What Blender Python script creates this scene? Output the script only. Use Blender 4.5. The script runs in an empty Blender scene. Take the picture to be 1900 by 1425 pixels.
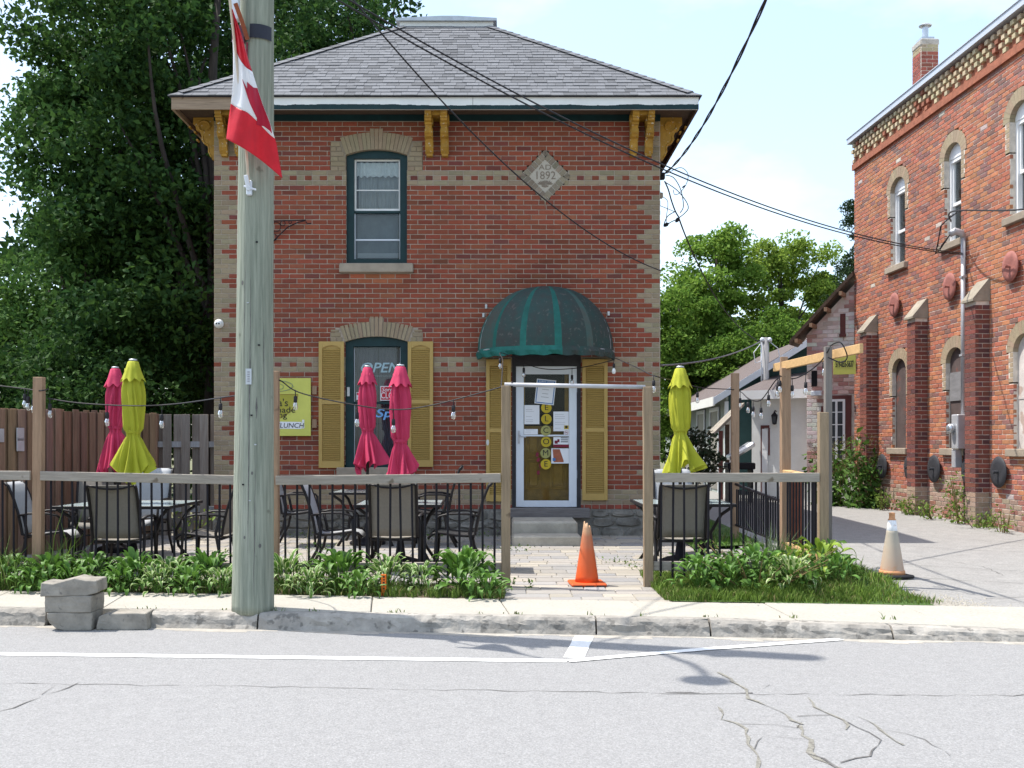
import bpy, bmesh, math, random
import numpy as np
from mathutils import Vector, Matrix, Euler

R = math.radians
rnd = random.Random(11)
S = bpy.context.scene
COL = S.collection

# ------------------------------------------------------------------ camera, world, sun, exposure
FPX, CX, CY, EYE = 1945.0, 935.0, 826.0, 1.38          # focal length and principal point in photo pixels, eye height
cam = bpy.data.cameras.new('camera'); camo = bpy.data.objects.new('camera', cam); COL.objects.link(camo)
camo.location = (0, 0, EYE); camo.rotation_euler = (R(90), 0, 0)
cam.sensor_width = 36; cam.lens = 36 * FPX / 1900
cam.shift_x = (950 - CX) / 1900; cam.shift_y = (CY - 712.5) / 1900
cam.clip_end = 900
S.camera = camo

SUN = Vector((0.47, -0.15, -1.0)).normalized()           # direction the light travels
elev = math.asin(-SUN.z); rot = math.atan2(-SUN.x, -SUN.y)
W = bpy.data.worlds.new('World'); S.world = W; W.use_nodes = True
nt = W.node_tree; bg = nt.nodes['Background']
sky = nt.nodes.new('ShaderNodeTexSky'); sky.sky_type = 'NISHITA'; sky.sun_disc = False
sky.sun_elevation = elev; sky.sun_rotation = rot; sky.air_density = 1.0; sky.dust_density = 1.6; sky.ozone_density = 1.0
tc = nt.nodes.new('ShaderNodeTexCoord')
mp = nt.nodes.new('ShaderNodeMapping'); mp.inputs['Scale'].default_value = (1, 1, 2.2); mp.inputs['Location'].default_value = (0.35, 0, 0.1)
nz = nt.nodes.new('ShaderNodeTexNoise'); nz.inputs['Scale'].default_value = 3.2; nz.inputs['Detail'].default_value = 7; nz.inputs['Roughness'].default_value = 0.55
rp = nt.nodes.new('ShaderNodeValToRGB'); rp.color_ramp.elements[0].position = 0.50; rp.color_ramp.elements[1].position = 0.72
rp.color_ramp.elements[0].color = (0.20, 0.20, 0.20, 1); rp.color_ramp.elements[1].color = (0.72, 0.72, 0.72, 1)
mx = nt.nodes.new('ShaderNodeMix'); mx.data_type = 'RGBA'
mx.inputs[7].default_value = (4.3, 4.9, 5.2, 1)
L = nt.links.new
L(tc.outputs['Generated'], mp.inputs['Vector']); L(mp.outputs['Vector'], nz.inputs['Vector']); L(nz.outputs['Fac'], rp.inputs['Fac'])
L(rp.outputs['Color'], mx.inputs[0]); L(sky.outputs['Color'], mx.inputs[6]); L(mx.outputs[2], bg.inputs['Color'])
bg.inputs['Strength'].default_value = 0.15

sl = bpy.data.lights.new('sun', 'SUN'); so = bpy.data.objects.new('sun', sl); COL.objects.link(so)
sl.energy = 3.3; sl.angle = R(0.53); sl.color = (1.0, 0.955, 0.88)
so.rotation_euler = SUN.to_track_quat('-Z', 'Y').to_euler(); so.location = (-8, 5, 25)

S.view_settings.view_transform = 'Standard'; S.view_settings.look = 'None'
S.view_settings.exposure = 1.12; S.view_settings.gamma = 1.0; S.view_settings.use_curve_mapping = False
S.render.engine = 'CYCLES'
S.cycles.max_bounces = 8; S.cycles.transparent_max_bounces = 16
S.cycles.use_denoising = True

# ------------------------------------------------------------------ measuring and ground
def P(px, py, Y):
    "point seen at photo pixel (px, py) that lies Y metres in front of the camera plane"
    return Vector(((px - CX) / FPX * Y, Y, EYE - (py - CY) / FPX * Y))
def clamp(t, a=0.0, b=1.0): return max(a, min(b, t))
def sm(t): t = clamp(t); return t * t * (3 - 2 * t)
def kerb_y(x): return 8.424 - 0.09 * x            # street edge of the kerb
def walk_y(x): return 9.36 - 0.112 * x            # garden edge of the sidewalk
def G(x, y):
    patio = 0.075 * clamp((y - 10.0) / 5.2)
    drive = 0.17 * sm((y - 8.9) / 9.0)
    t = sm((x - 2.2) / 1.0)
    z = patio * (1 - t) + drive * t
    m = sm((x - 1.5) / 0.8) * (1 - sm((x - 3.35) / 0.5)) * sm((y - walk_y(x)) / 0.9) * (1 - sm((y - (10.02 if x < 3.1 else 10.9)) / (0.25 if x < 3.1 else 1.2)))
    return z + 0.13 * m

# ------------------------------------------------------------------ mesh helpers
class MB:
    def __init__(s): s.v = []; s.f = []; s.m = []; s.c = []; s.hc = False
    def add(s, vs, fs, mi=0, col=None):
        o = len(s.v); s.v += [tuple(p) for p in vs]
        for f in fs: s.f.append(tuple(i + o for i in f)); s.m.append(mi); s.c.append(col)
        if col is not None: s.hc = True
    def box(s, x0, x1, y0, y1, z0, z1, mi=0, col=None, M=None):
        vs = [Vector(p) for p in ((x0,y0,z0),(x1,y0,z0),(x1,y1,z0),(x0,y1,z0),(x0,y0,z1),(x1,y0,z1),(x1,y1,z1),(x0,y1,z1))]
        if M is not None: vs = [M @ p for p in vs]
        s.add(vs, ((0,3,2,1),(4,5,6,7),(0,1,5,4),(1,2,6,5),(2,3,7,6),(3,0,4,7)), mi, col)
    def bbox(s, x0, x1, y0, y1, z0, z1, b=0.004, mi=0, col=None, M=None):
        "box with chamfered edges"
        vs = []
        for (sx, sy, sz) in [(a, c, d) for a in (0, 1) for c in (0, 1) for d in (0, 1)]:
            X = (x0, x1)[sx]; Y = (y0, y1)[sy]; Z = (z0, z1)[sz]
            ix = b * (1 - 2 * sx); iy = b * (1 - 2 * sy); iz = b * (1 - 2 * sz)
            vs += [Vector((X, Y + iy, Z + iz)), Vector((X + ix, Y, Z + iz)), Vector((X + ix, Y + iy, Z))]
        if M is not None: vs = [M @ p for p in vs]
        def V(sx, sy, sz, k): return (sx * 4 + sy * 2 + sz) * 3 + k
        fs = []
        for a in (0, 1):
            q = [V(a,0,0,0), V(a,1,0,0), V(a,1,1,0), V(a,0,1,0)]; fs.append(q if a else q[::-1])
            q = [V(0,a,0,1), V(1,a,0,1), V(1,a,1,1), V(0,a,1,1)]; fs.append(q[::-1] if a else q)
            q = [V(0,0,a,2), V(1,0,a,2), V(1,1,a,2), V(0,1,a,2)]; fs.append(q if a else q[::-1])
        for a in (0, 1):
            for c in (0, 1):
                fl = (a == c)
                q = [V(a,c,0,0), V(a,c,0,1), V(a,c,1,1), V(a,c,1,0)]; fs.append(q if not fl else q[::-1])
                q = [V(0,a,c,1), V(0,a,c,2), V(1,a,c,2), V(1,a,c,1)]; fs.append(q if not fl else q[::-1])
                q = [V(a,0,c,0), V(a,1,c,0), V(a,1,c,2), V(a,0,c,2)]; fs.append(q if not fl else q[::-1])
                for d in (0, 1):
                    q = [V(a,c,d,0), V(a,c,d,1), V(a,c,d,2)]; fs.append(q if (a + c + d) % 2 else q[::-1])
        s.add(vs, fs, mi, col)
    def brick(s, x0, x1, z0, z1, yf, d=0.05, b=0.004, col=None, mi=0, j=None):
        "brick lying in a wall that faces -y, chamfered front"
        jj = (lambda: j.uniform(-0.0016, 0.0016)) if j else (lambda: 0)
        q = [(x0+jj(), z0+jj()), (x1+jj(), z0+jj()), (x1+jj(), z1+jj()), (x0+jj(), z1+jj())]
        k = [(b, b), (-b, b), (-b, -b), (b, -b)]
        vs = [(q[i][0]+k[i][0], yf+jj()*0.5, q[i][1]+k[i][1]) for i in range(4)] + [(q[i][0], yf+b, q[i][1]) for i in range(4)] + [(q[i][0], yf+d, q[i][1]) for i in range(4)]
        fs = [(0,1,2,3)] + [(i+4, (i+1)%4+4, (i+1)%4, i) for i in range(4)] + [(i+8, (i+1)%4+8, (i+1)%4+4, i+4) for i in range(4)]
        s.add(vs, fs, mi, col)
    def prism(s, poly, d0, d1, ax='y', mi=0, col=None, M=None):
        "extrude a 2D polygon; ax y: poly is (x, z); ax x: poly is (y, z); ax z: poly is (x, y)"
        n = len(poly)
        def mk(p, d):
            return Vector((p[0], d, p[1])) if ax == 'y' else Vector((d, p[0], p[1])) if ax == 'x' else Vector((p[0], p[1], d))
        vs = [mk(p, d0) for p in poly] + [mk(p, d1) for p in poly]
        if M is not None: vs = [M @ p for p in vs]
        fs = [tuple(range(n)), tuple(range(2*n-1, n-1, -1))] + [(i, i+n, (i+1)%n+n, (i+1)%n) for i in range(n)]
        s.add(vs, fs, mi, col)
    def tube(s, pts, r, n=8, mi=0, col=None, flat=1.0):
        pts = [Vector(p) for p in pts]; k = len(pts)
        rs = r if isinstance(r, (list, tuple)) else [r] * k
        vs = []; up = None
        for i, p in enumerate(pts):
            t = (pts[min(i+1, k-1)] - pts[max(i-1, 0)]).normalized()
            if up is None: up = Vector((0, 0, 1)) if abs(t.z) < 0.9 else Vector((1, 0, 0))
            a = t.cross(up).normalized(); b = a.cross(t).normalized(); up = b
            for j in range(n):
                an = 2 * math.pi * j / n
                vs.append(p + a * math.cos(an) * rs[i] + b * math.sin(an) * rs[i] * flat)
        fs = [(i*n+j, i*n+(j+1)%n, (i+1)*n+(j+1)%n, (i+1)*n+j) for i in range(k-1) for j in range(n)]
        fs += [tuple(range(n-1, -1, -1)), tuple(range((k-1)*n, k*n))]
        s.add(vs, fs, mi, col)
    def lathe(s, prof, n=24, c=(0, 0, 0), mi=0, col=None, rf=None):
        vs = []; k = len(prof)
        for i, (r, z) in enumerate(prof):
            for j in range(n):
                a = 2 * math.pi * j / n
                rr, zz = (r, z) if rf is None else rf(i, j, a, r, z)
                vs.append((c[0] + rr * math.cos(a), c[1] + rr * math.sin(a), c[2] + zz))
        fs = [(i*n+j, i*n+(j+1)%n, (i+1)*n+(j+1)%n, (i+1)*n+j) for i in range(k-1) for j in range(n)]
        fs += [tuple(range(n-1, -1, -1)), tuple(range((k-1)*n, k*n))]
        s.add(vs, fs, mi, col)
    def grid(s, xs, ys, zf, mi=0):
        vs = [(x, y, zf(x, y)) for y in ys for x in xs]; n = len(xs)
        s.add(vs, [(j*n+i, j*n+i+1, (j+1)*n+i+1, (j+1)*n+i) for j in range(len(ys)-1) for i in range(n-1)], mi)
    def mesh(s, name, mats, smooth=False):
        me = bpy.data.meshes.new(name); me.from_pydata(s.v, [], s.f)
        for m in (mats if isinstance(mats, (list, tuple)) else [mats]): me.materials.append(m)
        me.polygons.foreach_set('material_index', s.m)
        if smooth: me.polygons.foreach_set('use_smooth', [True] * len(s.f))
        if s.hc:
            at = me.attributes.new('col', 'FLOAT_COLOR', 'FACE')
            buf = []
            for c in s.c: buf += list(c if c is not None else (1, 1, 1))[:3] + [1.0]
            at.data.foreach_set('color', buf)
        me.update(); return me
    def build(s, name, mats, parent=None, smooth=False, loc=(0, 0, 0), rz=0.0):
        return link(name, s.mesh(name, mats, smooth), parent, loc, rz)

def link(name, data, parent=None, loc=(0, 0, 0), rz=0.0):
    o = bpy.data.objects.new(name, data); COL.objects.link(o)
    o.location = loc
    if rz: o.rotation_euler = (0, 0, rz)
    if parent is not None: o.parent = parent
    return o
def thing(name, label, cat, loc=(0, 0, 0), rz=0.0, group=None):
    o = link(name, None, None, loc, rz); o.empty_display_size = 0.1
    return tag(o, label, cat, group)
def tag(o, label, cat, group=None):
    o['label'] = label; o['category'] = cat
    if group: o['group'] = group
    return o
def struct(o, label=None):
    o['kind'] = 'structure'
    if label: o['label'] = label
    return o
def stuff(o): o['kind'] = 'stuff'; return o
def dup(o, parent=None, loc=None, rz=None):
    c = o.copy(); COL.objects.link(c)
    if parent is not None: c.parent = parent
    if loc is not None: c.location = loc
    if rz is not None: c.rotation_euler = (0, 0, rz)
    for ch in o.children: dup(ch, c)
    return c
def text(body, size, loc, mt, parent=None, rx=R(90), rz=0.0, name='lettering', ext=0.0015, sx=1.0, shear=0.0, align='CENTER', ry=0.0, bold=0.0):
    cu = bpy.data.curves.new(name, 'FONT'); cu.body = body; cu.size = size; cu.extrude = ext; cu.offset = bold
    cu.align_x = align; cu.align_y = 'CENTER'; cu.shear = shear; cu.materials.append(mt); cu.resolution_u = 3
    return font_mesh(name, cu, loc, (rx, ry, rz), sx, parent)
def font_mesh(name, cu, loc, rot, sx, parent):
    t = bpy.data.objects.new(name, cu); me = bpy.data.meshes.new_from_object(t); me.name = name
    bpy.data.objects.remove(t); bpy.data.curves.remove(cu)
    o = link(name, me, parent, loc); o.rotation_euler = rot; o.scale = (sx, 1, 1); return o

# ------------------------------------------------------------------ materials
def mat(name, col, rough=0.8, var=0.18, scale=6.0, bump=0.0, stretch=(1, 1, 1), col2=None, metal=0.0, attr=None,
        spec=0.3, big=0.0, bscale=None, speck=None, trans=0.0, coat=0.0):
    m = bpy.data.materials.new(name); m.use_nodes = True; t = m.node_tree; N = t.nodes.new; Lk = t.links.new
    b = t.nodes['Principled BSDF']; b.inputs['Roughness'].default_value = rough; b.inputs['Metallic'].default_value = metal
    b.inputs['Specular IOR Level'].default_value = spec
    if coat: b.inputs['Coat Weight'].default_value = coat
    co = N('ShaderNodeTexCoord'); oi = N('ShaderNodeObjectInfo')
    mu = N('ShaderNodeMath'); mu.operation = 'MULTIPLY'; mu.inputs[1].default_value = 37.0; Lk(oi.outputs['Random'], mu.inputs[0])
    ad = N('ShaderNodeVectorMath'); ad.operation = 'ADD'; Lk(co.outputs['Object'], ad.inputs[0]); Lk(mu.outputs[0], ad.inputs[1])
    ma = N('ShaderNodeMapping'); ma.inputs['Scale'].default_value = stretch; Lk(ad.outputs[0], ma.inputs['Vector'])
    n1 = N('ShaderNodeTexNoise'); n1.inputs['Scale'].default_value = scale; n1.inputs['Detail'].default_value = 6; n1.inputs['Roughness'].default_value = 0.62
    Lk(ma.outputs[0], n1.inputs['Vector'])
    r = N('ShaderNodeValToRGB'); r.color_ramp.elements[0].position = 0.30; r.color_ramp.elements[1].position = 0.70
    c2 = col2 if col2 else tuple(min(1, c * (1 + var)) for c in col)
    c1 = col if col2 else tuple(c * (1 - var) for c in col)
    r.color_ramp.elements[0].color = (*c1, 1); r.color_ramp.elements[1].color = (*c2, 1)
    Lk(n1.outputs['Fac'], r.inputs['Fac']); out = r.outputs['Color']
    def mul(a, bsock=None, val=None, fac=1.0, mode='MULTIPLY'):
        x = N('ShaderNodeMix'); x.data_type = 'RGBA'; x.blend_type = mode; x.inputs[0].default_value = fac; Lk(a, x.inputs[6])
        if bsock is not None: Lk(bsock, x.inputs[7])
        else: x.inputs[7].default_value = val
        return x
    if big:
        n2 = N('ShaderNodeTexNoise'); n2.inputs['Scale'].default_value = scale * 0.12; n2.inputs['Detail'].default_value = 4; Lk(ma.outputs[0], n2.inputs['Vector'])
        r2 = N('ShaderNodeValToRGB'); r2.color_ramp.elements[0].position = 0.32; r2.color_ramp.elements[1].position = 0.68
        r2.color_ramp.elements[0].color = (1 - big, 1 - big, 1 - big, 1); r2.color_ramp.elements[1].color = (1, 1, 1, 1)
        Lk(n2.outputs['Fac'], r2.inputs['Fac']); out = mul(out, r2.outputs['Color']).outputs[2]
    if speck:                                       # (scale, threshold, colour, amount)
        n3 = N('ShaderNodeTexNoise'); n3.inputs['Scale'].default_value = speck[0]; n3.inputs['Detail'].default_value = 3; Lk(co.outputs['Object'], n3.inputs['Vector'])
        r3 = N('ShaderNodeValToRGB'); r3.color_ramp.elements[0].position = speck[1]; r3.color_ramp.elements[1].position = speck[1] + 0.06
        r3.color_ramp.elements[0].color = (0, 0, 0, 1); r3.color_ramp.elements[1].color = (speck[3],) * 3 + (1,)
        Lk(n3.outputs['Fac'], r3.inputs['Fac'])
        x = mul(out, None, (*speck[2], 1), 1.0, 'MIX'); Lk(r3.outputs['Color'], x.inputs[0]); out = x.outputs[2]
    if attr == 'face':
        a = N('ShaderNodeAttribute'); a.attribute_name = 'col'; out = mul(out, a.outputs['Color']).outputs[2]
    elif attr == 'object':
        out = mul(out, oi.outputs['Color']).outputs[2]
    Lk(out, b.inputs['Base Color'])
    if bump:
        n4 = N('ShaderNodeTexNoise'); n4.inputs['Scale'].default_value = bscale or scale * 5; n4.inputs['Detail'].default_value = 5; Lk(ma.outputs[0], n4.inputs['Vector'])
        bp = N('ShaderNodeBump'); bp.inputs['Strength'].default_value = bump; bp.inputs['Distance'].default_value = 0.01
        Lk(n4.outputs['Fac'], bp.inputs['Height']); Lk(bp.outputs['Normal'], b.inputs['Normal'])
    if trans:
        tr = N('ShaderNodeBsdfTranslucent'); Lk(out, tr.inputs['Color']); ms = N('ShaderNodeMixShader'); ms.inputs[0].default_value = trans
        Lk(b.outputs[0], ms.inputs[1]); Lk(tr.outputs[0], ms.inputs[2]); Lk(ms.outputs[0], t.nodes['Material Output'].inputs['Surface'])
    return m
def glass(name, tint=(0.9, 0.95, 0.95), refl=0.10):
    m = bpy.data.materials.new(name); m.use_nodes = True; t = m.node_tree; N = t.nodes.new; Lk = t.links.new
    t.nodes.remove(t.nodes['Principled BSDF'])
    tr = N('ShaderNodeBsdfTransparent'); tr.inputs['Color'].default_value = (*tint, 1)
    gl = N('ShaderNodeBsdfGlossy'); gl.inputs['Roughness'].default_value = 0.03
    fr = N('ShaderNodeLayerWeight'); fr.inputs['Blend'].default_value = 0.35
    mr = N('ShaderNodeMapRange'); mr.inputs['To Min'].default_value = refl; mr.inputs['To Max'].default_value = 0.9; Lk(fr.outputs['Fresnel'], mr.inputs['Value'])
    mr.inputs['From Min'].default_value = 0.06
    ms = N('ShaderNodeMixShader'); Lk(mr.outputs[0], ms.inputs[0]); Lk(tr.outputs[0], ms.inputs[1]); Lk(gl.outputs[0], ms.inputs[2])
    Lk(ms.outputs[0], t.nodes['Material Output'].inputs['Surface']); return m

WHITE = (1, 1, 1)
def fade_mat(name, stops, rough=0.55):
    "sun-faded plastic: colour changes with height on the object itself"
    m = bpy.data.materials.new(name); m.use_nodes = True; t = m.node_tree; N = t.nodes.new; Lk = t.links.new; b = t.nodes['Principled BSDF']
    b.inputs['Roughness'].default_value = rough; b.inputs['Specular IOR Level'].default_value = 0.3
    co = N('ShaderNodeTexCoord'); sx = N('ShaderNodeSeparateXYZ'); Lk(co.outputs['Object'], sx.inputs[0])
    n1 = N('ShaderNodeTexNoise'); n1.inputs['Scale'].default_value = 9; n1.inputs['Detail'].default_value = 6; Lk(co.outputs['Object'], n1.inputs['Vector'])
    a = N('ShaderNodeMath'); a.operation = 'MULTIPLY_ADD'; a.inputs[1].default_value = 0.28; a.inputs[2].default_value = -0.14; Lk(n1.outputs['Fac'], a.inputs[0])
    c = N('ShaderNodeMath'); c.operation = 'ADD'; Lk(sx.outputs['Z'], c.inputs[0]); Lk(a.outputs[0], c.inputs[1])
    d = N('ShaderNodeMath'); d.operation = 'DIVIDE'; d.inputs[1].default_value = 0.65; Lk(c.outputs[0], d.inputs[0])
    r = N('ShaderNodeValToRGB'); Lk(d.outputs[0], r.inputs['Fac']); e = r.color_ramp.elements
    e[0].position, e[0].color = stops[0][0], (*stops[0][1], 1); e[1].position, e[1].color = stops[-1][0], (*stops[-1][1], 1)
    for p, q in stops[1:-1]: k = e.new(p); k.color = (*q, 1)
    Lk(r.outputs['Color'], b.inputs['Base Color']); return m
M = {}
M['asphalt'] = mat('worn_asphalt', (0.245, 0.242, 0.240), 0.92, 0.26, 85, 0.5, big=0.07, bscale=90, speck=(120, 0.61, (0.40, 0.395, 0.385), 0.5))
M['drive'] = mat('driveway_asphalt', (0.262, 0.254, 0.243), 0.93, 0.24, 50, 0.5, big=0.12, bscale=60, speck=(5, 0.60, (0.29, 0.28, 0.265), 0.5))
M['crack'] = mat('crack_filler', (0.115, 0.11, 0.105), 0.95, 0.4, 20, 0.3)
M['crack_pale'] = mat('crack_grit', (0.16, 0.15, 0.13), 0.95, 0.3, 45, 1.0, col2=(0.33, 0.315, 0.27))
M['line'] = mat('white_road_paint', (0.74, 0.74, 0.72), 0.7, 0.10, 12, 0.2, speck=(40, 0.64, (0.42, 0.42, 0.41), 0.7))
M['slab'] = mat('sidewalk_concrete', (0.365, 0.343, 0.298), 0.9, 0.12, 40, 0.35, big=0.07, bscale=60, speck=(2.5, 0.58, (0.33, 0.31, 0.27), 0.45))
M['kerb'] = mat('kerb_concrete', (0.34, 0.315, 0.28), 0.95, 0.3, 7, 1.0, big=0.3, bscale=22, speck=(11, 0.58, (0.15, 0.14, 0.125), 0.85))
M['block'] = mat('broken_concrete', (0.30, 0.275, 0.235), 0.95, 0.28, 6, 1.0, big=0.25, bscale=18, speck=(16, 0.62, (0.13, 0.12, 0.11), 0.7))
M['paver'] = mat('paver', (1.0, 1.0, 1.0), 0.9, 0.10, 9, 0.35, attr='object', bscale=40)
M['paverf'] = mat('paver_far', (1.0, 1.0, 1.0), 0.9, 0.10, 9, 0.35, attr='face', bscale=40)
M['sand'] = mat('joint_sand', (0.27, 0.25, 0.21), 0.95, 0.3, 12, 0.5)
M['soil'] = mat('soil', (0.085, 0.065, 0.045), 0.97, 0.4, 9, 1.0, col2=(0.13, 0.10, 0.07))
M['ground'] = mat('field_ground', (0.10, 0.12, 0.05), 0.95, 0.3, 1.2, 0.4, col2=(0.16, 0.14, 0.08))
M['brick'] = mat('brick', WHITE, 0.88, 0.16, 14, 0.55, attr='object', bscale=55)
M['brickf'] = mat('brick_joined', WHITE, 0.88, 0.16, 14, 0.55, attr='face', bscale=55)
M['mortar'] = mat('mortar', (0.37, 0.305, 0.245), 0.95, 0.18, 12, 0.5, bscale=60)
M['mortar2'] = mat('mortar_pale', (0.60, 0.54, 0.47), 0.95, 0.2, 10, 0.5, bscale=60)
M['stone'] = mat('rubble_stone', (0.215, 0.20, 0.175), 0.93, 0.4, 6, 1.0, big=0.2, bscale=20)
M['sill'] = mat('sill_stone', (0.33, 0.275, 0.215), 0.9, 0.15, 6, 0.4, big=0.2)
M['tablet'] = mat('date_stone', (0.42, 0.375, 0.31), 0.9, 0.10, 8, 0.3)
M['carve'] = mat('carved_shade', (0.20, 0.16, 0.125), 0.9, 0.1, 8)
M['shingle'] = mat('shingle', WHITE, 0.93, 0.16, 25, 0.6, attr='object', bscale=120)
M['shinglef'] = mat('shingle_joined', WHITE, 0.93, 0.16, 25, 0.6, attr='face', bscale=120)
M['roofbase'] = mat('roof_base', (0.14, 0.14, 0.15), 0.95, 0.2, 20, 0.5)
M['zinc'] = mat('galvanised', (0.46, 0.48, 0.50), 0.45, 0.12, 8, 0.1, metal=0.6)
M['green'] = mat('green_paint', (0.004, 0.026, 0.029), 0.5, 0.25, 9, 0.15, spec=0.3)
M['white'] = mat('white_paint', (0.72, 0.72, 0.70), 0.5, 0.06, 5, 0.1)
M['vinyl'] = mat('white_vinyl', (0.76, 0.77, 0.78), 0.4, 0.04, 5)
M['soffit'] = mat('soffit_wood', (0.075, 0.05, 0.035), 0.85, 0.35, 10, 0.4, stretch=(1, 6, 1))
M['rawwood'] = mat('bare_fascia_wood', (0.30, 0.22, 0.155), 0.85, 0.25, 5, 0.4, stretch=(0.6, 6, 10), speck=(6, 0.66, (0.10, 0.065, 0.04), 0.7))
M['ochre'] = mat('ochre_paint', (0.36, 0.20, 0.032), 0.55, 0.22, 9, 0.25, big=0.25)
M['ochrebr'] = mat('flaking_ochre_paint', (0.40, 0.215, 0.03), 0.6, 0.2, 9, 0.3, big=0.3, speck=(26, 0.63, (0.5, 0.46, 0.38), 0.8))
M['shutter'] = mat('shutter_ochre', (0.41, 0.275, 0.085), 0.5, 0.06, 5, 0.05)
M['curtain'] = mat('lace_curtain', (0.55, 0.56, 0.55), 0.9, 0.14, 20, 0.3)
M['curtain2'] = mat('grey_curtain', (0.10, 0.095, 0.125), 0.9, 0.2, 8, 0.2, stretch=(8, 8, 0.5))
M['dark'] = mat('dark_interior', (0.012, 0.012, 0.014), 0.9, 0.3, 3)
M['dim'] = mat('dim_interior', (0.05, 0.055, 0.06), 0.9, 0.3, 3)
M['glass'] = glass('window_glass', (0.9, 0.93, 0.93), 0.035)
M['doorglass'] = glass('door_glass', (0.92, 0.94, 0.92), 0.012)
M['bulbglass'] = glass('bulb_glass', (0.92, 0.93, 0.94), 0.25)
M['alu'] = mat('white_aluminium', (0.62, 0.66, 0.72), 0.38, 0.03, 4, spec=0.5)
M['canvas'] = mat('awning_canvas', (0.012, 0.12, 0.10), 0.7, 0.25, 5, 0.25, big=0.2)
M['canvas_old'] = mat('mildewed_canvas', (0.024, 0.07, 0.064), 0.8, 0.3, 4, 0.3, col2=(0.05, 0.05, 0.047), big=0.2, speck=(19, 0.60, (0.13, 0.12, 0.105), 0.4), stretch=(1.4, 1.4, 0.7))
M['canvas_mid'] = mat('faded_canvas', (0.03, 0.095, 0.085), 0.78, 0.25, 4, 0.3, col2=(0.075, 0.07, 0.06), speck=(32, 0.66, (0.2, 0.18, 0.14), 0.3), stretch=(1.4, 1.4, 0.7))
M['pole'] = mat('treated_pole_wood', (0.20, 0.225, 0.175), 0.9, 0.22, 6, 1.0, stretch=(7, 7, 0.28), bscale=14, big=0.28, col2=(0.39, 0.41, 0.33), speck=(7, 0.69, (0.09, 0.088, 0.065), 0.65))
M['black'] = mat('black_metal', (0.010, 0.009, 0.013), 0.55, 0.2, 8, spec=0.2)
M['cable'] = mat('black_cable', (0.018, 0.017, 0.02), 0.6, 0.2, 8)
M['cable_grey'] = mat('grey_cable', (0.16, 0.15, 0.15), 0.6, 0.2, 8)
M['postwood'] = mat('cedar_post', (0.30, 0.195, 0.125), 0.85, 0.22, 6, 0.5, stretch=(6, 6, 0.5), bscale=20, speck=(5, 0.70, (0.10, 0.06, 0.035), 0.8))
M['postgrey'] = mat('weathered_post', (0.27, 0.20, 0.13), 0.88, 0.22, 6, 0.5, stretch=(6, 6, 0.5), bscale=20, speck=(5, 0.70, (0.09, 0.06, 0.04), 0.8))
M['railwood'] = mat('weathered_rail', (0.30, 0.265, 0.225), 0.88, 0.2, 6, 0.5, stretch=(0.6, 6, 6), bscale=20, speck=(5, 0.69, (0.12, 0.09, 0.06), 0.8))
M['beam'] = mat('new_pine', (0.50, 0.32, 0.15), 0.8, 0.15, 5, 0.3, stretch=(6, 0.6, 6))
M['board'] = mat('brown_board', (0.20, 0.126, 0.088), 0.88, 0.25, 6, 0.5, stretch=(6, 6, 0.4), bscale=18, attr='object')
M['red'] = mat('red_nylon', (0.62, 0.018, 0.035), 0.5, 0.12, 6, 0.25, trans=0.25)
M['flagwhite'] = mat('white_nylon', (0.82, 0.82, 0.84), 0.5, 0.05, 6, 0.25, trans=0.25)
M['leafred'] = mat('maple_red', (0.36, 0.006, 0.03), 0.55, 0.12, 6, 0.2)
M['pink'] = mat('pink_canvas', (0.52, 0.04, 0.105), 0.75, 0.12, 5, 0.2, trans=0.12)
M['lime'] = mat('lime_canvas', (0.40, 0.41, 0.03), 0.75, 0.10, 5, 0.2, trans=0.12)
M['sling'] = mat('taupe_sling', (0.245, 0.222, 0.19), 0.8, 0.07, 40, 0.3, trans=0.15)
M['slinglight'] = mat('pale_sling', (0.36, 0.37, 0.385), 0.75, 0.06, 40, 0.3, trans=0.1)
M['bronze'] = mat('dark_bronze_frame', (0.016, 0.0135, 0.014), 0.5, 0.2, 8, spec=0.25)
M['tableglass'] = mat('frosted_table_top', (0.42, 0.50, 0.50), 0.12, 0.05, 4, spec=0.6)
M['cone'] = fade_mat('orange_pvc', [(0.15, (0.62, 0.095, 0.02)), (0.45, (0.55, 0.11, 0.035)), (0.72, (0.44, 0.16, 0.08)), (0.92, (0.50, 0.31, 0.18))])
M['coneold'] = fade_mat('faded_cone_pvc', [(0.05, (0.50, 0.24, 0.13)), (0.16, (0.46, 0.33, 0.24)), (0.5, (0.44, 0.37, 0.29)), (0.75, (0.36, 0.33, 0.27))], 0.65)
M['conetop'] = mat('sun_bleached_orange', (0.55, 0.26, 0.12), 0.6, 0.12, 6)
M['conebase'] = mat('black_rubber', (0.02, 0.02, 0.022), 0.7, 0.3, 8)
M['reflect'] = mat('white_sleeve', (0.75, 0.75, 0.76), 0.45, 0.12, 10, speck=(9, 0.62, (0.4, 0.2, 0.12), 0.7))
M['stake'] = mat('orange_stake', (0.75, 0.16, 0.015), 0.6, 0.1, 9)
M['yellowsign'] = mat('yellow_green_sign', (0.52, 0.52, 0.11), 0.5, 0.08, 3)
M['bowl'] = mat('olive_print', (0.36, 0.33, 0.04), 0.5, 0.1, 3)
M['blue'] = mat('blue_print', (0.04, 0.14, 0.35), 0.5, 0.1, 3)
M['paper'] = mat('white_paper', (0.70, 0.71, 0.74), 0.8, 0.03, 4)
M['ink'] = mat('black_ink', (0.015, 0.015, 0.02), 0.7, 0.1, 4)
M['greyink'] = mat('grey_print', (0.28, 0.28, 0.30), 0.7, 0.1, 4)
M['signred'] = mat('red_sign', (0.42, 0.015, 0.03), 0.5, 0.08, 4)
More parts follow.
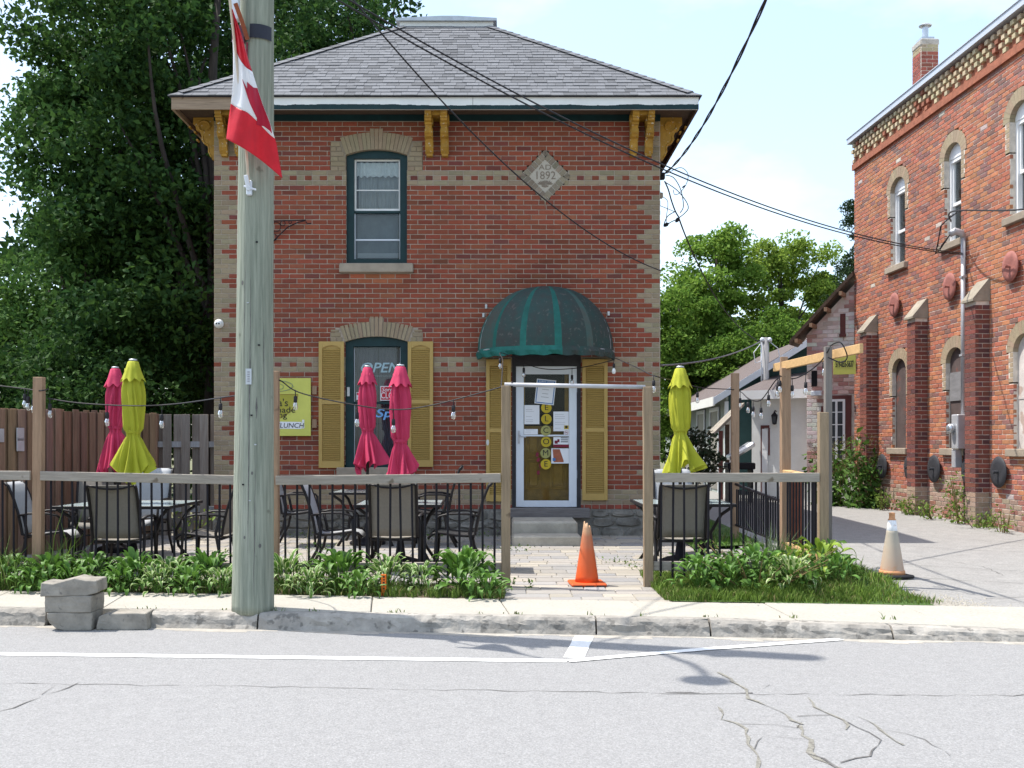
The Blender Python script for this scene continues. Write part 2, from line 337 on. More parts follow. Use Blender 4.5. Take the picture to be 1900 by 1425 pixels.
M['maroon'] = mat('maroon_tag', (0.17, 0.012, 0.03), 0.6, 0.1, 4)
M['disc'] = mat('yellow_disc', (0.46, 0.34, 0.02), 0.6, 0.12, 6)
M['discold'] = mat('sage_disc', (0.30, 0.29, 0.10), 0.6, 0.12, 6)
M['photo'] = mat('terracotta_print', (0.32, 0.10, 0.055), 0.6, 0.3, 12)
M['neon'] = mat('unlit_neon_tube', (0.30, 0.42, 0.47), 0.3, 0.1, 6)
M['bluneon'] = mat('blue_letters', (0.16, 0.36, 0.68), 0.4, 0.3, 8)
M['rust'] = mat('rusty_iron', (0.26, 0.075, 0.035), 0.85, 0.3, 7, 0.5)
M['anchor'] = mat('red_oxide_paint', (0.30, 0.115, 0.095), 0.7, 0.2, 9, 0.3)
M['plate'] = mat('black_iron_plate', (0.035, 0.036, 0.042), 0.6, 0.2, 9, 0.3)
M['steel'] = mat('galvanised_conduit', (0.42, 0.42, 0.44), 0.45, 0.12, 8, metal=0.3)
M['board_up'] = mat('boarding_brown', (0.085, 0.062, 0.058), 0.85, 0.25, 5, 0.4, stretch=(1, 1, 0.5), speck=(7, 0.62, (0.20, 0.06, 0.04), 0.6))
M['board_white'] = mat('boarding_peeling_white', (0.55, 0.50, 0.47), 0.85, 0.2, 3, 0.4, speck=(5, 0.56, (0.33, 0.22, 0.17), 0.7))
M['greypanel'] = mat('grey_plywood', (0.19, 0.185, 0.19), 0.85, 0.2, 5, 0.3, stretch=(1, 1, 4))
M['buffcap'] = mat('weathered_cap_stone', (0.30, 0.265, 0.21), 0.9, 0.2, 6, 0.5, big=0.2)
M['coping'] = mat('metal_coping', (0.50, 0.53, 0.58), 0.4, 0.08, 3, metal=0.25)
M['pinkwall'] = mat('peeling_pink_paint', (0.50, 0.33, 0.30), 0.92, 0.2, 4, 0.5, col2=(0.70, 0.62, 0.56), bscale=18, speck=(5, 0.54, (0.66, 0.62, 0.56), 0.75))
M['oxide'] = mat('oxblood_wood', (0.13, 0.045, 0.04), 0.75, 0.2, 6, 0.2)
M['stucco'] = mat('white_stucco', (0.78, 0.79, 0.77), 0.92, 0.08, 3, 0.4, big=0.12, bscale=60)
M['shedgreen'] = mat('grey_green_siding', (0.33, 0.37, 0.35), 0.85, 0.12, 4, 0.2, stretch=(6, 6, 0.4))
M['teal'] = mat('dark_teal_siding', (0.028, 0.066, 0.068), 0.8, 0.15, 4, 0.2)
M['brownroof'] = mat('brown_shingles', (0.125, 0.102, 0.097), 0.93, 0.22, 14, 0.5, stretch=(1, 3, 3))
M['postaged'] = mat('aged_post', (0.185, 0.165, 0.15), 0.9, 0.2, 5, 0.5, stretch=(5, 5, 0.4))
M['greypole'] = mat('grey_pole_wood', (0.28, 0.28, 0.29), 0.9, 0.2, 5, 0.5, stretch=(5, 5, 0.4))
M['bark'] = mat('dark_bark', (0.045, 0.036, 0.030), 0.95, 0.4, 6, 1.0, stretch=(3, 3, 0.6), bscale=14)
M['maple'] = mat('maple_leaf', WHITE, 0.7, 0.2, 3, attr='face', trans=0.30, spec=0.12)
M['ash'] = mat('ash_leaf', WHITE, 0.7, 0.2, 3, attr='face', trans=0.42, spec=0.12)
M['grass'] = mat('grass_blade', WHITE, 0.7, 0.2, 3, attr='face', trans=0.25)
M['hosta'] = mat('hosta_green', (0.095, 0.20, 0.032), 0.5, 0.3, 9, 0.2, trans=0.25, spec=0.3)
M['hostaedge'] = mat('hosta_margin', (0.42, 0.48, 0.24), 0.5, 0.12, 9, trans=0.2)
M['hostalime'] = mat('lime_leaf', (0.24, 0.34, 0.045), 0.45, 0.2, 9, trans=0.25)
M['lawnbase'] = mat('lawn_base', (0.055, 0.10, 0.022), 0.95, 0.3, 8, 0.6)
M['weedstem'] = mat('weed_stem', (0.16, 0.12, 0.05), 0.85, 0.2, 6)
M['terra'] = mat('terracotta', (0.33, 0.105, 0.05), 0.85, 0.2, 6, 0.3)
M['lens'] = mat('camera_lens', (0.01, 0.01, 0.012), 0.2, 0.1, 4)
M['silver'] = mat('silver_metal', (0.50, 0.52, 0.55), 0.3, 0.1, 6, metal=0.7)

# ------------------------------------------------------------------ ground, road, sidewalk, kerb, driveway
gm = MB(); gm.box(-400, 400, -300, 500, -1.2, -0.32)
struct(gm.build('ground', M['ground']))
xs = [-60, -30] + [i * 1.0 for i in range(-14, 15)] + [30, 60]
rd = MB()
ys0 = -5.0
for i in range(len(xs) - 1):
    a, b = xs[i], xs[i+1]; k = 6
    for j in range(k):
        t0, t1 = j / k, (j + 1) / k
        q = lambda x, t: (x, ys0 + (kerb_y(x) + 0.02 - ys0) * t, -0.13)
        rd.add([q(a, t0), q(b, t0), q(b, t1), q(a, t1)], [(0, 1, 2, 3)])
road = struct(rd.build('road', M['asphalt']), 'pale worn asphalt street with cracks and white parking lines')
bk = MB(); bk.box(-60, 60, -8, -5.0, -0.3, 0.0); struct(bk.build('far_sidewalk', M['slab']))

def strip(name, pts, w, z, mt, parent, jit=0.0, wj=0.0, seed=1):
    "thin ribbon lying on the ground along pts"
    r = random.Random(seed); fine = []
    for (a, b) in zip(pts[:-1], pts[1:]):
        n = max(1, int(math.dist(a, b) / 0.09)) if jit else 1
        for i in range(n): fine.append((a[0] + (b[0]-a[0])*i/n, a[1] + (b[1]-a[1])*i/n))
    fine.append(pts[-1])
    if jit: fine = [(x + r.uniform(-jit, jit), y + r.uniform(-jit, jit)) for x, y in fine]
    vs = []
    for i, p in enumerate(fine):
        a = fine[max(0, i-1)]; b = fine[min(len(fine)-1, i+1)]
        dx, dy = b[0]-a[0], b[1]-a[1]; l = math.hypot(dx, dy) or 1
        ww = w * 0.5 * (1 + r.uniform(-wj, wj)); nx, ny = -dy/l*ww, dx/l*ww
        vs += [(p[0]+nx, p[1]+ny, z), (p[0]-nx, p[1]-ny, z)]
    m = MB(); m.add(vs, [(2*i, 2*i+1, 2*i+3, 2*i+2) for i in range(len(fine)-1)])
    return m.build(name, mt, parent)
def gp(px, py, z=-0.13):
    Y = (EYE - z) * FPX / (py - CY); return ((px - CX) / FPX * Y, Y)
ZR = -0.126
strip('parking_line', [gp(-500, 1208), gp(0, 1214), gp(1052, 1227)], 0.105, ZR, M['line'], road, 0.002, 0.05)
b0, b1 = gp(1070, 1181), gp(1070, 1221)
strip('parking_bar', [(b0[0]+0.06, b0[1]), (b1[0]-0.02, b1[1])], 0.15, ZR, M['line'], road, 0.002, 0.03)
strip('parking_line', [gp(1054, 1227.5), gp(1300, 1206), gp(1560, 1187)], 0.09, ZR + 0.002, M['line'], road, 0.002, 0.05)
for k, (pts, w, mt) in enumerate([
        ([gp(-200, 1266), gp(0, 1269), gp(400, 1273), gp(850, 1281), gp(1240, 1287), gp(1700, 1290), gp(2100, 1292)], 0.012, 'crack'),
        ([gp(0, 1322), gp(70, 1296), gp(145, 1268)], 0.014, 'crack'), ([gp(50, 1283), gp(100, 1272), gp(75, 1290)], 0.008, 'crack'),
        ([gp(1335, 1248), gp(1375, 1272), gp(1385, 1296), gp(1440, 1318), gp(1485, 1345)], 0.022, 'crack_pale'),
        ([gp(1485, 1345), gp(1500, 1375), gp(1500, 1395), gp(1560, 1430)], 0.035, 'crack_pale'),
        ([gp(1330, 1312), gp(1345, 1335), gp(1378, 1352), gp(1400, 1390), gp(1402, 1425)], 0.02, 'crack_pale'),
        ([gp(1497, 1296), gp(1530, 1322), gp(1570, 1338), gp(1570, 1355)], 0.018, 'crack_pale'),
        ([gp(1590, 1328), gp(1640, 1355), gp(1680, 1385)], 0.014, 'crack_pale'),
        ([gp(1380, 1346), gp(1440, 1344), gp(1470, 1350), gp(1485, 1340)], 0.010, 'crack'),
        ([gp(1400, 1390), gp(1425, 1366), gp(1480, 1370)], 0.010, 'crack'),
        ([gp(1570, 1340), gp(1630, 1372), gp(1625, 1395), gp(1560, 1415)], 0.012, 'crack'),
        ([gp(1500, 1400), gp(1520, 1408), gp(1555, 1428)], 0.028, 'crack'),
        ([gp(1415, 1280), gp(1425, 1270)], 0.010, 'crack'), ([gp(1640, 1355), gp(1720, 1372), gp(1760, 1402)], 0.009, 'crack'),
        ([gp(1240, 1286), gp(1320, 1288), gp(1400, 1287)], 0.022, 'crack'), ([gp(1470, 1328), gp(1530, 1326)], 0.010, 'crack')]):
    strip('road_crack', pts, w * (0.5 if mt == 'crack' else 0.6), ZR - 0.001 + 0.0006 * (k % 4), M[mt], road, 0.022, 0.9, k)
# dirty gutter band
gu = MB()
r = random.Random(3)
for i in range(120):
    x = -7 + i * 0.12
    w = 0.10 + 0.05 * math.sin(i * 0.7) + r.uniform(0, 0.04)
    gu.add([(x, kerb_y(x) - w, ZR - 0.003), (x + 0.12, kerb_y(x + 0.12) - w - 0.01, ZR - 0.003), (x + 0.12, kerb_y(x + 0.12) + 0.01, ZR - 0.003), (x, kerb_y(x) + 0.01, ZR - 0.003)], [(0, 1, 2, 3)])
gu.build('gutter', mat('gutter_grit', (0.34, 0.315, 0.275), 0.95, 0.2, 8, 0.8, bscale=40), road)

sw = struct(link('sidewalk', None), 'pale concrete sidewalk of square slabs')
x = -12.6
while x < 12:
    b = x + 1.15
    m = MB(); g = 0.0035
    ins = lambda xx, e: (kerb_y(xx) + 0.152 if e == 0 else walk_y(xx))
    xa, xb = x + g, b - g
    top = rnd.uniform(-0.004, 0.004)
    dp = lambda q: -0.03 * sm((q - 1.6) / 1.4) - 0.05 * sm((q - 3.0) / 1.6)
    vs = [(xa, ins(xa, 0), top + dp(xa)), (xb, ins(xb, 0), top + dp(xb)), (xb - 0.09, ins(xb - 0.09, 1), top + 0.01), (xa - 0.09, ins(xa - 0.09, 1), top + 0.01)]
    bb = 0.007
    cxm = sum(v[0] for v in vs) / 4; cym = sum(v[1] for v in vs) / 4
    inn = [(v[0] + (bb if v[0] < cxm else -bb), v[1] + (bb if v[1] < cym else -bb), v[2]) for v in vs]
    out = [(v[0], v[1], v[2] - 0.008) for v in vs]; low = [(v[0], v[1], -0.2) for v in vs]
    m.add(inn + out + low, [(0, 1, 2, 3)] + [(i+4, (i+1)%4+4, (i+1)%4, i) for i in range(4)] + [(i+8, (i+1)%4+8, (i+1)%4+4, i+4) for i in range(4)])
    m.build('slab', M['slab'], sw); x = b
base = MB(); base.add([(-14, kerb_y(-14) + 0.05, -0.10), (14, kerb_y(14) + 0.05, -0.10), (14, walk_y(14) + 0.02, -0.02), (-14, walk_y(-14) + 0.02, -0.02)], [(0, 1, 2, 3)])
base.build('joint_sand', M['kerb'], sw)

kb = struct(link('kerb', None), 'chipped concrete kerb along the sidewalk edge')
def kerb_piece(xa, xb, drop0=0.0, drop1=0.0, seed=0):
    r = random.Random(seed); m = MB(); n = max(3, int((xb - xa) / 0.06)); sec = []
    for i in range(n + 1):
        t = i / n; x = xa + (xb - xa) * t; y = kerb_y(x); h = 0.0 - (drop0 + (drop1 - drop0) * t)
        w = lambda s=0.008: r.uniform(-s, s)
        chip = max(0, r.gauss(0, 0.012)); e = 0.004 * (i in (0, n))
        sec.append([(x, y + 0.148, h - 0.002), (x, y + 0.06, h + w(0.003)), (x, y + 0.034 + chip * 0.8, h - 0.002 - e), (x, y + 0.010 + w(0.005), h - 0.022 - chip),
                    (x, y - 0.002 + w(), h - 0.055 + w()), (x, y - 0.010 + w(), -0.095 + w(0.004)), (x, y - 0.03, -0.134), (x, y - 0.03, -0.3), (x, y + 0.148, -0.3)])
    k = 9; vs = [p for s_ in sec for p in s_]
    fs = [(i*k+j, i*k+(j+1)%k, (i+1)*k+(j+1)%k, (i+1)*k+j) for i in range(n) for j in range(k)]
    fs += [tuple(range(k-1, -1, -1)), tuple(range(n*k, n*k+k))]
    m.add(vs, fs); m.build('kerb_stone', M['kerb'], kb)
cuts = [-12.5, -10.4, -8.3, -6.3, -3.83]
for i in range(len(cuts) - 1): kerb_piece(cuts[i] + 0.006, cuts[i+1] - 0.006, seed=i)
c2 = [-2.93, -2.02, 0.735, 1.63, 3.02]
for i in range(len(c2) - 1): kerb_piece(c2[i] + 0.007, c2[i+1] - 0.007, 0, 0.03 if i == 3 else 0, seed=10 + i)
kerb_piece(3.03, 4.6, 0.03, 0.075, 31); kerb_piece(4.61, 7.5, 0.075, 0.08, 32); kerb_piece(7.51, 12.5, 0.08, 0.08, 33)

dv = MB()
dv.grid([3.0, 3.4, 3.7, 4.0, 4.5, 5, 5.5, 6, 6.5, 7, 7.6, 9, 11, 14], [0.0] + [0.12 * i for i in range(1, 10)] + [1.3, 1.8, 2.5, 3.5, 5, 7, 10, 14, 20, 28],
        lambda x, y: 0)
dv.v = [(x, walk_y(x) + 0.012 + y, (0.17 * sm((walk_y(x) + y - 8.9) / 9.0))) for x, y, z in dv.v]
drive = struct(dv.build('driveway', M['drive']), 'cracked asphalt driveway between the two brick buildings')
for k, pts in enumerate([[(5.0, 15.0), (6.2, 14.2), (7.6, 13.2)], [(4.2, 11.9), (5.0, 11.5), (6.3, 10.8), (7.5, 10.4)], [(4.0, 10.9), (5.0, 10.4), (6.2, 9.9)],
                         [(4.9, 12.5), (5.3, 11.6), (5.2, 10.9)], [(4.3, 9.4), (4.8, 9.5), (5.4, 9.35), (6, 9.5)], [(5.2, 13.4), (6.0, 12.9), (6.4, 12.9)]]):
    o = strip('driveway_crack', pts, 0.006, 0, M['crack'], drive, 0.02, 0.6, 50 + k)
    for v in o.data.vertices: v.co.z = 0.17 * sm((v.co.y - 8.9) / 9.0) + 0.004
# gravelly shoulder where drive meets the walk
gs = MB(); r = random.Random(8)
for i in range(900):
    x = 3.62 + abs(r.gauss(0, 0.22)); y = walk_y(x) + 0.05 + abs(r.gauss(0, 0.35)); s = r.uniform(0.005, 0.016); z = 0.17 * sm((y - 8.9) / 9.0)
    gs.add([(x, y, z + s), (x + s, y, z), (x, y + s, z), (x - s, y, z), (x, y - s, z)], [(0, 1, 2), (0, 2, 3), (0, 3, 4), (0, 4, 1)])
stuff(gs.build('gravel', mat('pale_gravel', (0.36, 0.33, 0.28), 0.9, 0.3, 30)))

# patio pavers
pat = struct(link('patio', None), 'patio and path of pale mixed stone pavers')
pb = MB(); pb.grid([-8.5, -6, -4, -2, 0, 1, 2, 2.6, 3.1], [10.0, 10.6, 11.5, 12.5, 13.5, 15.3, 19], lambda x, y: 0.075 * clamp((y - 10.0) / 5.2) - 0.014); pb.build('joint_sand', M['sand'], pat)
pb = MB(); pb.grid([-0.02, 0.5, 1.0, 1.5], [9.15, 9.5, 10.02], lambda x, y: -0.012 + 0.004); pb.build('joint_sand', M['sand'], pat)
pv_cols = [(0.36, 0.325, 0.275), (0.34, 0.315, 0.285), (0.315, 0.30, 0.285), (0.38, 0.345, 0.29), (0.335, 0.305, 0.275), (0.30, 0.29, 0.285)]
pv = []
r = random.Random(21)
y = 9.16
while y < 15.2:
    d = r.choice([0.17, 0.21, 0.28])
    x0, x1 = (0.0, 1.47) if y < 10.02 else (-7.0, 3.02)
    x = x0 + (r.uniform(-0.25, 0) if y >= 10.02 else 0)
    while x < x1 - 0.04:
        w = r.choice([0.21, 0.28, 0.35, 0.42])
        if x + w > x1 - 0.1: w = x1 - x
        if not (y + d > 15.17): pv.append((x, y, w, d))
        x += w
    y += d
def pvis(p):
    x, y, w, d = p; sx = CX + x / y * FPX
    return (-50 < sx < 1900) and not (sx < 905 and y < 10.35)
vis = sorted([p for p in pv if pvis(p)], key=lambda p: -(p[2] * p[3] / p[1] ** 3))
vis = [p for p in vis if abs(p[0] - 0.6) < 3.2 or p[1] > 10.8]
single = set(vis[:298]); PM = {}
jm = MB()
def paver_mesh(m, x0, x1, y0, y1, zt, col=None):
    b = 0.007
    m.add([(x0+b, y0+b, zt), (x1-b, y0+b, zt), (x1-b, y1-b, zt), (x0+b, y1-b, zt), (x0, y0, zt-b), (x1, y0, zt-b), (x1, y1, zt-b), (x0, y1, zt-b), (x0, y0, zt-.05), (x1, y0, zt-.05), (x1, y1, zt-.05), (x0, y1, zt-.05)],
          [(0,1,2,3)] + [(i+4, (i+1)%4+4, (i+1)%4, i) for i in range(4)] + [(i+8, (i+1)%4+8, (i+1)%4+4, i+4) for i in range(4)], 0, col)
for p in pv:
    x, y, w, d = p; c = r.choice(pv_cols); f = r.uniform(0.8, 1.0); c = tuple(k * f for k in c)
    z = 0.075 * clamp((y + d / 2 - 10.0) / 5.2) + (0.004 if y < 10.02 else 0) + r.uniform(-0.002, 0.002)
    g = 0.0028
    if p in single:
        key = (round(w, 2), round(d, 2))
        if key not in PM:
            m = MB(); paver_mesh(m, -w/2+g, w/2-g, -d/2+g, d/2-g, 0); PM[key] = m.mesh('paver', M['paver'])
        o = link('paver', PM[key], pat, (x + w/2, y + d/2, z)); o.color = (*c, 1)
    else: paver_mesh(jm, x+g, x+w-g, y+g, y+d-g, z, c)
stuff(jm.build('paver_field', M['paverf'], pat))

bed = MB(); bed.grid([-9, -6, -4, -2, -1, 0.0], [0, 0.3, 0.7, 1.2], lambda x, y: 0)
bed.v = [(x, (walk_y(x) + 0.005) + (10.32 - walk_y(x)) * (y / 1.2), 0.0 + 0.05 * math.sin(min(1, y / 1.2) * 3.0)) for x, y, z in bed.v]
struct(bed.build('garden_bed', M['soil']), 'planting bed in front of the patio railing')
b2 = MB(); b2.grid([1.48 + 0.11 * i for i in range(21)], [j / 14 for j in range(15)], lambda x, y: 0)
b2.v = [(x, walk_y(x) + 0.005 + y * ((12.6 if x > 3.16 else 10.34) - walk_y(x)), 0) for x, y, z in b2.v]
b2.v = [(x, y, G(x, y) + 0.012) for x, y, z in b2.v]
struct(b2.build('lawn_corner', M['lawnbase']), 'mounded corner of lawn beside the driveway')
b3 = MB(); b3.grid([2.42, 2.7, 3.0, 3.35], [13.4, 14.5, 16, 18, 21], lambda x, y: G(x, y) + 0.02); struct(b3.build('side_lawn', M['lawnbase']))

# ------------------------------------------------------------------ brickwork shared by both buildings
def cut(iv, holes):
    "interval minus holes"
    out = [iv]
    for a, b in holes:
        nx = []
        for p, q in out:
            if b <= p or a >= q: nx.append((p, q))
            else:
                if a > p: nx.append((p, a))
                if b < q: nx.append((b, q))
        out = nx
    return out
def lay(width, z0, n, course, pitch, joint, holes, colf, halves=(), r=rnd):
    "bricks of a running-bond wall: list of (x0, x1, z0, z1, colour, full stretcher?)"
    out = []
    for k in range(n):
        za = z0 + k * course; zb = za + course - joint; zm = (za + zb) / 2
        step = pitch / 2 if k in halves else pitch
        x = 0.0 if (k % 2 or k in halves) else -pitch / 2
        hs = holes(zm); i = 0
        while x < width - 0.01:
            a, b = max(0, x), min(width, x + step)
            for p, q in cut((a, b - joint), hs):
                if q - p > 0.018: out.append((p, q, za, zb, colf(k, i, (p + q) / 2, zm), abs(q - p - (pitch - joint)) < 1e-4))
            x += step; i += 1
    return out
def mortar_wall(width, z0, n, course, holes, yb, mt, parent, ya=0.007):
    m = MB(); runs = []
    for k in range(n):
        hs = tuple(cut((0, width), holes(z0 + (k + 0.45) * course)))
        if runs and runs[-1][0] == hs: runs[-1][2] = k + 1
        else: runs.append([hs, k, k + 1])
    for hs, k0, k1 in runs:
        for a, b in hs: m.box(a, b, ya, yb, z0 + k0 * course, z0 + k1 * course)
    return m.build('wall', mt, parent)
def jit(c, r, a=0.16, hue=0.08):
    f = 1 + r.uniform(-a, a); return (c[0]*f*(1+r.uniform(-hue, hue)), c[1]*f*(1+r.uniform(-hue, hue)), c[2]*f)
def red_house(r):
    t = r.random()
    if t < 0.05: return jit((0.27, 0.082, 0.044), r)
    if t < 0.11: return jit((0.175, 0.052, 0.040), r)
    if t < 0.24: return jit((0.20, 0.057, 0.034), r)
    return jit((0.248, 0.065, 0.036), r, 0.14)
def buff(r): return jit((0.30, 0.238, 0.155), r, 0.13, 0.05)
def put_bricks(lst, single, parent, y0, r, pitch, joint, course, name='brick', bmat='brick', fmat='brickf'):
    "the chosen full stretchers become parts, the rest one joined part"
    jm = MB(); meshes = []
    for v in range(5):
        m = MB(); m.brick(-(pitch-joint)/2, (pitch-joint)/2, -(course-joint)/2, (course-joint)/2, 0, 0.05, 0.004, j=r); meshes.append(m.mesh(name, M[bmat]))
    for b in lst:
        if b in single:
            o = link(name, r.choice(meshes), parent, ((b[0]+b[1])/2, y0 + r.uniform(-0.002, 0.002), (b[2]+b[3])/2)); o.color = (*b[4], 1)
        else: jm.brick(b[0], b[1], b[2], b[3], y0 + r.uniform(-0.002, 0.002), 0.05, 0.004, b[4], 0, r)
    o = jm.build(name + 'work', M[fmat], parent); stuff(o); return o
def arch_pts(xc, hw, zs, zc, n=14):
    "points of a flat arch from left spring to right spring"
    s = zc - zs; Rr = (hw*hw + s*s) / (2*s); a0 = math.asin(min(1, hw / Rr))
    if s > hw: a0 = math.pi - a0
    return [(xc + Rr*math.sin(-a0 + 2*a0*i/n), zc - Rr + Rr*math.cos(-a0 + 2*a0*i/n)) for i in range(n + 1)]

# ------------------------------------------------------------------ the red brick house
YH = 15.2; X0H = (397 - CX) / 128.0
def hx(px): return (px - 397) / 128.0
def hz(py): return EYE - (py - CY) / 128.0
house = thing('brick_house', 'two storey red brick house with buff corners, arched windows and a green domed awning', 'house', (X0H, YH, 0))
WH = 6.469; CO = 0.0712; PI_ = WH / 29.5; JO = 0.0105; Z0 = 0.455; NC = 79
uw = dict(xc=hx(698.5), hw=0.4415); lw = dict(xc=hx(698.5), hw=0.457)
dia = (hx(1011.5), hz(326.5), 0.375, 0.385)
def house_holes(z):
    h = []
    if 3.88 < z < 4.01: h.append((hx(630), hx(767)))
    elif 4.01 <= z < 5.355: h.append((hx(642), hx(755)))
    elif 5.355 <= z < 5.92:
        zq = z + 0.035; w = 0.672 if zq < 5.786 else 0.672 * math.sqrt(max(0, (5.919 - zq) / 0.133)); h.append((uw['xc'] - w, uw['xc'] + w))
    if 5.93 < z < 5.955: h.append((hx(683), hx(713)))
    if 0.91 < z < 1.06: h.append((hx(625), hx(770)))
    elif 1.06 <= z < 2.88: h.append((hx(640), hx(757)))
    elif 2.88 <= z < 3.175:
        zq = z + 0.035; w = 0.672 if zq < 3.06 else 0.672 * math.sqrt(max(0, (3.175 - zq) / 0.115)); h.append((lw['xc'] - w, lw['xc'] + w))
    if 3.19 < z < 3.225: h.append((hx(685), hx(712)))
    if z < 2.70: h.append((hx(950), hx(1078)))
    if z < 0.48: h.append((hx(945), hx(1095)))
    t = abs(z - dia[1]) / dia[3]
    if t < 1: h.append((dia[0] - dia[2] * (1 - t), dia[0] + dia[2] * (1 - t)))
    return h
def weather(c, x, z):
    "broad soot and damp stains with shapes of their own"
    f = 1 + 0.07 * math.sin(x * 1.9 + 1.2 * math.sin(z * 1.1)) * math.sin(z * 1.6 + 0.8 * math.sin(x * 2.3))
    for (a, b, w, l) in ((hx(634), 3.88, 0.07, 0.75), (hx(763), 3.88, 0.08, 0.9), (hx(629), 0.91, 0.08, 0.3), (hx(766), 0.91, 0.08, 0.35), (hx(690), 3.88, 0.3, 0.25), (6.3, 5.7, 0.2, 1.4), (hx(1012), 3.72, 0.5, -0.5), (2.2, 5.1, 0.12, 0.6), (5.2, 4.4, 0.5, 0.8)):
        d = (b - z) / l
        if 0 <= d <= 1 and abs(x - a) < w * (1 - 0.4 * d): f *= 1 - 0.24 * (1 - d)
    if z < 1.3: f *= 0.9 + 0.08 * z
    return tuple(k * f for k in c)
QU = [1.5, 2.0, 1.5, 1.0, 0.5, 1.0]
r = random.Random(5)
def house_col(k, i, x, z):
    q = QU[k % 6] * PI_
    if k == 0: return jit((0.25, 0.062, 0.042), r)
    if k in (1, 2, 3) or k in (28, 30, 66, 68): return buff(r)
    if k in (29, 67): return buff(r) if i % 2 else red_house(r)
    if x < q or x > WH - q:
        return weather(buff(r), x, z)
    if 3.73 < z < 3.87 and hx(648) < x < hx(752): return jit((0.33, 0.10, 0.045), r)
    return weather(red_house(r), x, z)
wall = mortar_wall(WH, Z0, NC, CO, house_holes, 0.30, M['mortar'], house)
bl = lay(WH, Z0, NC, CO, PI_, JO, house_holes, house_col, halves=(0, 29, 67), r=r)
full = sorted([b for b in bl if b[5]], key=lambda b: (b[0] - 4.3) ** 2 + (b[2] - 4.25) ** 2)
put_bricks(bl, set(full[:299]), wall, 0.0, r, PI_, JO, CO)
# other three walls of the house (seen only from the side), plain courses
m = MB(); m.box(0.0, 0.30, 0.301, 8.0, Z0, 6.1); m.box(WH - 0.30, WH, 0.301, 8.0, Z0, 6.1); m.box(0.301, WH - 0.301, 7.7, 8.0, Z0, 6.1)
m.build('side_wall', M['mortar'], house)
sb = MB()
for k in range(NC):
    for sgn in (0, 1):
        y = 0.02 + (PI_ / 2 if k % 2 else 0)
        while y < 7.9:
            c = buff(r) if (y < QU[(k + 3) % 6] * PI_ or k in (1, 2, 3, 28, 30, 66, 68)) else red_house(r)
            z = Z0 + k * CO
            if sgn: sb.box(WH - 0.01, WH + 0.006, y, y + PI_ - JO, z, z + CO - JO, 0, c)
            else: sb.box(-0.006, 0.01, y, y + PI_ - JO, z, z + CO - JO, 0, c)
            y += PI_
stuff(sb.build('side_brickwork', M['brickf'], house))
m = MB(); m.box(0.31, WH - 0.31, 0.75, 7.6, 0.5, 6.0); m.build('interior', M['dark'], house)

# rubble foundation
fm = MB(); fm.box(-0.02, hx(945), 0.012, 0.4, -0.2, Z0); fm.box(hx(1095), WH + 0.02, 0.012, 0.4, -0.2, Z0); fm.box(hx(945), hx(1095), 0.02, 0.4, -0.2, 0.32)
fm.box(-0.02, 0.3, 0.401, 8.0, -0.2, Z0); fm.box(WH - 0.3, WH + 0.02, 0.401, 8.0, -0.2, Z0)
found = fm.build('foundation', mat('rubble_mortar', (0.24, 0.225, 0.20), 0.95, 0.2, 8, 0.8), house)
r = random.Random(9)
def rubble(x0, x1, z0, z1):
    z = z0
    while z < z1 - 0.03:
        h = min(r.uniform(0.10, 0.19), z1 - z)
        if z1 - z - h < 0.05: h = z1 - z
        x = x0 - r.uniform(0, 0.1)
        while x < x1:
            w = r.uniform(0.16, 0.42); a, b = max(x, x0), min(x + w, x1)
            if b - a > 0.07:
                m = MB(); n = 9; cxm, czm = (a + b) / 2, z + h / 2; ring = []
                for i in range(n):
                    an = 2 * math.pi * i / n + 0.2; ca, sa = math.cos(an), math.sin(an)
                    k = 1 / max(abs(ca), abs(sa)) ** 0.88
                    ring.append((cxm + ca * k * (b - a - 0.006) / 2 * r.uniform(0.9, 1.0), czm + sa * k * (h - 0.005) / 2 * r.uniform(0.9, 1.0)))
                f = r.uniform(-0.035, -0.008)
                inner = [(cxm + (p - cxm) * 0.86, f + r.uniform(-0.014, 0.014), czm + (q - czm) * 0.82) for p, q in ring]
                mid = [(p, f + 0.022, q) for p, q in ring]; back = [(p, 0.05, q) for p, q in ring]
                m.add(inner + mid + back, [tuple(range(n))] + [(i+n, (i+1)%n+n, (i+1)%n, i) for i in range(n)] + [(i+2*n, (i+1)%n+2*n, (i+1)%n+n, i+n) for i in range(n)])
                m.build('stone', M['stone'], found)
            x += w
        z += h
rubble(0, hx(943), 0.03, Z0 - 0.012); rubble(hx(1097), WH, 0.03, Z0 - 0.012)

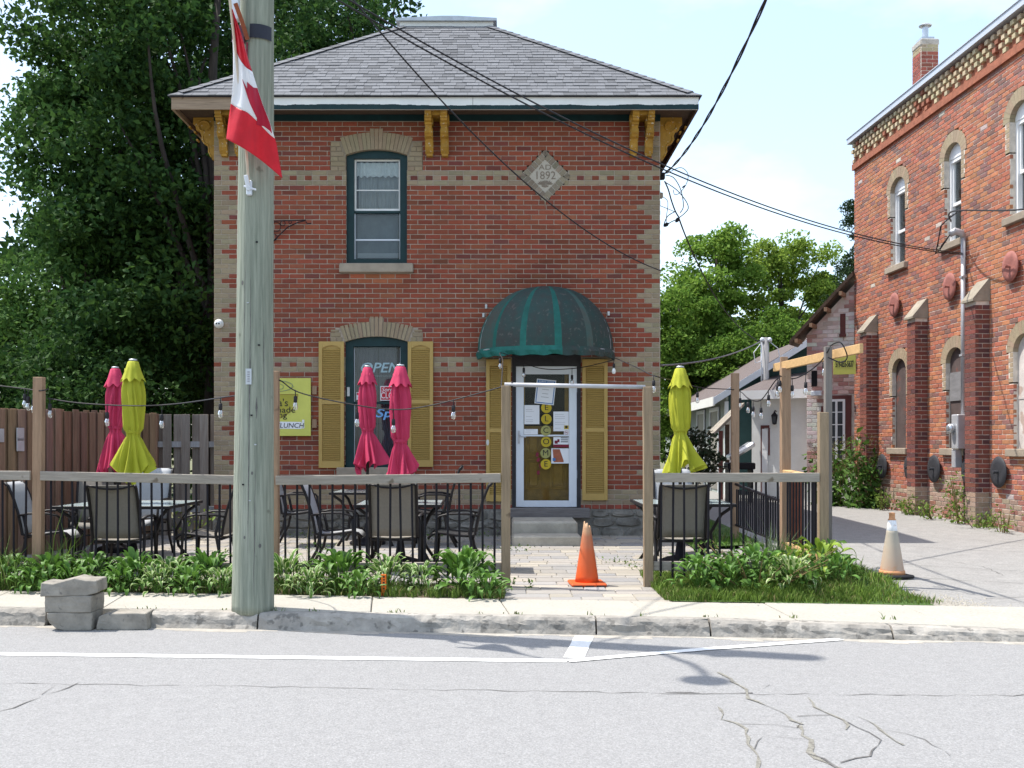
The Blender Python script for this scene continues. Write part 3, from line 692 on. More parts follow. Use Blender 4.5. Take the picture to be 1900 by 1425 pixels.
# arched window surrounds
def surround(xc, hw, zs, zc, zsh0, zsh1, zx, kw, kz, n, seamy, name):
    half = 0.668; rr = random.Random(n); ins = arch_pts(xc, hw + 0.002, zs, zc, 60)
    s = zc - zs; Rr = (hw*hw + s*s) / (2*s); cz = zc - Rr; a0 = math.asin(hw / Rr)
    def top(x): return min(zx, zsh1 + (zx - zsh1) * (1 - ((x - xc) / half) ** 2))
    o = MB(); o.box(xc - half, xc - hw - 0.004, 0.008, 0.12, zsh0, zsh1 - 0.02)
    o.box(xc + hw + 0.004, xc + half, 0.008, 0.12, zsh0, zsh1 - 0.02)
    poly = [(xc - half, zs + 0.01)] + [p for p in ins[::6]] + [(xc + half, zs + 0.01)] + [(xc + (half + 0.02) * (1 - t / 8), top(xc + half * (1 - t / 8)) + 0.055) for t in range(17)]
    o.prism(poly, 0.009, 0.11); o.box(xc - 0.13, xc + 0.13, 0.0105, 0.1, zx, kz + 0.02); back = o.build(name, M['mortar'] if seamy else mat('buff_mortar', (0.275, 0.225, 0.168), 0.95, 0.15, 9, 0.4), house)
    for i in range(n):
        t0 = -a0 + 2 * a0 * i / n; t1 = -a0 + 2 * a0 * (i + 1) / n; g = 0.006 if seamy else 0.0025
        kx = abs((t0 + t1) / 2) < a0 * kw
        def ray(t):
            x = xc + Rr * math.sin(t); z = cz + Rr * math.cos(t); L_ = 0.0
            dx, dz = math.sin(t), math.cos(t)
            while z + dz * L_ < (kz if kx else top(x + dx * L_)) - 0.004 and L_ < 0.5: L_ += 0.004
            return (x, z), (x + dx * L_, z + dz * L_)
        (a, b), (c, d) = ray(t0 + g / Rr), ray(t1 - g / Rr)
        m = MB(); c_ = jit((0.30, 0.238, 0.155), rr, 0.10 if seamy else 0.05, 0.04); e = rr.uniform(-0.003, 0.003)
        m.prism([(a[0], a[1]), (c[0], c[1]), (d[0], d[1]), (b[0], b[1])][::-1], -0.009 + e, 0.09, col=c_)
        m.build('voussoir', M['brickf'], back)
    for sg in (-1, 1):
        z = zsh0; k = 0
        while z < zsh1 - 0.02:
            zz = min(z + CO, zsh1 + 0.05)
            xin = hw + 0.006
            if (z + zz) / 2 > zs - 0.02:
                zt = zz; xin = Rr * math.sin(a0) + max(0, (zt - cz - Rr * math.cos(a0))) * math.tan(a0) + 0.012
            xs = [xin, half] if (k % 2 or half - xin < 0.16) else [xin, (xin + half) / 2, half]
            for a, b in zip(xs[:-1], xs[1:]):
                zt = min(zz - 0.009, top(xc + sg * b) - 0.004)
                if zt - z > 0.02:
                    m = MB(); p, q = sorted((xc + sg * (a + 0.003), xc + sg * (b - 0.005))); m.brick(p, q, z, zt, -0.003, 0.05, 0.003, jit((0.30, 0.238, 0.155), rr, 0.10, 0.04)); m.build('brick', M['brickf'], back)
            z += CO; k += 1
surround(uw['xc'], 0.4415, 5.59, 5.669, 5.358, 5.786, 5.919, 0.17, 5.972, 17, False, 'arch')
surround(lw['xc'], 0.457, 2.88, 2.958, 2.882, 3.06, 3.172, 0.14, 3.245, 17, True, 'arch')
for (a, b, z0, z1) in ((630, 767, 3.878, 4.012), (625, 770, 0.912, 1.058)):
    m = MB(); m.bbox(hx(a), hx(b), -0.06, 0.14, z0, z1, 0.012); m.build('window_sill', M['sill'], house)

# date diamond
dm = MB(); dxc, dzc, dw, dh = dia
dm.prism([(dxc - dw, dzc), (dxc, dzc - dh), (dxc + dw, dzc), (dxc, dzc + dh)][::-1], 0.004, 0.1); tablet = dm.build('date_stone', M['tablet'], house)
r = random.Random(4)
for sx_, sz_ in ((1, 1), (-1, 1), (1, -1), (-1, -1)):
    n = 7
    for i in range(n):
        t0, t1 = i / n + 0.012, (i + 1) / n - 0.012
        o0 = (dxc + sx_ * dw * 0.985 * t0, dzc + sz_ * dh * 0.985 * (1 - t0)); o1 = (dxc + sx_ * dw * 0.985 * t1, dzc + sz_ * dh * 0.985 * (1 - t1))
        k = 0.092 * 0.72; i0 = (o0[0] - sx_ * k, o0[1] - sz_ * k); i1 = (o1[0] - sx_ * k, o1[1] - sz_ * k)
        if i == 0: i0 = (dxc, o0[1] - k * 1.6)
        if i == n - 1: i1 = (o1[0] - sx_ * k * 1.6, dzc)
        pl = [o0, o1, i1, i0]
        if sx_ * sz_ < 0: pl = pl[::-1]
        m = MB(); m.prism(pl, -0.004 + r.uniform(-0.002, 0.002), 0.03, col=jit((0.25, 0.205, 0.15), r, 0.2, 0.05)); m.build('brick', M['brickf'], tablet)
text('AD', 0.105, (dxc, 0.002, dzc + 0.125), M['carve'], tablet, sx=1.25)
text('1892', 0.165, (dxc, 0.002, dzc + 0.005), M['carve'], tablet, sx=0.95)
m = MB()
for a, b, rr_ in ((-0.055, -0.125, 20), (0.0, -0.115, 90), (0.055, -0.125, -20), (0.0, -0.165, 0)):
    for q in range(5):
        an = R(90 + (q - 2) * 32 + rr_ * 0.4); m.prism([(dxc + a, dzc + b), (dxc + a + 0.045 * math.cos(an - .22), dzc + b + 0.045 * math.sin(an - .22)), (dxc + a + 0.06 * math.cos(an), dzc + b + 0.06 * math.sin(an)), (dxc + a + 0.045 * math.cos(an + .22), dzc + b + 0.045 * math.sin(an + .22))], -0.001 - q * 0.0002, 0.005)
m.build('carved_leaves', M['carve'], tablet)

# windows
def arch_frame(xc, hw, z0, zs, zc, jw, hw_, sw_, y0, y1, mt, parent, name='frame'):
    m = MB()
    m.box(xc - hw, xc - hw + jw, y0, y1, z0, zs); m.box(xc + hw - jw, xc + hw, y0, y1, z0, zs)
    m.box(xc - hw + jw, xc + hw - jw, y0, y1, z0, z0 + sw_)
    pts = arch_pts(xc, hw, zs, zc, 16)
    m.prism(pts[::-1] + [(xc - hw, zs), (xc - hw, zs)][:0] + [], y0, y1) if False else None
    poly = [(xc - hw, zs + 0.0001)] + pts[1:-1] + [(xc + hw, zs + 0.0001), (xc + hw - jw, zs), (xc + hw - jw, zs - hw_), (xc - hw + jw, zs - hw_), (xc - hw + jw, zs)]
    poly = poly[::-1]
    m.prism(poly, y0 + 0.001, y1 - 0.001)
    return m.build(name, mt, parent)
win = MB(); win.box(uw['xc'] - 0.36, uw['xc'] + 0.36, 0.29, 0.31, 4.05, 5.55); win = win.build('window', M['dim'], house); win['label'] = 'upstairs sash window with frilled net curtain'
xc = uw['xc']
arch_frame(xc, 0.4405, 4.013, 5.588, 5.667, 0.105, 0.035, 0.075, 0.06, 0.20, M['green'], win)
m = MB(); m.box(xc - 0.336, xc + 0.336, 0.10, 0.16, 4.765, 4.80); m.build('meeting_rail', M['green'], win)
m = MB()
for a in (-0.335, 0.31): m.box(xc + a, xc + a + 0.025, 0.12, 0.15, 4.80, 5.552)
m.box(xc - 0.31, xc + 0.31, 0.12, 0.15, 5.53, 5.552); m.box(xc - 0.31, xc + 0.31, 0.12, 0.15, 4.802, 4.835); m.box(xc - 0.31, xc + 0.31, 0.13, 0.15, 5.10, 5.115)
m.build('sash', M['white'], win)
m = MB()
for a in (-0.335, 0.323): m.box(xc + a, xc + a + 0.012, 0.12, 0.15, 4.09, 4.764)
m.box(xc - 0.322, xc + 0.322, 0.121, 0.15, 4.37, 4.39); m.build('storm_sash', M['alu'], win)
m = MB(); m.box(xc - 0.31, xc + 0.31, 0.138, 0.142, 4.835, 5.53); m.build('pane', M['glass'], win)
m = MB(); m.box(xc - 0.322, xc + 0.322, 0.134, 0.138, 4.09, 4.764); m.build('pane', M['glass'], win)
def drape(name, x0, x1, z0, z1, y, amp, folds, mt, parent, wav=0.0, seed=0):
    rr = random.Random(seed); n = folds * 6; vs = []; ph = [rr.uniform(0.6, 1.4) for _ in range(folds + 2)]
    rows = 5
    for j in range(rows + 1):
        for i in range(n + 1):
            t = i / n; f = t * folds
            z = z1 + (z0 - z1) * j / rows
            if j == rows: z += wav * math.sin(f * 2 * math.pi) * ph[int(f)]
            vs.append((x0 + (x1 - x0) * t, y + amp * math.sin(f * 2 * math.pi) * ph[int(f)] * (0.5 + 0.5 * j / rows), z))
    m = MB(); m.add(vs, [(j*(n+1)+i, j*(n+1)+i+1, (j+1)*(n+1)+i+1, (j+1)*(n+1)+i) for j in range(rows) for i in range(n)])
    return m.build(name, mt, parent, True)
drape('valance', xc - 0.31, xc + 0.31, 5.32, 5.525, 0.19, 0.026, 7, mat('valance_lace', (0.72, 0.73, 0.72), 0.9, 0.1, 20), win, 0.018, 2)
drape('curtain', xc - 0.29, xc - 0.02, 4.86, 5.40, 0.235, 0.016, 4, mat('net_curtain', (0.33, 0.34, 0.335), 0.9, 0.16, 8, stretch=(6, 6, 0.5)), win, 0, 3)
drape('curtain', xc - 0.03, xc + 0.31, 4.86, 5.40, 0.250, 0.016, 5, bpy.data.materials['net_curtain'], win, 0, 4)
drape('curtain', xc - 0.31, xc + 0.31, 4.14, 4.76, 0.24, 0.006, 3, mat('grey_net', (0.14, 0.16, 0.17), 0.9, 0.15, 6), win, 0, 5)
m = MB(); m.box(xc - 0.3, xc + 0.3, 0.20, 0.215, 4.13, 4.20); m.build('roller_rail', M['slinglight'], win)

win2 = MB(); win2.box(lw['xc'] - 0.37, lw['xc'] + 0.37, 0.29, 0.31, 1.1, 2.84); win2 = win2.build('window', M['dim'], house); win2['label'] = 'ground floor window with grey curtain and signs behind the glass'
arch_frame(lw['xc'], 0.456, 1.06, 2.878, 2.956, 0.115, 0.06, 0.07, 0.05, 0.20, M['green'], win2)
m = MB(); m.box(xc - 0.34, xc + 0.34, 0.10, 0.16, 1.98, 2.015); m.build('meeting_rail', M['green'], win2)
m = MB()
for a in (-0.339, 0.331): m.box(xc + a, xc + a + 0.008, 0.11, 0.15, 1.14, 1.979); m.box(xc + a, xc + a + 0.008, 0.11, 0.15, 2.016, 2.81)
m.box(xc - 0.33, xc + 0.33, 0.11, 0.15, 1.135, 1.16); m.build('sash', M['alu'], win2)
m = MB(); m.box(xc - 0.331, xc + 0.331, 0.128, 0.132, 1.16, 1.979); m.box(xc - 0.331, xc + 0.331, 0.128, 0.132, 2.016, 2.81); m.build('pane', M['glass'], win2)
drape('curtain', xc - 0.33, xc - 0.005, 1.15, 2.81, 0.24, 0.014, 6, M['curtain2'], win2, 0, 6)
drape('curtain', xc + 0.005, xc + 0.33, 1.15, 2.81, 0.242, 0.014, 6, M['curtain2'], win2, 0, 7)
m = MB(); m.bbox(hx(643), hx(648), 0.03, 0.052, hz(735), hz(718), 0.003); m.build('plaque', M['curtain'], win2)

# louvred shutters
sh_slat = {}
def shutter(px0, px1, py0, py1, split):
    x0, x1, z1, z0 = hx(px0), hx(px1), hz(py0), hz(py1); w = x1 - x0
    m = MB(); st = 0.052; y0, y1 = -0.045, -0.012
    m.bbox(x0, x0 + st, y0, y1, z0, z1, 0.003); m.bbox(x1 - st, x1, y0, y1, z0, z1, 0.003)
    a, b = x0 + st - 0.002, x1 - st + 0.002; zs = z0 + (z1 - z0) * split
    m.box(a, b, y0 + 0.003, y1, z0, z0 + 0.10); m.box(a, b, y0 + 0.003, y1, zs - 0.03, zs + 0.03); m.box(a, b, y0 + 0.003, y1, z1 - 0.055, z1)
    for i in range(6):
        t0, t1 = i / 6, (i + 1) / 6; f = lambda t: 0.045 * abs(2 * t - 1) ** 2.2
        m.prism([(a + (b-a)*t0, z1 - 0.05), (a + (b-a)*t1, z1 - 0.05), (a + (b-a)*t1, z1 - 0.056 - f(t1)), (a + (b-a)*t0, z1 - 0.056 - f(t0))][::-1], y0 + 0.004, y1)
    m.box(a, b, y1 - 0.004, y1, z0 + 0.1, z1 - 0.06)
    sh = m.build('shutter', M['shutter'], house)
    key = round(w, 3)
    if key not in sh_slat:
        q = MB(); q.box(-(w/2 - st), w/2 - st, -0.013, 0.013, -0.004, 0.004, M=Matrix.Rotation(R(38), 4, 'X')); sh_slat[key] = q.mesh('slat', M['shutter'])
    for za, zb in ((z0 + 0.10, zs - 0.03), (zs + 0.03, z1 - 0.10)):
        n = int((zb - za) / 0.0265)
        for i in range(n): link('slat', sh_slat[key], sh, ((x0 + x1) / 2, y0 + 0.019, za + (i + 0.6) * (zb - za) / n))
    return sh
s1 = shutter(592, 639, 634, 868, 0.52); s2 = shutter(757, 804, 634, 866, 0.52)
s3 = shutter(902, 948, 667, 930, 0.50); s4 = shutter(1080, 1127, 667, 928, 0.50)
m = MB(); m.lathe([(0.0, 0), (0.02, 0.002), (0.022, 0.006), (0.0, 0.009)], 10); o = m.build('paint_chip', M['curtain'], s3, loc=(hx(905), -0.044, hz(821))); o.rotation_euler = (R(90), 0, 0); o.scale = (0.9, 2.0, 1)

# storm door and the ochre door behind it
door = MB()
for a, b, z0, z1 in ((hx(950), hx(957), 0.475, 2.69), (hx(1071), hx(1078), 0.475, 2.69), (hx(957), hx(1071), 2.53, 2.69)): door.box(a, b, 0.02, 0.28, z0, z1)
door = door.build('door_frame', mat('door_case', (0.03, 0.03, 0.035), 0.6, 0.3, 8), house)
d0, d1, dz0, dz1 = hx(957.3), hx(1070.6), 0.482, 2.525
g0, g1, gz0, gz1 = hx(972), hx(1056), hz(929), hz(694)
m = MB(); m.bbox(d0, g0, 0.03, 0.065, dz0, dz1, 0.004); m.bbox(g1, d1, 0.03, 0.065, dz0, dz1, 0.004)
m.box(g0 - 0.003, g1 + 0.003, 0.034, 0.064, dz0, gz0); m.box(g0 - 0.003, g1 + 0.003, 0.034, 0.064, gz1, dz1)
m.box(g0, g1, 0.036, 0.06, hz(809.5), hz(806.5)); sdoor = m.build('storm_door', M['alu'], house)
m = MB(); m.box(g0, g1, 0.046, 0.05, gz0, hz(809.5)); m.box(g0, g1, 0.046, 0.05, hz(806.5), gz1); m.build('pane', M['doorglass'], sdoor)
m = MB(); m.bbox(hx(961), hx(964.5), 0.012, 0.03, hz(823), hz(799), 0.003); m.tube([(hx(963), 0.0, hz(806)), (hx(967), -0.02, hz(810)), (hx(976), -0.02, hz(811))], 0.008, 6); m.build('handle', M['steel'], sdoor)
m = MB()
for z in (hz(720), hz(880)): m.box(d1 + 0.001, d1 + 0.012, 0.022, 0.04, z - 0.06, z + 0.06)
m.build('hinge', M['alu'], sdoor)
m = MB(); m.box(g0 - 0.02, g1 + 0.02, 0.17, 0.22, dz0, hz(790)); m.box(hx(1049), g1 + 0.02, 0.17, 0.22, hz(790), dz1); m.box(g0 - 0.02, hx(974.5), 0.17, 0.22, hz(790), dz1)
m.box(hx(974.5), hx(1049), 0.2, 0.22, hz(790), dz1, 1)
inner = m.build('inner_door', [M['ochre'], M['dark']], house)
for a, b in ((976, 1004), (1022, 1052)):
    for zz in ((926, 852), (846, 800)):
        m = MB(); x0, x1, z0, z1 = hx(a), hx(b), hz(zz[0]) + 0.14 * (zz[0] > 900), hz(zz[1])
        for p in ((x0, x1, z0, z0+.018), (x0, x1, z1-.018, z1), (x0, x0+.018, z0+.018, z1-.018), (x1-.018, x1, z0+.018, z1-.018)): m.box(p[0], p[1], 0.158, 0.171, p[2], p[3])
        m.bbox(x0 + 0.05, x1 - 0.05, 0.160, 0.171, z0 + 0.05, z1 - 0.05, 0.006); m.build('panel', M['ochre'], inner)
m = MB(); m.bbox(hx(945), hx(1094), -0.10, 0.25, 0.325, 0.472, 0.012); m.build('door_sill', mat('grey_timber', (0.17, 0.155, 0.15), 0.9, 0.25, 6, 0.5, stretch=(0.6, 6, 6)), house)

# eaves, fascia, brackets
m = MB(); OV = 0.47; EX0, EX1 = -OV, WH + OV
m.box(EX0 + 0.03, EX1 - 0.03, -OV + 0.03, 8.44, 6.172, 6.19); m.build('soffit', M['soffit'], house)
m = MB(); m.box(-0.002, WH + 0.002, -0.014, 0.2, 6.082, 6.171); m.build('frieze', M['green'], house)
m = MB(); m.box(EX0, hx(500), -OV, -OV + 0.03, 6.10, 6.275); m.box(EX0 - 0.001, EX0 + 0.03, -OV + 0.031, 8.44, 6.10, 6.275); m.build('fascia', M['rawwood'], house)
for a, b in ((500.3, 890.7), (891.3, 1288.5)):
    m = MB(); m.box(hx(500.3) if a < 600 else 0.003 + hx(500) + (891 - 500) / 132.04, hx(500) + (891 - 500) / 132.04 - 0.003 if a < 600 else EX1, -OV, -OV + 0.03, 6.10, 6.275); m.build('fascia', M['white'], house)
m = MB(); r = random.Random(17); xx = hx(500.5); e = 6.163
while xx < EX1:
    w = r.uniform(0.02, 0.07); e = clamp(e + r.uniform(-0.006, 0.006), 6.152, 6.172); m.box(xx, min(xx + w, EX1 + 0.001), -OV - 0.0025, -OV - 0.0002, 6.098, e); xx += w + 0.0001
m.build('painted_strip', M['green'], house)
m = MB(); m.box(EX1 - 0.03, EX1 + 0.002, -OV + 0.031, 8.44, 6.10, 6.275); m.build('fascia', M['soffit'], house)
def bracket_prof():
    return [(0.0, 6.168), (-0.415, 6.168), (-0.418, 6.07), (-0.375, 6.035), (-0.36, 5.985), (-0.30, 5.965), (-0.265, 5.90), (-0.275, 5.845), (-0.23, 5.79), (-0.165, 5.775), (-0.135, 5.72), (-0.14, 5.665), (-0.10, 5.61), (-0.075, 5.585), (-0.075, 5.555), (0.0, 5.55)]
def bracket(x, side=0, y=0.0):
    m = MB(); p = bracket_prof(); w = 0.045
    T = None
    if side: T = Matrix.Translation((x, y, 0)) @ Matrix.Rotation(R(-90 if side < 0 else 90), 4, 'Z')
    else: T = Matrix.Translation((x, 0, 0))
    if side: p = [(a * 0.80, b) for a, b in p]
    hole = [(-0.155 + 0.055 * math.cos(R(a)), 6.045 + 0.05 * math.sin(R(a))) for a in range(90, 451, 30)]
    m.prism([p[0], (-0.155, 6.168)] + hole + [(-0.1551, 6.168)] + p[1:] if False else p, -w, w, 'x', M=T)
    for sgn in (-1, 1):                                  # raised scroll and edge bead on each cheek
        pts = [(sgn * (w + 0.004), -0.17 + 0.085 * math.cos(t), 6.04 + 0.075 * math.sin(t)) for t in [R(a) for a in range(-60, 300, 30)]]
        m.tube([T @ Vector(q) for q in pts], 0.016, 5)
        pts = [(sgn * (w + 0.003), a * 0.82 - 0.012, b) for a, b in p[6:14]]
        m.tube([T @ Vector(q) for q in pts], 0.012, 5)
    for (ya, za) in ((-0.385, 6.03), (-0.31, 5.955), (-0.275, 5.84)):
        m.tube([T @ Vector((-w - 0.004, ya, za)), T @ Vector((w + 0.004, ya, za))], 0.016, 6)
    return m.build('eave_bracket', M['ochrebr'], house)
for px in (418, 446, 797.5, 826, 1174, 1202): bracket(hx(px))
for sd, xx in ((-1, -0.004), (1, WH + 0.004)): bracket(xx, sd, 0.16)
for a, b in ((797.5, 826), (1174, 1202), (418, 446)):
    m = MB(); m.box(hx(a) + 0.046, hx(b) - 0.046, -0.36, -0.02, 6.06, 6.169); m.build('bracket_panel', M['ochrebr'], house)

# hip roof with shingles
TT, PT, ZE = 2.97, 0.724, 6.278; AN = math.atan(PT)
rb = [(EX0 - 0.035, -OV - 0.035), (EX1 + 0.035, -OV - 0.035), (EX1 + 0.035, 8.5), (EX0 - 0.035, 8.5)]
rt = [(rb[0][0] + TT, rb[0][1] + TT), (rb[1][0] - TT, rb[1][1] + TT), (rb[2][0] - TT, rb[2][1] - TT), (rb[3][0] + TT, rb[3][1] - TT)]
m = MB(); m.add([(x, y, ZE) for x, y in rb] + [(x, y, ZE + PT * TT) for x, y in rt], [(3, 2, 1, 0), (4, 5, 6, 7), (0, 1, 5, 4), (1, 2, 6, 5), (2, 3, 7, 6), (3, 0, 4, 7)])
roof = m.build('roof', M['roofbase'], house)
m = MB(); m.box(rb[0][0], rb[1][0], rb[0][1], rb[0][1] + 0.02, ZE - 0.012, ZE - 0.001); m.build('drip_edge', M['black'], roof)
SW = [0.11, 0.145, 0.18, 0.23]; EXPO = 0.142
def tab(w, z=0.0):
    "wedge shingle lying along local x, bottom edge at y 0, thick towards the bottom"
    return [(0.002, 0, 0), (w-0.002, 0, 0), (w-0.002, 0.16, 0), (0.002, 0.16, 0), (0.002, 0, 0.013), (w-0.002, 0, 0.013), (w-0.002, 0.16, 0.003), (0.002, 0.16, 0.003)]
TF = ((0,1,5,4), (4,5,6,7), (1,2,6,5), (3,0,4,7))
tabm = {}
for w in SW:
    m = MB(); m.add(tab(w), TF); tabm[w] = m.mesh('shingle', M['shingle'])
def sh_col(r):
    t = r.random(); g = r.uniform(0.155, 0.185)
    if t < 0.22: g *= r.uniform(0.68, 0.85)
    elif t < 0.32: g *= 1.1
    return (g * 0.96, g * 0.985, g * 1.06)
r = random.Random(31); SLP = TT / math.cos(AN); joined = MB(); nsing = 0
nrow = int(SLP / EXPO) + 1
for side in range(3):
    if side == 0: T = Matrix.Translation((rb[0][0], rb[0][1], ZE)) @ Matrix.Rotation(AN, 4, 'X'); Wd = rb[1][0] - rb[0][0]
    elif side == 1: T = Matrix.Translation((rb[1][0], rb[1][1], ZE)) @ Matrix.Rotation(R(90), 4, 'Z') @ Matrix.Rotation(AN, 4, 'X'); Wd = rb[2][1] - rb[1][1]
    else: T = Matrix.Translation((rb[3][0], rb[3][1], ZE)) @ Matrix.Rotation(R(-90), 4, 'Z') @ Matrix.Rotation(AN, 4, 'X'); Wd = rb[2][1] - rb[1][1]
    for i in range(nrow):
        s0 = i * EXPO; ins = s0 * math.cos(AN); xa, xb = ins, Wd - ins; x = xa - r.uniform(0, 0.2)
        while x < xb:
            w = r.choice(SW); c = sh_col(r); lift = 0.004 * (r.random() < 0.35)
            whole = x > xa + 0.02 and x + w < xb - 0.16
            if side == 0 and whole and nsing < 299 and i < 13:
                px = CX + (X0H + rb[0][0] + x) / 14.9 * FPX
                if px > 512 and px < 1290 and (i % 2 == 0 or i < 10):
                    o = link('shingle', tabm[w], roof, T @ Vector((x, s0 - 0.004, 0.002 + lift))); o.rotation_euler = (AN, 0, 0); o.color = (*c, 1); nsing += 1; x += w; continue
            a, b = max(x, xa), min(x + w, xb)
            if b - a > 0.02:
                sh = 0.16 * math.cos(AN)
                vs = [Vector((min(max(px_ + 0, a), b) if px_ else px_, py, pz)) for px_, py, pz in [(a + .002, 0, 0), (b - .002, 0, 0), (b - .002, .16, 0), (a + .002, .16, 0), (a + .002, 0, .013), (b - .002, 0, .013), (b - .002, .16, .003), (a + .002, .16, .003)]]
                for k in (2, 3, 6, 7): vs[k].x = min(max(vs[k].x, xa + sh), xb - sh)
                joined.add([T @ (v + Vector((0, s0 - 0.004, 0.002 + lift))) for v in vs], TF, 0, c)
            x += w
stuff(joined.build('shingle_field', M['shinglef'], roof))
hc = MB()
for (a, b) in ((0, 0), (1, 1)):
    p0 = Vector((*rb[a], ZE)); p1 = Vector((*rt[b], ZE + PT * TT)); n = 26; d = (p1 - p0)
    sd = Vector((0, 0, 1)).cross(d).normalized(); up = d.normalized().cross(sd).normalized() * (1 if d.normalized().cross(sd).z > 0 else -1)
    for i in range(1, n):
        q0 = p0 + d * (i / n); q1 = p0 + d * ((i + 1.25) / n); c = sh_col(r); h0, h1 = up * 0.026, up * 0.016
        drop = Vector((0, 0, -0.05)) ; wd = 0.13
        hc.add([q0 + h0, q0 + sd * wd + h0 + drop, q1 + sd * wd + h1 + drop, q1 + h1, q0 - sd * wd + h0 + drop, q1 - sd * wd + h1 + drop, q0 + sd * wd + drop - up * 0.01, q0 - sd * wd + drop - up * 0.01, q0 - up * 0.01],
               [(0, 1, 2, 3), (4, 0, 3, 5), (0, 8, 6, 1), (4, 7, 8, 0)], 0, c)
stuff(hc.build('hip_cap', M['shinglef'], roof))
x0, x1, y0, y1 = rt[0][0], rt[1][0], rt[0][1], rt[2][1]; zt = ZE + PT * TT
m = MB(); m.box(x0 - 0.02, x1 + 0.02, y0 - 0.0, y1, zt - 0.05, zt + 0.085); m.build('roof_deck', M['white'], roof)
m = MB(); m.prism([(x0 - 0.08, zt + 0.086), (x1 + 0.08, zt + 0.086), (x1 + 0.08, zt + 0.13), ((x0 + x1) / 2 + 0.2, zt + 0.165), ((x0 + x1) / 2 - 0.1, zt + 0.165), (x0 - 0.08, zt + 0.13)][::-1], y0 - 0.06, y1 + 0.06); m.build('deck_coping', M['zinc'], roof)

# domed awning
ax, ay, az = hx(1012.5), 0.0, 2.735; RA, RD, RH = 0.985, 0.88, 0.935
ng = 7; sub = 5
def ap(th, ph):
    # th 0..pi around from left wall edge to right, ph 0..1 from rim to crown
    p = ph * math.pi / 2
    cr = math.cos(p) ** 0.86; sr = math.sin(p)
    return Vector((ax - RA * math.cos(th) * cr, ay - RD * math.sin(th) * cr - 0.008, az + RH * sr))

m = MB(); nh = 12
mi_of = [0, 2, 1, 1, 1, 1, 1]
ribs = [0, R(17), R(43), R(72), R(101), R(130), R(157), math.pi]
for g in range(7):
    t0, t1 = ribs[g], ribs[g + 1]
    for s_ in range(sub):
        u0, u1 = s_ / sub, (s_ + 1) / sub
        for h in range(nh):
            p0, p1 = h / nh, (h + 1) / nh
            def q(u, p):
                a = ap(t0, p); b = ap(t1, p); c = ap(t0 + (t1 - t0) * u, p); l = a.lerp(b, u)
                k = l.lerp(c, 0.12)                       # cloth pulls nearly straight between ribs
                return k
            edge = (s_ == 0 or s_ == sub - 1)
            mi = mi_of[g]
            if g in (1, 2, 3, 4) and s_ == sub - 1: mi = 0 if g < 4 else 2
            m.add([q(u0, p0), q(u1, p0), q(u1, p1), q(u0, p1)], [(0, 1, 2, 3)], mi)
awning = m.build('awning', [M['canvas'], M['canvas_old'], M['canvas_mid']], house)
m = MB(); r = random.Random(2); n = 48
vs = []
for i in range(n + 1):
    th = math.pi * i / n; g = max(k for k in range(7) if ribs[k] <= th + 1e-6); u = (th - ribs[g]) / (ribs[g + 1] - ribs[g])
    b = ap(ribs[g], 0).lerp(ap(ribs[g + 1], 0), u).lerp(ap(th, 0), 0.12)
    o = Vector((-math.cos(th), -math.sin(th), 0)); w = 0.010 * math.sin(i * 1.3) + r.uniform(-0.006, 0.006)
    vs += [b + o * 0.004 + Vector((0, 0, 0.012)), b + o * (0.022 + w) + Vector((0, 0, -0.05)), b + o * (0.012 - w) + Vector((0, 0, -0.115 + w)), b - o * 0.02 + Vector((0, 0, -0.112 + w)), b - o * 0.02]
m.add(vs, [(i*5+j, (i+1)*5+j, (i+1)*5+j+1, i*5+j+1) for i in range(n) for j in range(4)])
for f in range(len(m.f)): m.m[f] = 1 if (f // 4) > 26 else 0
m.build('valance', [M['canvas'], M['canvas_old']], awning)
m = MB()
for th in ribs[1:-1]: m.tube([ap(th, p / 10) * 1.0 + Vector((0, 0.02, -0.01)) for p in range(11)], 0.011, 5)
m.tube([ap(math.pi * i / 24, 0) + Vector((0, 0.03, -0.01)) for i in range(25)], 0.012, 5); m.build('awning_frame', M['steel'], awning)
# loose anchors left in the wall
for px, py in ((897, 585), (1129, 582), (902, 569)):
    m = MB(); m.bbox(hx(px) - 0.016, hx(px) + 0.016, -0.03, 0.0, hz(py) - 0.03, hz(py) + 0.03, 0.004); m.build('old_fixing', M['curtain'], house)

# things fixed to or standing by the house
def H(px, py, y=0.0): return Vector((X0H + hx(px), YH + y, hz(py)))
m = MB(); m.bbox(-0.48, 0.53, -0.012, 0.012, -0.418, 0.418, 0.003)
sgn = tag(m.build('painted_sign', M['yellowsign'], None, False, (X0H + hx(510), YH - 0.05, hz(755.5))), 'yellow green painted cafe sign on the brick wall behind the utility pole', 'sign')
sx0 = lambda px: (px - 510) / 128.0
sz0 = lambda py: (755.5 - py) / 128.0
m = MB(); pts = [(sx0(490 + 30 * math.cos(t)), sz0(739 + 50 * math.sin(t))) for t in [R(a) for a in range(0, 181, 12)]]
m.prism([(p, -q) if False else (p, q) for p, q in [(sx0(460), sz0(732))] + [(sx0(505 - 49 * math.cos(t)), sz0(732 + 46 * math.sin(t))) for t in [R(a) for a in range(6, 180, 12)]] + [(sx0(554), sz0(732))]][::1], -0.0145, -0.0125)
m.build('printed_bowl', M['bowl'], sgn)
m = MB(); pts = [Vector((sx0(512 + 33 * math.cos(t)), -0.0135, sz0(715 + 11 * math.sin(t) - (t - 3) * 0.6))) for t in [R(a) for a in range(-100, 250, 15)]]; m.tube(pts, 0.012, 5, flat=0.2); pts = [Vector((sx0(514 + 14 * math.cos(t)), -0.0137, sz0(718 + 6 * math.sin(t)))) for t in [R(a) for a in range(-60, 200, 20)]]; m.tube(pts, 0.009, 5, flat=0.2); m.build('printed_swirl', M['blue'], sgn)
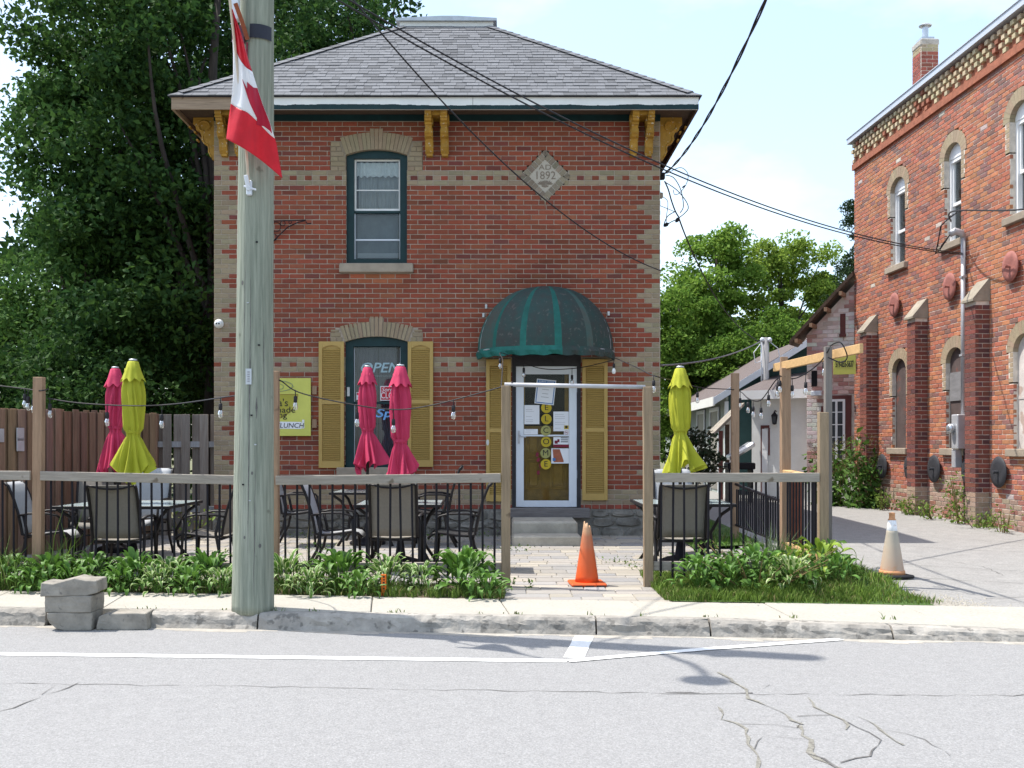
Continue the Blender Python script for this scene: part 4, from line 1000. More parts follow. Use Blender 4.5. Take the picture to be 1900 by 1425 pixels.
m = MB(); pts = [Vector((sx0(505 + 49 * math.cos(t)), -0.015, sz0(732 + 46 * math.sin(t)))) for t in [R(a) for a in range(0, 181, 10)]]; m.tube(pts, 0.006, 4, flat=0.3); m.tube([Vector((sx0(456), -0.015, sz0(732))), Vector((sx0(555), -0.015, sz0(732)))], 0.006, 4, flat=0.3); m.build('bowl_outline', M['rust'], sgn)
m = MB(); m.prism([(sx0(470), sz0(782)), (sx0(561), sz0(783)), (sx0(561), sz0(796)), (sx0(470), sz0(795))][::-1], -0.0146, -0.0126); m.prism([(sx0(562), sz0(779)), (sx0(566), sz0(779)), (sx0(566), sz0(795)), (sx0(562), sz0(795))][::-1], -0.0152, -0.0127); m.build('printed_banner', M['paper'], sgn)
text("a's", 0.15, (sx0(527), -0.016, sz0(748)), M['ink'], sgn); text('made', 0.125, (sx0(530), -0.016, sz0(761)), M['ink'], sgn, sx=1.15); text('ng', 0.125, (sx0(526), -0.016, sz0(770.5)), M['ink'], sgn, sx=1.1)
text('T/LUNCH', 0.098, (sx0(537), -0.016, sz0(790)), M['ink'], sgn, sx=1.05, shear=0.15)
for py in (724, 786):
    m = MB(); m.bbox(hx(579), hx(588), -0.03, -0.001, hz(py + 8), hz(py - 8), 0.003); m.build('sign_batten', M['postwood'], sgn, loc=(-hx(510), 0.05, -hz(755.5)))

cam_ = thing('security_camera', 'white dome security camera on the buff corner bricks', 'camera', H(407, 601))
m = MB(); m.lathe([(0.062, 0.0), (0.066, 0.012), (0.066, 0.035), (0.06, 0.045)], 20); o = m.build('housing', M['white'], cam_, True); o.rotation_euler = (R(90), 0, 0)
m = MB(); m.lathe([(0.058, 0.045), (0.054, 0.065), (0.040, 0.085), (0.018, 0.095)], 20); o = m.build('dome', M['white'], cam_, True); o.rotation_euler = (R(90), 0, 0)
for dx in (-0.018, 0.018):
    m = MB(); m.lathe([(0.012, 0.088), (0.012, 0.099), (0.004, 0.102)], 10); o = m.build('lens', M['lens'], cam_, loc=(dx, 0, -0.005)); o.rotation_euler = (R(90), 0, 0)

br = thing('scroll_bracket', 'black wrought iron scroll bracket sticking out of the brick wall', 'bracket', H(503, 440))
# the bracket swings out flat along the wall face
bz = lambda py: (440 - py) / 128.0
bx = lambda px: (px - 503) / 128.0
m = MB(); m.tube([(bx(502), -0.02, bz(403)), (bx(502), -0.02, bz(458))], 0.010, 6); m.build('wall_bar', M['black'], br)
m = MB(); m.tube([(bx(502), -0.03, bz(411)), (bx(570), -0.10, bz(411)), (bx(570), -0.10, bz(415)), (bx(573), -0.1, bz(418)), (bx(580), -0.1, bz(417))], 0.008, 6); m.build('arm', M['black'], br)
m = MB(); m.tube([(bx(503), -0.02, bz(452)), (bx(516), -0.03, bz(440)), (bx(535), -0.06, bz(423)), (bx(555), -0.09, bz(415)), (bx(568), -0.1, bz(412))], 0.008, 6); m.build('brace', M['black'], br)
m = MB()
for cxp, czp, rr_ in ((513, 422, 9), (509, 441, 6), (526, 416, 4.5), (540, 414, 2.5)):
    m.tube([(bx(cxp + rr_ * math.cos(a)), -0.03 - (cxp - 503) * 0.001, bz(czp + rr_ * math.sin(a))) for a in [R(t) for t in range(0, 361, 24)]], 0.0055, 5)
m.build('scroll', M['black'], br)

# signs inside / on the window
def neon(body, size, loc, mt, label, cat, sx=1.0, shear=0.0, name='window_sign'):
    cu = bpy.data.curves.new(name, 'FONT'); cu.body = body; cu.size = size; cu.align_x = 'CENTER'; cu.align_y = 'CENTER'; cu.fill_mode = 'NONE' if size > 0.2 else 'BOTH'; cu.bevel_depth = 0.007 if size > 0.2 else 0.003; cu.extrude = 0.002; cu.shear = shear; cu.materials.append(mt); cu.resolution_u = 3
    return tag(font_mesh(name, cu, loc, (R(90), 0, 0), sx, None), label, cat)
n1 = neon('OPEN', 0.20, H(702, 682, 0.11), M['neon'], 'unlit tube lettering sign reading OPEN behind the window glass', 'sign', 1.12, 0.25, 'open_sign')
m = MB()
for i in range(16): m.lathe([(0.0, -0.006), (0.006, 0), (0.0, 0.006)], 6, (-0.20 + i * 0.026, 0.008, -0.115))
o = m.build('tube_dots', M['neon']); o.parent = n1; o.rotation_euler = (R(-90), 0, 0); o.location = (0, -0.0, 0)
o.location = (0.0, 0.0, 0.0)
cs = MB(); cs.box(-0.18, 0.18, -0.003, 0.003, -0.105, 0.105)
cs = tag(cs.build('closed_sign', M['paper'], None, False, H(727, 729, 0.118)), 'red and white card sign saying Sorry Closed in the window', 'sign')
m = MB(); m.box(-0.17, 0.17, -0.0045, -0.0031, -0.095, 0.095); m.build('red_field', M['signred'], cs)
text('Sorry', 0.085, (-0.07, -0.006, 0.052), M['paper'], cs, shear=0.3); text('CLOSED', 0.13, (0.0, -0.006, -0.035), M['paper'], cs, sx=0.72)
ms = MB(); ms.box(-0.07, 0.07, -0.003, 0.003, -0.055, 0.055); ms = tag(ms.build('window_sticker', M['paper'], None, False, H(668, 734, 0.118)), 'small white sticker with a red band low in the upper window pane', 'sticker')
m = MB(); m.box(-0.062, 0.062, -0.0045, -0.0031, 0.015, 0.045); m.box(-0.05, 0.05, -0.0045, -0.0031, -0.03, -0.022); m.build('red_field', M['signred'], ms)
neon('eSp', 0.17, H(702, 767, 0.11), M['bluneon'], 'blue script lettering across the lower window pane', 'lettering', 1.5, 0.2, 'window_lettering')

# notices and garland on the storm door
def notice(px0, px1, py0, py1, label, y=0.028, rot=0.0, lines=0, extra=None, seed=0):
    w, h = (px1 - px0) / 128.0, (py1 - py0) / 128.0
    m = MB(); m.box(-w/2, w/2, 0, 0.0012, -h/2, h/2)
    o = m.build('notice', M['paper'], None, False, H((px0+px1)/2, (py0+py1)/2, y)); tag(o, label, 'notice'); o.rotation_euler = (0, rot, 0)
    if lines:
        rr = random.Random(seed); m = MB()
        for i in range(lines):
            z = h/2 * 0.72 - i * h * 0.80 / max(1, lines)
            if rr.random() < 0.25: continue
            l = rr.uniform(0.35, 0.85) * w * 0.8; m.box(-w*0.40, -w*0.40 + l, -0.0008, -0.0001, z - 0.004, z)
        m.build('print', M['greyink'], o)
    if extra: extra(o, w, h)
    return o
def blue_border(o, w, h):
    m = MB(); t = 0.018; s = 0.012
    for a in ((-w/2+s, w/2-s, h/2-0.055, h/2-s), (-w/2+s, w/2-s, -h/2+s, -h/2+s+t*0.7), (-w/2+s, -w/2+s+t*0.7, -h/2+s+0.013, h/2-0.056), (w/2-s-t*0.7, w/2-s, -h/2+s+0.013, h/2-0.056)): m.box(a[0], a[1], -0.001, -0.0001, a[2], a[3])
    m.build('border', M['blue'], o); text("SORRY WE'RE", 0.036, (0, -0.0015, h/2 - 0.033), M['paper'], o, ext=0.0003)
    m = MB()
    for z, l in ((0.03, 0.10), (-0.03, 0.09), (-0.08, 0.11)): m.box(-l/2, l/2, -0.001, -0.0001, z, z + 0.007)
    m.build('print', M['greyink'], o)
notice(994, 1030, 704, 750, 'white notice with a blue border taped at a tilt high on the door', 0.022, R(6), extra=blue_border)
notice(973, 1001, 751.5, 787, 'typed white letter on the left of the door above the small card', lines=9, seed=3)
notice(1027, 1055.5, 763.5, 800, 'typed white letter on the right of the door', lines=8, seed=5)
notice(972.5, 998, 796, 806, 'narrow white card just above the door bar', lines=2, seed=6)
def dark_head(o, w, h):
    m = MB(); m.box(-w/2, w/2, -0.001, -0.0001, -h/2, -h/2 + h*0.28); m.build('dark_band', M['maroon'], o)
    m = MB(); m.box(-w*0.42, -w*0.22, -0.0012, -0.0001, -h*0.15, h*0.16); m.box(-w*0.24, -w*0.10, -0.0014, -0.0002, 0.0, h*0.3); m.build('printed_picture', M['maroon'], o)
    m = MB()
    for i in range(3): m.box(-w*0.02, w*0.45, -0.001, -0.0001, h*0.38 - i*0.028, h*0.38 - i*0.028 + 0.012)
    m.build('print', M['ink'], o)
notice(1027, 1055.5, 811, 830, 'white flyer with maroon picture and maroon foot just below the door bar', extra=dark_head)
def brick_pic(o, w, h):
    m = MB(); m.prism([(-w*0.42, h*0.45), (-w*0.02, h*0.45), (w*0.2, -h*0.3), (w*0.2, -h*0.42), (-w*0.36, -h*0.42)], -0.001, -0.0001); m.build('printed_picture', M['photo'], o)
    m = MB(); m.box(-w*0.42, -w*0.26, -0.0014, -0.0011, -h*0.34, -h*0.14); m.build('printed_mark', M['blue'], o)
notice(1023, 1055.8, 832, 860, 'white flyer with a terracotta coloured photograph on the door', extra=brick_pic)
def yel(o, w, h):
    m = MB(); m.box(-w*0.46, w*0.46, -0.001, -0.0001, -h*0.46, h*0.35); m.build('yellow_field', M['disc'], o)
    m = MB(); m.lathe([(0.0, -0.0008), (0.02, -0.0008), (0.02, 0), (0, 0)], 10); q = m.build('black_mark', M['ink'], o, loc=(0, -0.0012, 0)); q.rotation_euler = (R(90), 0, 0)
notice(1046.5, 1055.5, 788, 796.5, 'tiny yellow sticker on the corner of the right letter', 0.0262, extra=yel)
def nosmoke(o, w, h):
    m = MB(); m.tube([(0.027 * math.cos(a), -0.002, 0.027 * math.sin(a)) for a in [R(t) for t in range(0, 361, 24)]], 0.004, 5, flat=0.4); m.tube([(-0.019, -0.002, 0.019), (0.019, -0.002, -0.019)], 0.0035, 4, flat=0.4); m.build('red_ring', M['signred'], o)
    m = MB(); m.box(-0.015, 0.014, -0.0012, -0.0001, -0.004, 0.004); m.build('cigarette', M['ink'], o)
notice(1046.5, 1056, 798.5, 806.3, 'tiny no smoking sticker at the right end of the door bar', 0.0262, extra=nosmoke)
gar = thing('welcome_garland', 'hanging column of yellow discs spelling WELCOME on the door glass', 'garland', H(1013, 740, 0.03))
for ch, px, py, mk in zip('WELCOME', (1013.5, 1014, 1014, 1013, 1013.5, 1012.5, 1013), (735, 756.5, 777.5, 799, 820, 841, 861.5), ('disc', 'disc', 'disc', 'discold', 'disc', 'discold', 'disc')):
    p = Vector(((px - 1013) / 128, 0, (740 - py) / 128))
    m = MB(); m.lathe([(0.0, -0.0015), (0.073, -0.0015), (0.076, 0.0), (0.073, 0.0015), (0, 0.0015)], 24); d = m.build('disc', M[mk], gar, loc=p); d.rotation_euler = (R(90), 0, 0)
    t = text(ch, 0.115, (0, 0.002, 0.0022), M['ink'], d, rx=0, ext=0.0012, sx=1.05)
m = MB(); m.tube([(0, 0.003, 0.05), (0, 0.003, -1.0)], 0.002, 4); m.build('string', M['ink'], gar)
tg = thing('tag_string', 'short string of maroon paper tags beside the garland', 'tags', H(999, 838, 0.035))
for px, py, a in ((997, 843.5, 0.2), (999, 853, 0.5), (1003.5, 864, -0.1), (999, 877, 0.1)):
    m = MB(); m.box(-0.02, 0.02, 0, 0.003, -0.03, 0.03); q = m.build('paper_tag', M['maroon'], tg, loc=((px - 999) / 128, -0.004, (838 - py) / 128)); q.rotation_euler = (0, a, 0)
m = MB(); m.tube([(-0.01, 0.001, 0.02), (0.0, 0.001, -0.12), (0.03, 0.001, -0.2), (0.0, 0.001, -0.31)], 0.002, 4); m.build('string', M['maroon'], tg)

# concrete steps
st = thing('door_steps', 'two worn concrete steps below the white front door', 'steps', (0.56, 14.4, 0.05))
for (xa, xb, ya, yb, za, zb) in ((-0.45, 0.44, -0.2, 0.69, -0.1, 0.295), (-0.45, 0.46, -0.62, -0.21, -0.1, 0.14)):
    m = MB(); m.bbox(xa, xb, ya, yb, za, zb, 0.025); m.build('step', M['block'] if False else mat('step_concrete', (0.43, 0.395, 0.33), 0.93, 0.2, 6, 0.7, big=0.25, bscale=25), st)

# ------------------------------------------------------------------ the long brick building on the right
D_ = Vector((0.0334, -1.0, 0)).normalized()
RX, RY = 7.94 - 0.0334 * 21.6, 21.6
rzb = math.atan2(D_.y, D_.x)
mill = thing('brick_mill', 'long old brick building with buttresses, boarded arched windows and a chimney beside the driveway', 'building', (RX, RY, 0), rzb)
def yof(px): return 15443.0 / (px - 870.0)
def ru(px): return (21.6 - yof(px)) * 1.00056
def rz_(px, py): return EYE - (py - CY) * yof(px) / FPX
WR = 8.9; CR, PR = 0.0735, 0.222; ZB = 0.0; NR = 96
wins = []                                            # (u0, u1, sill, spring, crown, kind)
for px0, px1, sill, spring, crown, kind in ((1652, 1679, 480, 345, 332, 'sash'), (1752, 1783, 440, 282, 262, 'sash'), (1873.5, 1912, 386, 208, 178, 'sash'),
                                            (1655.5, 1681, 829, 700, 680, 'board'), (1755, 1788, 833, 690, 661, 'ply'), (1880, 1920, 838, 662, 640, 'white')):
    u0, u1 = ru(px0), ru(px1); pm = (px0 + px1) / 2
    wins.append([u0, u1, rz_(px0, sill), rz_(pm, spring), rz_(pm, crown), kind])
for k in (3, 4, 5): wins[k][2] = 1.33; wins[k][3] = 2.74; wins[k][4] = 2.98
for k in (0, 1, 2): wins[k][2] = 4.72; wins[k][3] = 6.12; wins[k][4] = 6.34
SUR = 0.20
def ell(u0, u1, zs, zc, z, grow):
    "half width of the arched head at height z, grown outwards"
    hw = (u1 - u0) / 2 + grow; h = zc - zs + grow
    return hw * math.sqrt(max(0.0, 1 - ((z - zs) / h) ** 2)) if z < zs + h else 0
def mill_holes(z):
    h = []
    for u0, u1, z0, zs, zc, kd in wins:
        c = (u0 + u1) / 2
        if z0 - 0.12 < z < z0: h.append((u0 - 0.12, u1 + 0.12))
        elif z0 <= z < zs - 0.45: h.append((u0, u1))
        elif zs - 0.45 <= z < zs: h.append((c - (u1 - u0) / 2 - 0.13, c + (u1 - u0) / 2 + 0.13))
        elif zs <= z:
            w = ell(u0, u1, zs, zc, z, SUR)
            if w > 0.01: h.append((c - w, c + w))
    return h
r = random.Random(41)
blot = [(r.uniform(0, WR), r.uniform(0.8, 7), r.uniform(0.3, 0.9)) for _ in range(16)]
def mill_col(k, i, x, z):
    d = min(math.hypot(x - a, (z - b) * 0.8) / c for a, b, c in blot)
    t = r.random()
    if z < 0.75 + 0.2 * math.sin(x * 1.7): return jit((0.34, 0.24, 0.185) if r.random() < 0.62 else (0.30, 0.13, 0.10), r, 0.14)
    if z < 1.15 and t < 0.4: return jit((0.30, 0.12, 0.10), r)
    if t < 0.14 + (0.14 if d > 1.6 else 0): return jit((0.235, 0.118, 0.10), r)
    if t < 0.42 or d < 0.7: return jit((0.43, 0.175, 0.092), r)
    if t > 0.992: return jit((0.48, 0.42, 0.38), r)
    return jit((0.385, 0.138, 0.084), r, 0.12)
mwall = mortar_wall(WR, ZB, NR, CR, mill_holes, 0.35, M['mortar2'], mill)
ml = lay(WR, ZB, NR, CR, PR, 0.0115, mill_holes, mill_col, r=r)
vis = [b for b in ml if b[5] and b[1] < ru(1905) and b[2] > 0.4]
vis.sort(key=lambda b: math.hypot(21.6 - b[0], 8, (b[2] - 1.4) * 1.2))
put_bricks(ml, set(vis[:299]), mwall, 0.0, r, PR, 0.0115, CR)
m = MB(); m.box(0, WR, 0.351, 0.7, -0.3, 7.4, 0); m.box(0.0, 0.3, 0.701, 9, -0.3, 7.4); m.box(WR - 0.3, WR, 0.701, 9, -0.3, 7.4); m.box(0.3, WR - 0.3, 8.7, 9, -0.3, 7.4); m.box(0.02, WR - 0.02, 0.701, 8.69, 7.2, 7.38); m.build('rear_wall', M['mortar2'], mill)
ZT = NR * CR
# corbelled cornice
cor = MB(); cor.box(-0.02, WR, -0.045, 0.2, ZT - 0.02, ZT + 0.10); cor.box(0, WR, 0.0, 0.3, ZT + 0.10, ZT + 0.52); cor = cor.build('cornice', mat('cornice_brick', (0.30, 0.11, 0.065), 0.9, 0.25, 9, 0.5), mill)
cb = {}
for v, c in enumerate(((0.46, 0.36, 0.20), (0.40, 0.31, 0.185), (0.36, 0.20, 0.11))):
    pass
m = MB(); m.bbox(-0.048, 0.048, -0.04, 0.1, 0, 0.072, 0.003); hb = m.mesh('corbel_brick', M['brick'])
for row in range(4):
    n = int(WR / 0.19)
    for i in range(n):
        if row == 0 and i % 2: continue
        u = 0.06 + i * 0.19 + (0.095 if row % 2 else 0)
        if u > WR - 0.05: continue
        o = link('corbel_brick', hb, cor, (u, -0.006 - row * 0.012, ZT + 0.115 + row * 0.098))
        o.color = (*jit((0.50, 0.41, 0.27) if r.random() < 0.85 else (0.33, 0.13, 0.08), r, 0.14, 0.05), 1)
m = MB(); m.box(-0.05, WR + 0.05, -0.14, 0.5, ZT + 0.525, ZT + 0.625); m.box(-0.06, WR + 0.06, -0.155, 0.5, ZT + 0.625, ZT + 0.64); m.build('coping', M['coping'], mill)

for u0, u1, z0, zs, zc, kd in wins:
    c = (u0 + u1) / 2; hw = (u1 - u0) / 2; h = zc - zs
    m = MB(); m.bbox(u0 - 0.115, u1 + 0.115, -0.07, 0.2, z0 - 0.118, z0 - 0.002, 0.01); m.build('window_sill', M['sill'], mill)
    def pt(t, g): return (c - (hw + g) * math.cos(t), zs + (h + g) * math.sin(t))
    n = 13; sur = MB()
    sur.prism([(c - hw - 0.13, zs - 0.44), (c - hw - 0.002, zs - 0.44), (c - hw - 0.002, zs), (c - hw - 0.13, zs)][::1], 0.0, 0.1)
    sur.prism([(c + hw + 0.002, zs - 0.44), (c + hw + 0.13, zs - 0.44), (c + hw + 0.13, zs), (c + hw + 0.002, zs)][::1], 0.0, 0.1)
    sur = sur.build('arch', M['mortar2'], mill)
    for i in range(n):
        t0, t1 = math.pi * i / n + 0.006, math.pi * (i + 1) / n - 0.006
        q = MB(); q.prism([pt(t0, 0.002), pt(t1, 0.002), pt(t1, SUR - 0.006), pt(t0, SUR - 0.006)][::-1], -0.004, 0.09, col=jit((0.34, 0.265, 0.18), r, 0.08, 0.04)); q.build('voussoir', M['brickf'], sur)
    for sg in (-1, 1):
        for k in range(6):
            z = zs - 0.44 + k * 0.0735; ww = 0.13 - 0.035 * (k % 2); a, b = sorted((c + sg * (hw + 0.004), c + sg * (hw + ww)))
            q = MB(); q.brick(a, b, z, z + 0.064, -0.004, 0.05, 0.003, jit((0.34, 0.265, 0.18), r, 0.08, 0.04)); q.build('brick', M['brickf'], sur)
    head = [(c - hw + 0.001, zs)] + [pt(math.pi * i / 14, -0.001) for i in range(1, 14)] + [(c + hw - 0.001, zs)]
    if kd == 'sash':
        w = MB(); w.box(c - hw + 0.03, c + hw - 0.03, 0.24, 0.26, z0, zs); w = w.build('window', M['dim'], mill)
        m = MB(); m.prism(head[::-1], 0.08, 0.2); m.build('arch_panel', M['vinyl'], w)
        m = MB(); zm = (z0 + zs) / 2 - 0.05
        for a, b, za, zb in ((c-hw, c-hw+.06, z0, zs-.001), (c+hw-.06, c+hw, z0, zs-.001), (c-hw+.06, c+hw-.06, z0, z0+.06), (c-hw+.06, c+hw-.06, zs-.06, zs-.001)): m.box(a, b, 0.09, 0.2, za, zb)
        m.build('frame', M['vinyl'], w)
        m = MB()
        m.box(c-hw+.06, c+hw-.06, 0.12, 0.18, zm-.025, zm+.025); m.box(c-hw+.06, c-hw+.09, 0.121, 0.18, zm+.025, zs-.06); m.box(c+hw-.09, c+hw-.06, 0.121, 0.18, zm+.025, zs-.06); m.build('sash', M['vinyl'], w)
        m = MB(); m.box(c-hw+.09, c+hw-.09, 0.15, 0.155, zm+.025, zs-.06); m.box(c-hw+.06, c+hw-.06, 0.16, 0.165, z0+.06, zm-.025); m.build('pane', M['glass'], w)
        drape('curtain', c-hw+.08, c+hw-.08, zm+0.03, zs-.05, 0.22, 0.01, 4, M['curtain'], w, 0, 9)
    else:
        mt = {'board': 'board_up', 'ply': 'board_up', 'white': 'board_white'}[kd]
        m = MB(); m.prism([(c - hw + 0.001, z0), (c + hw - 0.001, z0)][::1] + head[::-1], 0.075, 0.12)
        w = m.build('boarded_window', M[mt], mill)
        if kd == 'ply':
            q = MB(); q.box(c - hw + 0.02, c + hw - 0.02, 0.055, 0.074, z0 + 0.78, z0 + 1.25); q.build('plywood_patch', M['greypanel'], w)
        if kd == 'white':
            q = MB(); q.box(c - hw + 0.01, c + hw - 0.01, 0.066, 0.074, z0 + 0.72, z0 + 0.75); q.build('batten', M['board_white'], w)

# buttresses
for pl, pr, ptop in ((1600, 1628, 556), (1687, 1721, 524), (1794, 1836, 484)):
    uc = ru(pr) - 0.17; bw = 0.17; top = 3.92; pj = 0.22
    bt = MB(); bt.box(uc - bw + 0.008, uc + bw - 0.008, -pj + 0.008, 0.0, -0.2, top - 0.34); bt = bt.build('buttress', M['mortar2'], mill)
    jm = MB()
    for k in range(int((top - 0.34) / CR)):
        z = k * CR; rr_ = r.random()
        col = lambda: jit((0.34, 0.24, 0.185), r) if z < 0.6 else (jit((0.12, 0.05, 0.048), r) if r.random() < 0.3 else jit((0.20, 0.068, 0.05), r))
        e = 0.004
        if k % 2: parts = ((uc - bw, uc - 0.006), (uc + 0.006, uc + bw))
        else: parts = ((uc - bw, uc + bw),)
        for a, b in parts: jm.box(a, b, -pj, -pj + 0.05, z, z + CR - 0.011, 0, col())
        fp = ((-pj + 0.0505, -pj * 0.52), (-pj * 0.52 + 0.011, -0.002)) if k % 2 else ((-pj + 0.0505, -0.002),)
        for (ya, yb) in fp:
            for (xa, xb) in ((uc - bw, uc - bw + 0.05), (uc + bw - 0.05, uc + bw)): jm.box(xa, xb, ya, yb, z, z + CR - 0.011, 0, col())
    stuff(jm.build('buttress_brickwork', M['brickf'], bt))
    m = MB(); zc0 = top - 0.34
    m.prism([(-pj - 0.05, zc0), (0.0, zc0), (0.0, top), (-0.02, top), (-pj - 0.05, zc0 + 0.035)][::-1], uc - bw - 0.02, uc + bw + 0.02, 'x'); m.build('buttress_cap', M['buffcap'], bt)

def wall_disc(px, py, zfix, rad, mt, name, label, grp, cone=False):
    u = ru(px); o = thing(name, label, 'wall plate', (RX + D_.x * u, RY + D_.y * u, zfix), rzb, grp)
    m = MB(); m.lathe([(0.0, 0.012), (rad * 0.6, 0.03), (rad * 0.97, 0.02), (rad, 0.008), (rad * 0.98, 0.0)][::-1], 28); d = m.build('plate', M[mt], o, True, (0, -0.06, 0)); d.rotation_euler = (R(90), 0, 0)
    m = MB(); m.tube([(0, 0.0, 0), (0, -0.15, 0)], 0.022, 8); m.tube([(0, -0.145, 0), (0, -0.16, 0)], 0.034, 6); m.build('bolt', M[mt], o)
    return o
pos = ('nearest the tall weeds at the far corner', 'on the far side of the second buttress', 'under the boarded window with the plywood patch', 'behind the conduit by the near buttress', 'nearest the street, past the near buttress')
for (px, py), w in zip(((1643, 866), (1695, 868), (1740, 870), (1805, 873), (1861, 877)), pos):
    wall_disc(px, py, 0.98, 0.235, 'plate', 'iron_tie_plate', 'black round iron tie plate ' + w, 'black iron tie plates low on the mill wall')
wall_disc(1607, 862, 0.98, 0.22, 'plate', 'iron_tie_plate', 'black round iron tie plate half hidden by tall weeds', 'black iron tie plates low on the mill wall')
for (px, py), w in zip(((1665.5, 560), (1769, 522), (1883, 481)), ('between the far and middle buttress caps', 'between the middle and near buttress caps', 'above the whitish boarded window')):
    wall_disc(px, py, 3.98, 0.225, 'anchor', 'painted_tie_plate', 'dull red round tie plate ' + w, 'red painted tie plates on the mill wall')

# conduit, meter, service head
def MW(px, z, out=0.0):
    u = ru(px); n = Vector((-D_.y, D_.x, 0)); n = n if n.x < 0 else -n
    return Vector((RX, RY, 0)) + D_ * u + n * out + Vector((0, 0, z))
sv = thing('service_conduit', 'grey electrical conduit with meter boxes running down the brick wall', 'conduit', MW(1793, 1.6, 0.05), rzb)
m = MB(); m.tube([(0, 0, 0.25), (0, 0, 3.1)], 0.038, 10); m.build('pipe', M['steel'], sv, True)
m = MB(); m.tube([(0, 0, 3.1), (0.0, -0.03, 3.17), (-0.02, -0.12, 3.2), (-0.04, -0.2, 3.15)], [0.045, 0.055, 0.06, 0.05], 10); m.build('weather_head', M['steel'], sv, True)
m = MB(); m.bbox(-0.12, 0.10, -0.14, 0.02, -0.28, 0.27, 0.012); bx_ = m.build('meter_box', M['steel'], sv)
m = MB(); m.lathe([(0.075, 0), (0.075, 0.07), (0.05, 0.1), (0, 0.1)], 16); o = m.build('meter', M['silver'], bx_, True, (-0.04, -0.14, 0.05)); o.rotation_euler = (R(90), 0, 0)
m = MB(); m.bbox(-0.16, -0.03, -0.12, 0.0, -0.58, -0.285, 0.01); m.build('switch_box', M['steel'], sv)
m = MB(); m.tube([(0.03, 0.0, -0.28), (0.03, 0.0, -1.55)], 0.014, 6); m.build('ground_wire', M['cable'], sv)
for z in (2.45, 1.2):
    m = MB(); m.box(-0.05, 0.05, -0.045, 0.03, z, z + 0.03); m.build('pipe_strap', M['steel'], sv)
m = MB(); r2 = random.Random(3)
for k in range(3):
    a = Vector((-0.04, -0.2, 3.14)); b = Vector((-0.30 - 0.04 * k, -0.28, 3.0 - 0.05 * k)); c = Vector((0.10 + 0.1 * k, -0.25, 3.42))
    m.tube([a, a.lerp(b, 0.5) + Vector((0, -0.04, -0.08)), b, b.lerp(c, 0.45) + Vector((0, -0.05, 0.10 + 0.04 * k)), c], 0.009, 5)
m.build('drip_loop', M['cable'], sv)

# chimney on its roof
CH = P(1718, 166, 20.0)

inv = Matrix.Translation((RX, RY, 0)) @ Matrix.Rotation(rzb, 4, 'Z')
cl = inv.inverted() @ Vector((8.0, 19.9, 0))
z0 = 7.1; jm = MB(); hwx, hwy = 0.20, 0.165
core = MB(); core.box(cl.x - hwx + 0.006, cl.x + hwx - 0.006, cl.y - hwy + 0.006, cl.y + hwy - 0.006, z0, 9.02); chim = core.build('chimney', M['mortar2'], mill)
nb = int((9.0 - z0) / CR)
for k in range(nb):
    z = z0 + k * CR; bf = k < 16 or k > nb - 3
    cc = lambda: jit((0.36, 0.29, 0.19), r) if bf else jit((0.27, 0.08, 0.06), r)
    ps = ((0, 0.66), (0.66, 1.0)) if k % 2 else ((0, 0.33), (0.33, 1.0))
    for a, b in ps:
        g = 0.006
        jm.box(cl.x + hwx - 0.04, cl.x + hwx, cl.y - hwy + a*2*hwy + g, cl.y - hwy + b*2*hwy - g, z, z + CR - 0.011, 0, cc())
        jm.box(cl.x - hwx + a*2*hwx + g, cl.x - hwx + b*2*hwx - g - (0.04 if b == 1 else 0), cl.y - hwy, cl.y - hwy + 0.04, z, z + CR - 0.011, 0, cc())
stuff(jm.build('chimney_brickwork', M['brickf'], chim))
m = MB(); m.bbox(cl.x - hwx - 0.012, cl.x + hwx + 0.012, cl.y - hwy - 0.012, cl.y + hwy + 0.012, 8.90, 9.025, 0.02); m.build('mortar_cap', mat('cap_mortar', (0.45, 0.43, 0.40), 0.9, 0.25, 8, 0.8, col2=(0.28, 0.25, 0.21)), chim)
m = MB(); m.box(cl.x - 0.12, cl.x + 0.12, cl.y - 0.12, cl.y + 0.12, 9.026, 9.09); m.lathe([(0.055, 0), (0.055, 0.26)], 14, (cl.x, cl.y, 9.09)); m.build('flue_pipe', M['silver'], chim, False)
m = MB(); m.lathe([(0.06, 0.0), (0.11, -0.015), (0.12, 0.0), (0.07, 0.03), (0, 0.04)], 16, (cl.x, cl.y, 9.34)); m.build('rain_cap', M['zinc'], chim, False)

# ------------------------------------------------------------------ pink annex, sheds behind
ann = thing('pink_annex', 'small gabled annex with peeling pink paint behind the tall cedar posts', 'building', (6.424, 22.227, 0), R(-30))
m = MB(); WA = 0.98
m.prism([(0, -0.2), (WA, -0.2), (WA, 4.72), (0.0, 3.72)][::-1], 0, 0.4); pw = m.build('wall', M['pinkwall'], ann)
jm = MB(); r = random.Random(77)
for k in range(46):
    z = 0.75 + k * 0.085; x = -0.1 * (k % 2)
    while x < WA:
        a, b = max(0.004, x), min(WA - 0.01, x + 0.205)
        if b - a > 0.03 and z + 0.08 < 3.72 + a * 1.02 and not (0.36 < (a+b)/2 < 0.93 and z < 2.45) and r.random() < 0.96:
            q_ = math.sin(x * 5 + z * 2.1) + math.sin(z * 3.3 - x * 2) + r.gauss(0, 0.8); c = jit((0.50, 0.26, 0.23), r, 0.16) if q_ > 0.7 else jit((0.66, 0.50, 0.46), r, 0.12) if q_ > -0.5 else jit((0.78, 0.72, 0.66), r, 0.06); jm.brick(a, b, z, z + 0.074, -0.012, 0.02, 0.003, c, 0, r)
        x += 0.217
stuff(jm.build('painted_brickwork', M['brickf'], pw))
m = MB(); m.box(-0.01, WA, -0.03, 0.0, -0.2, 0.72); m.build('plinth', M['stucco'], ann)
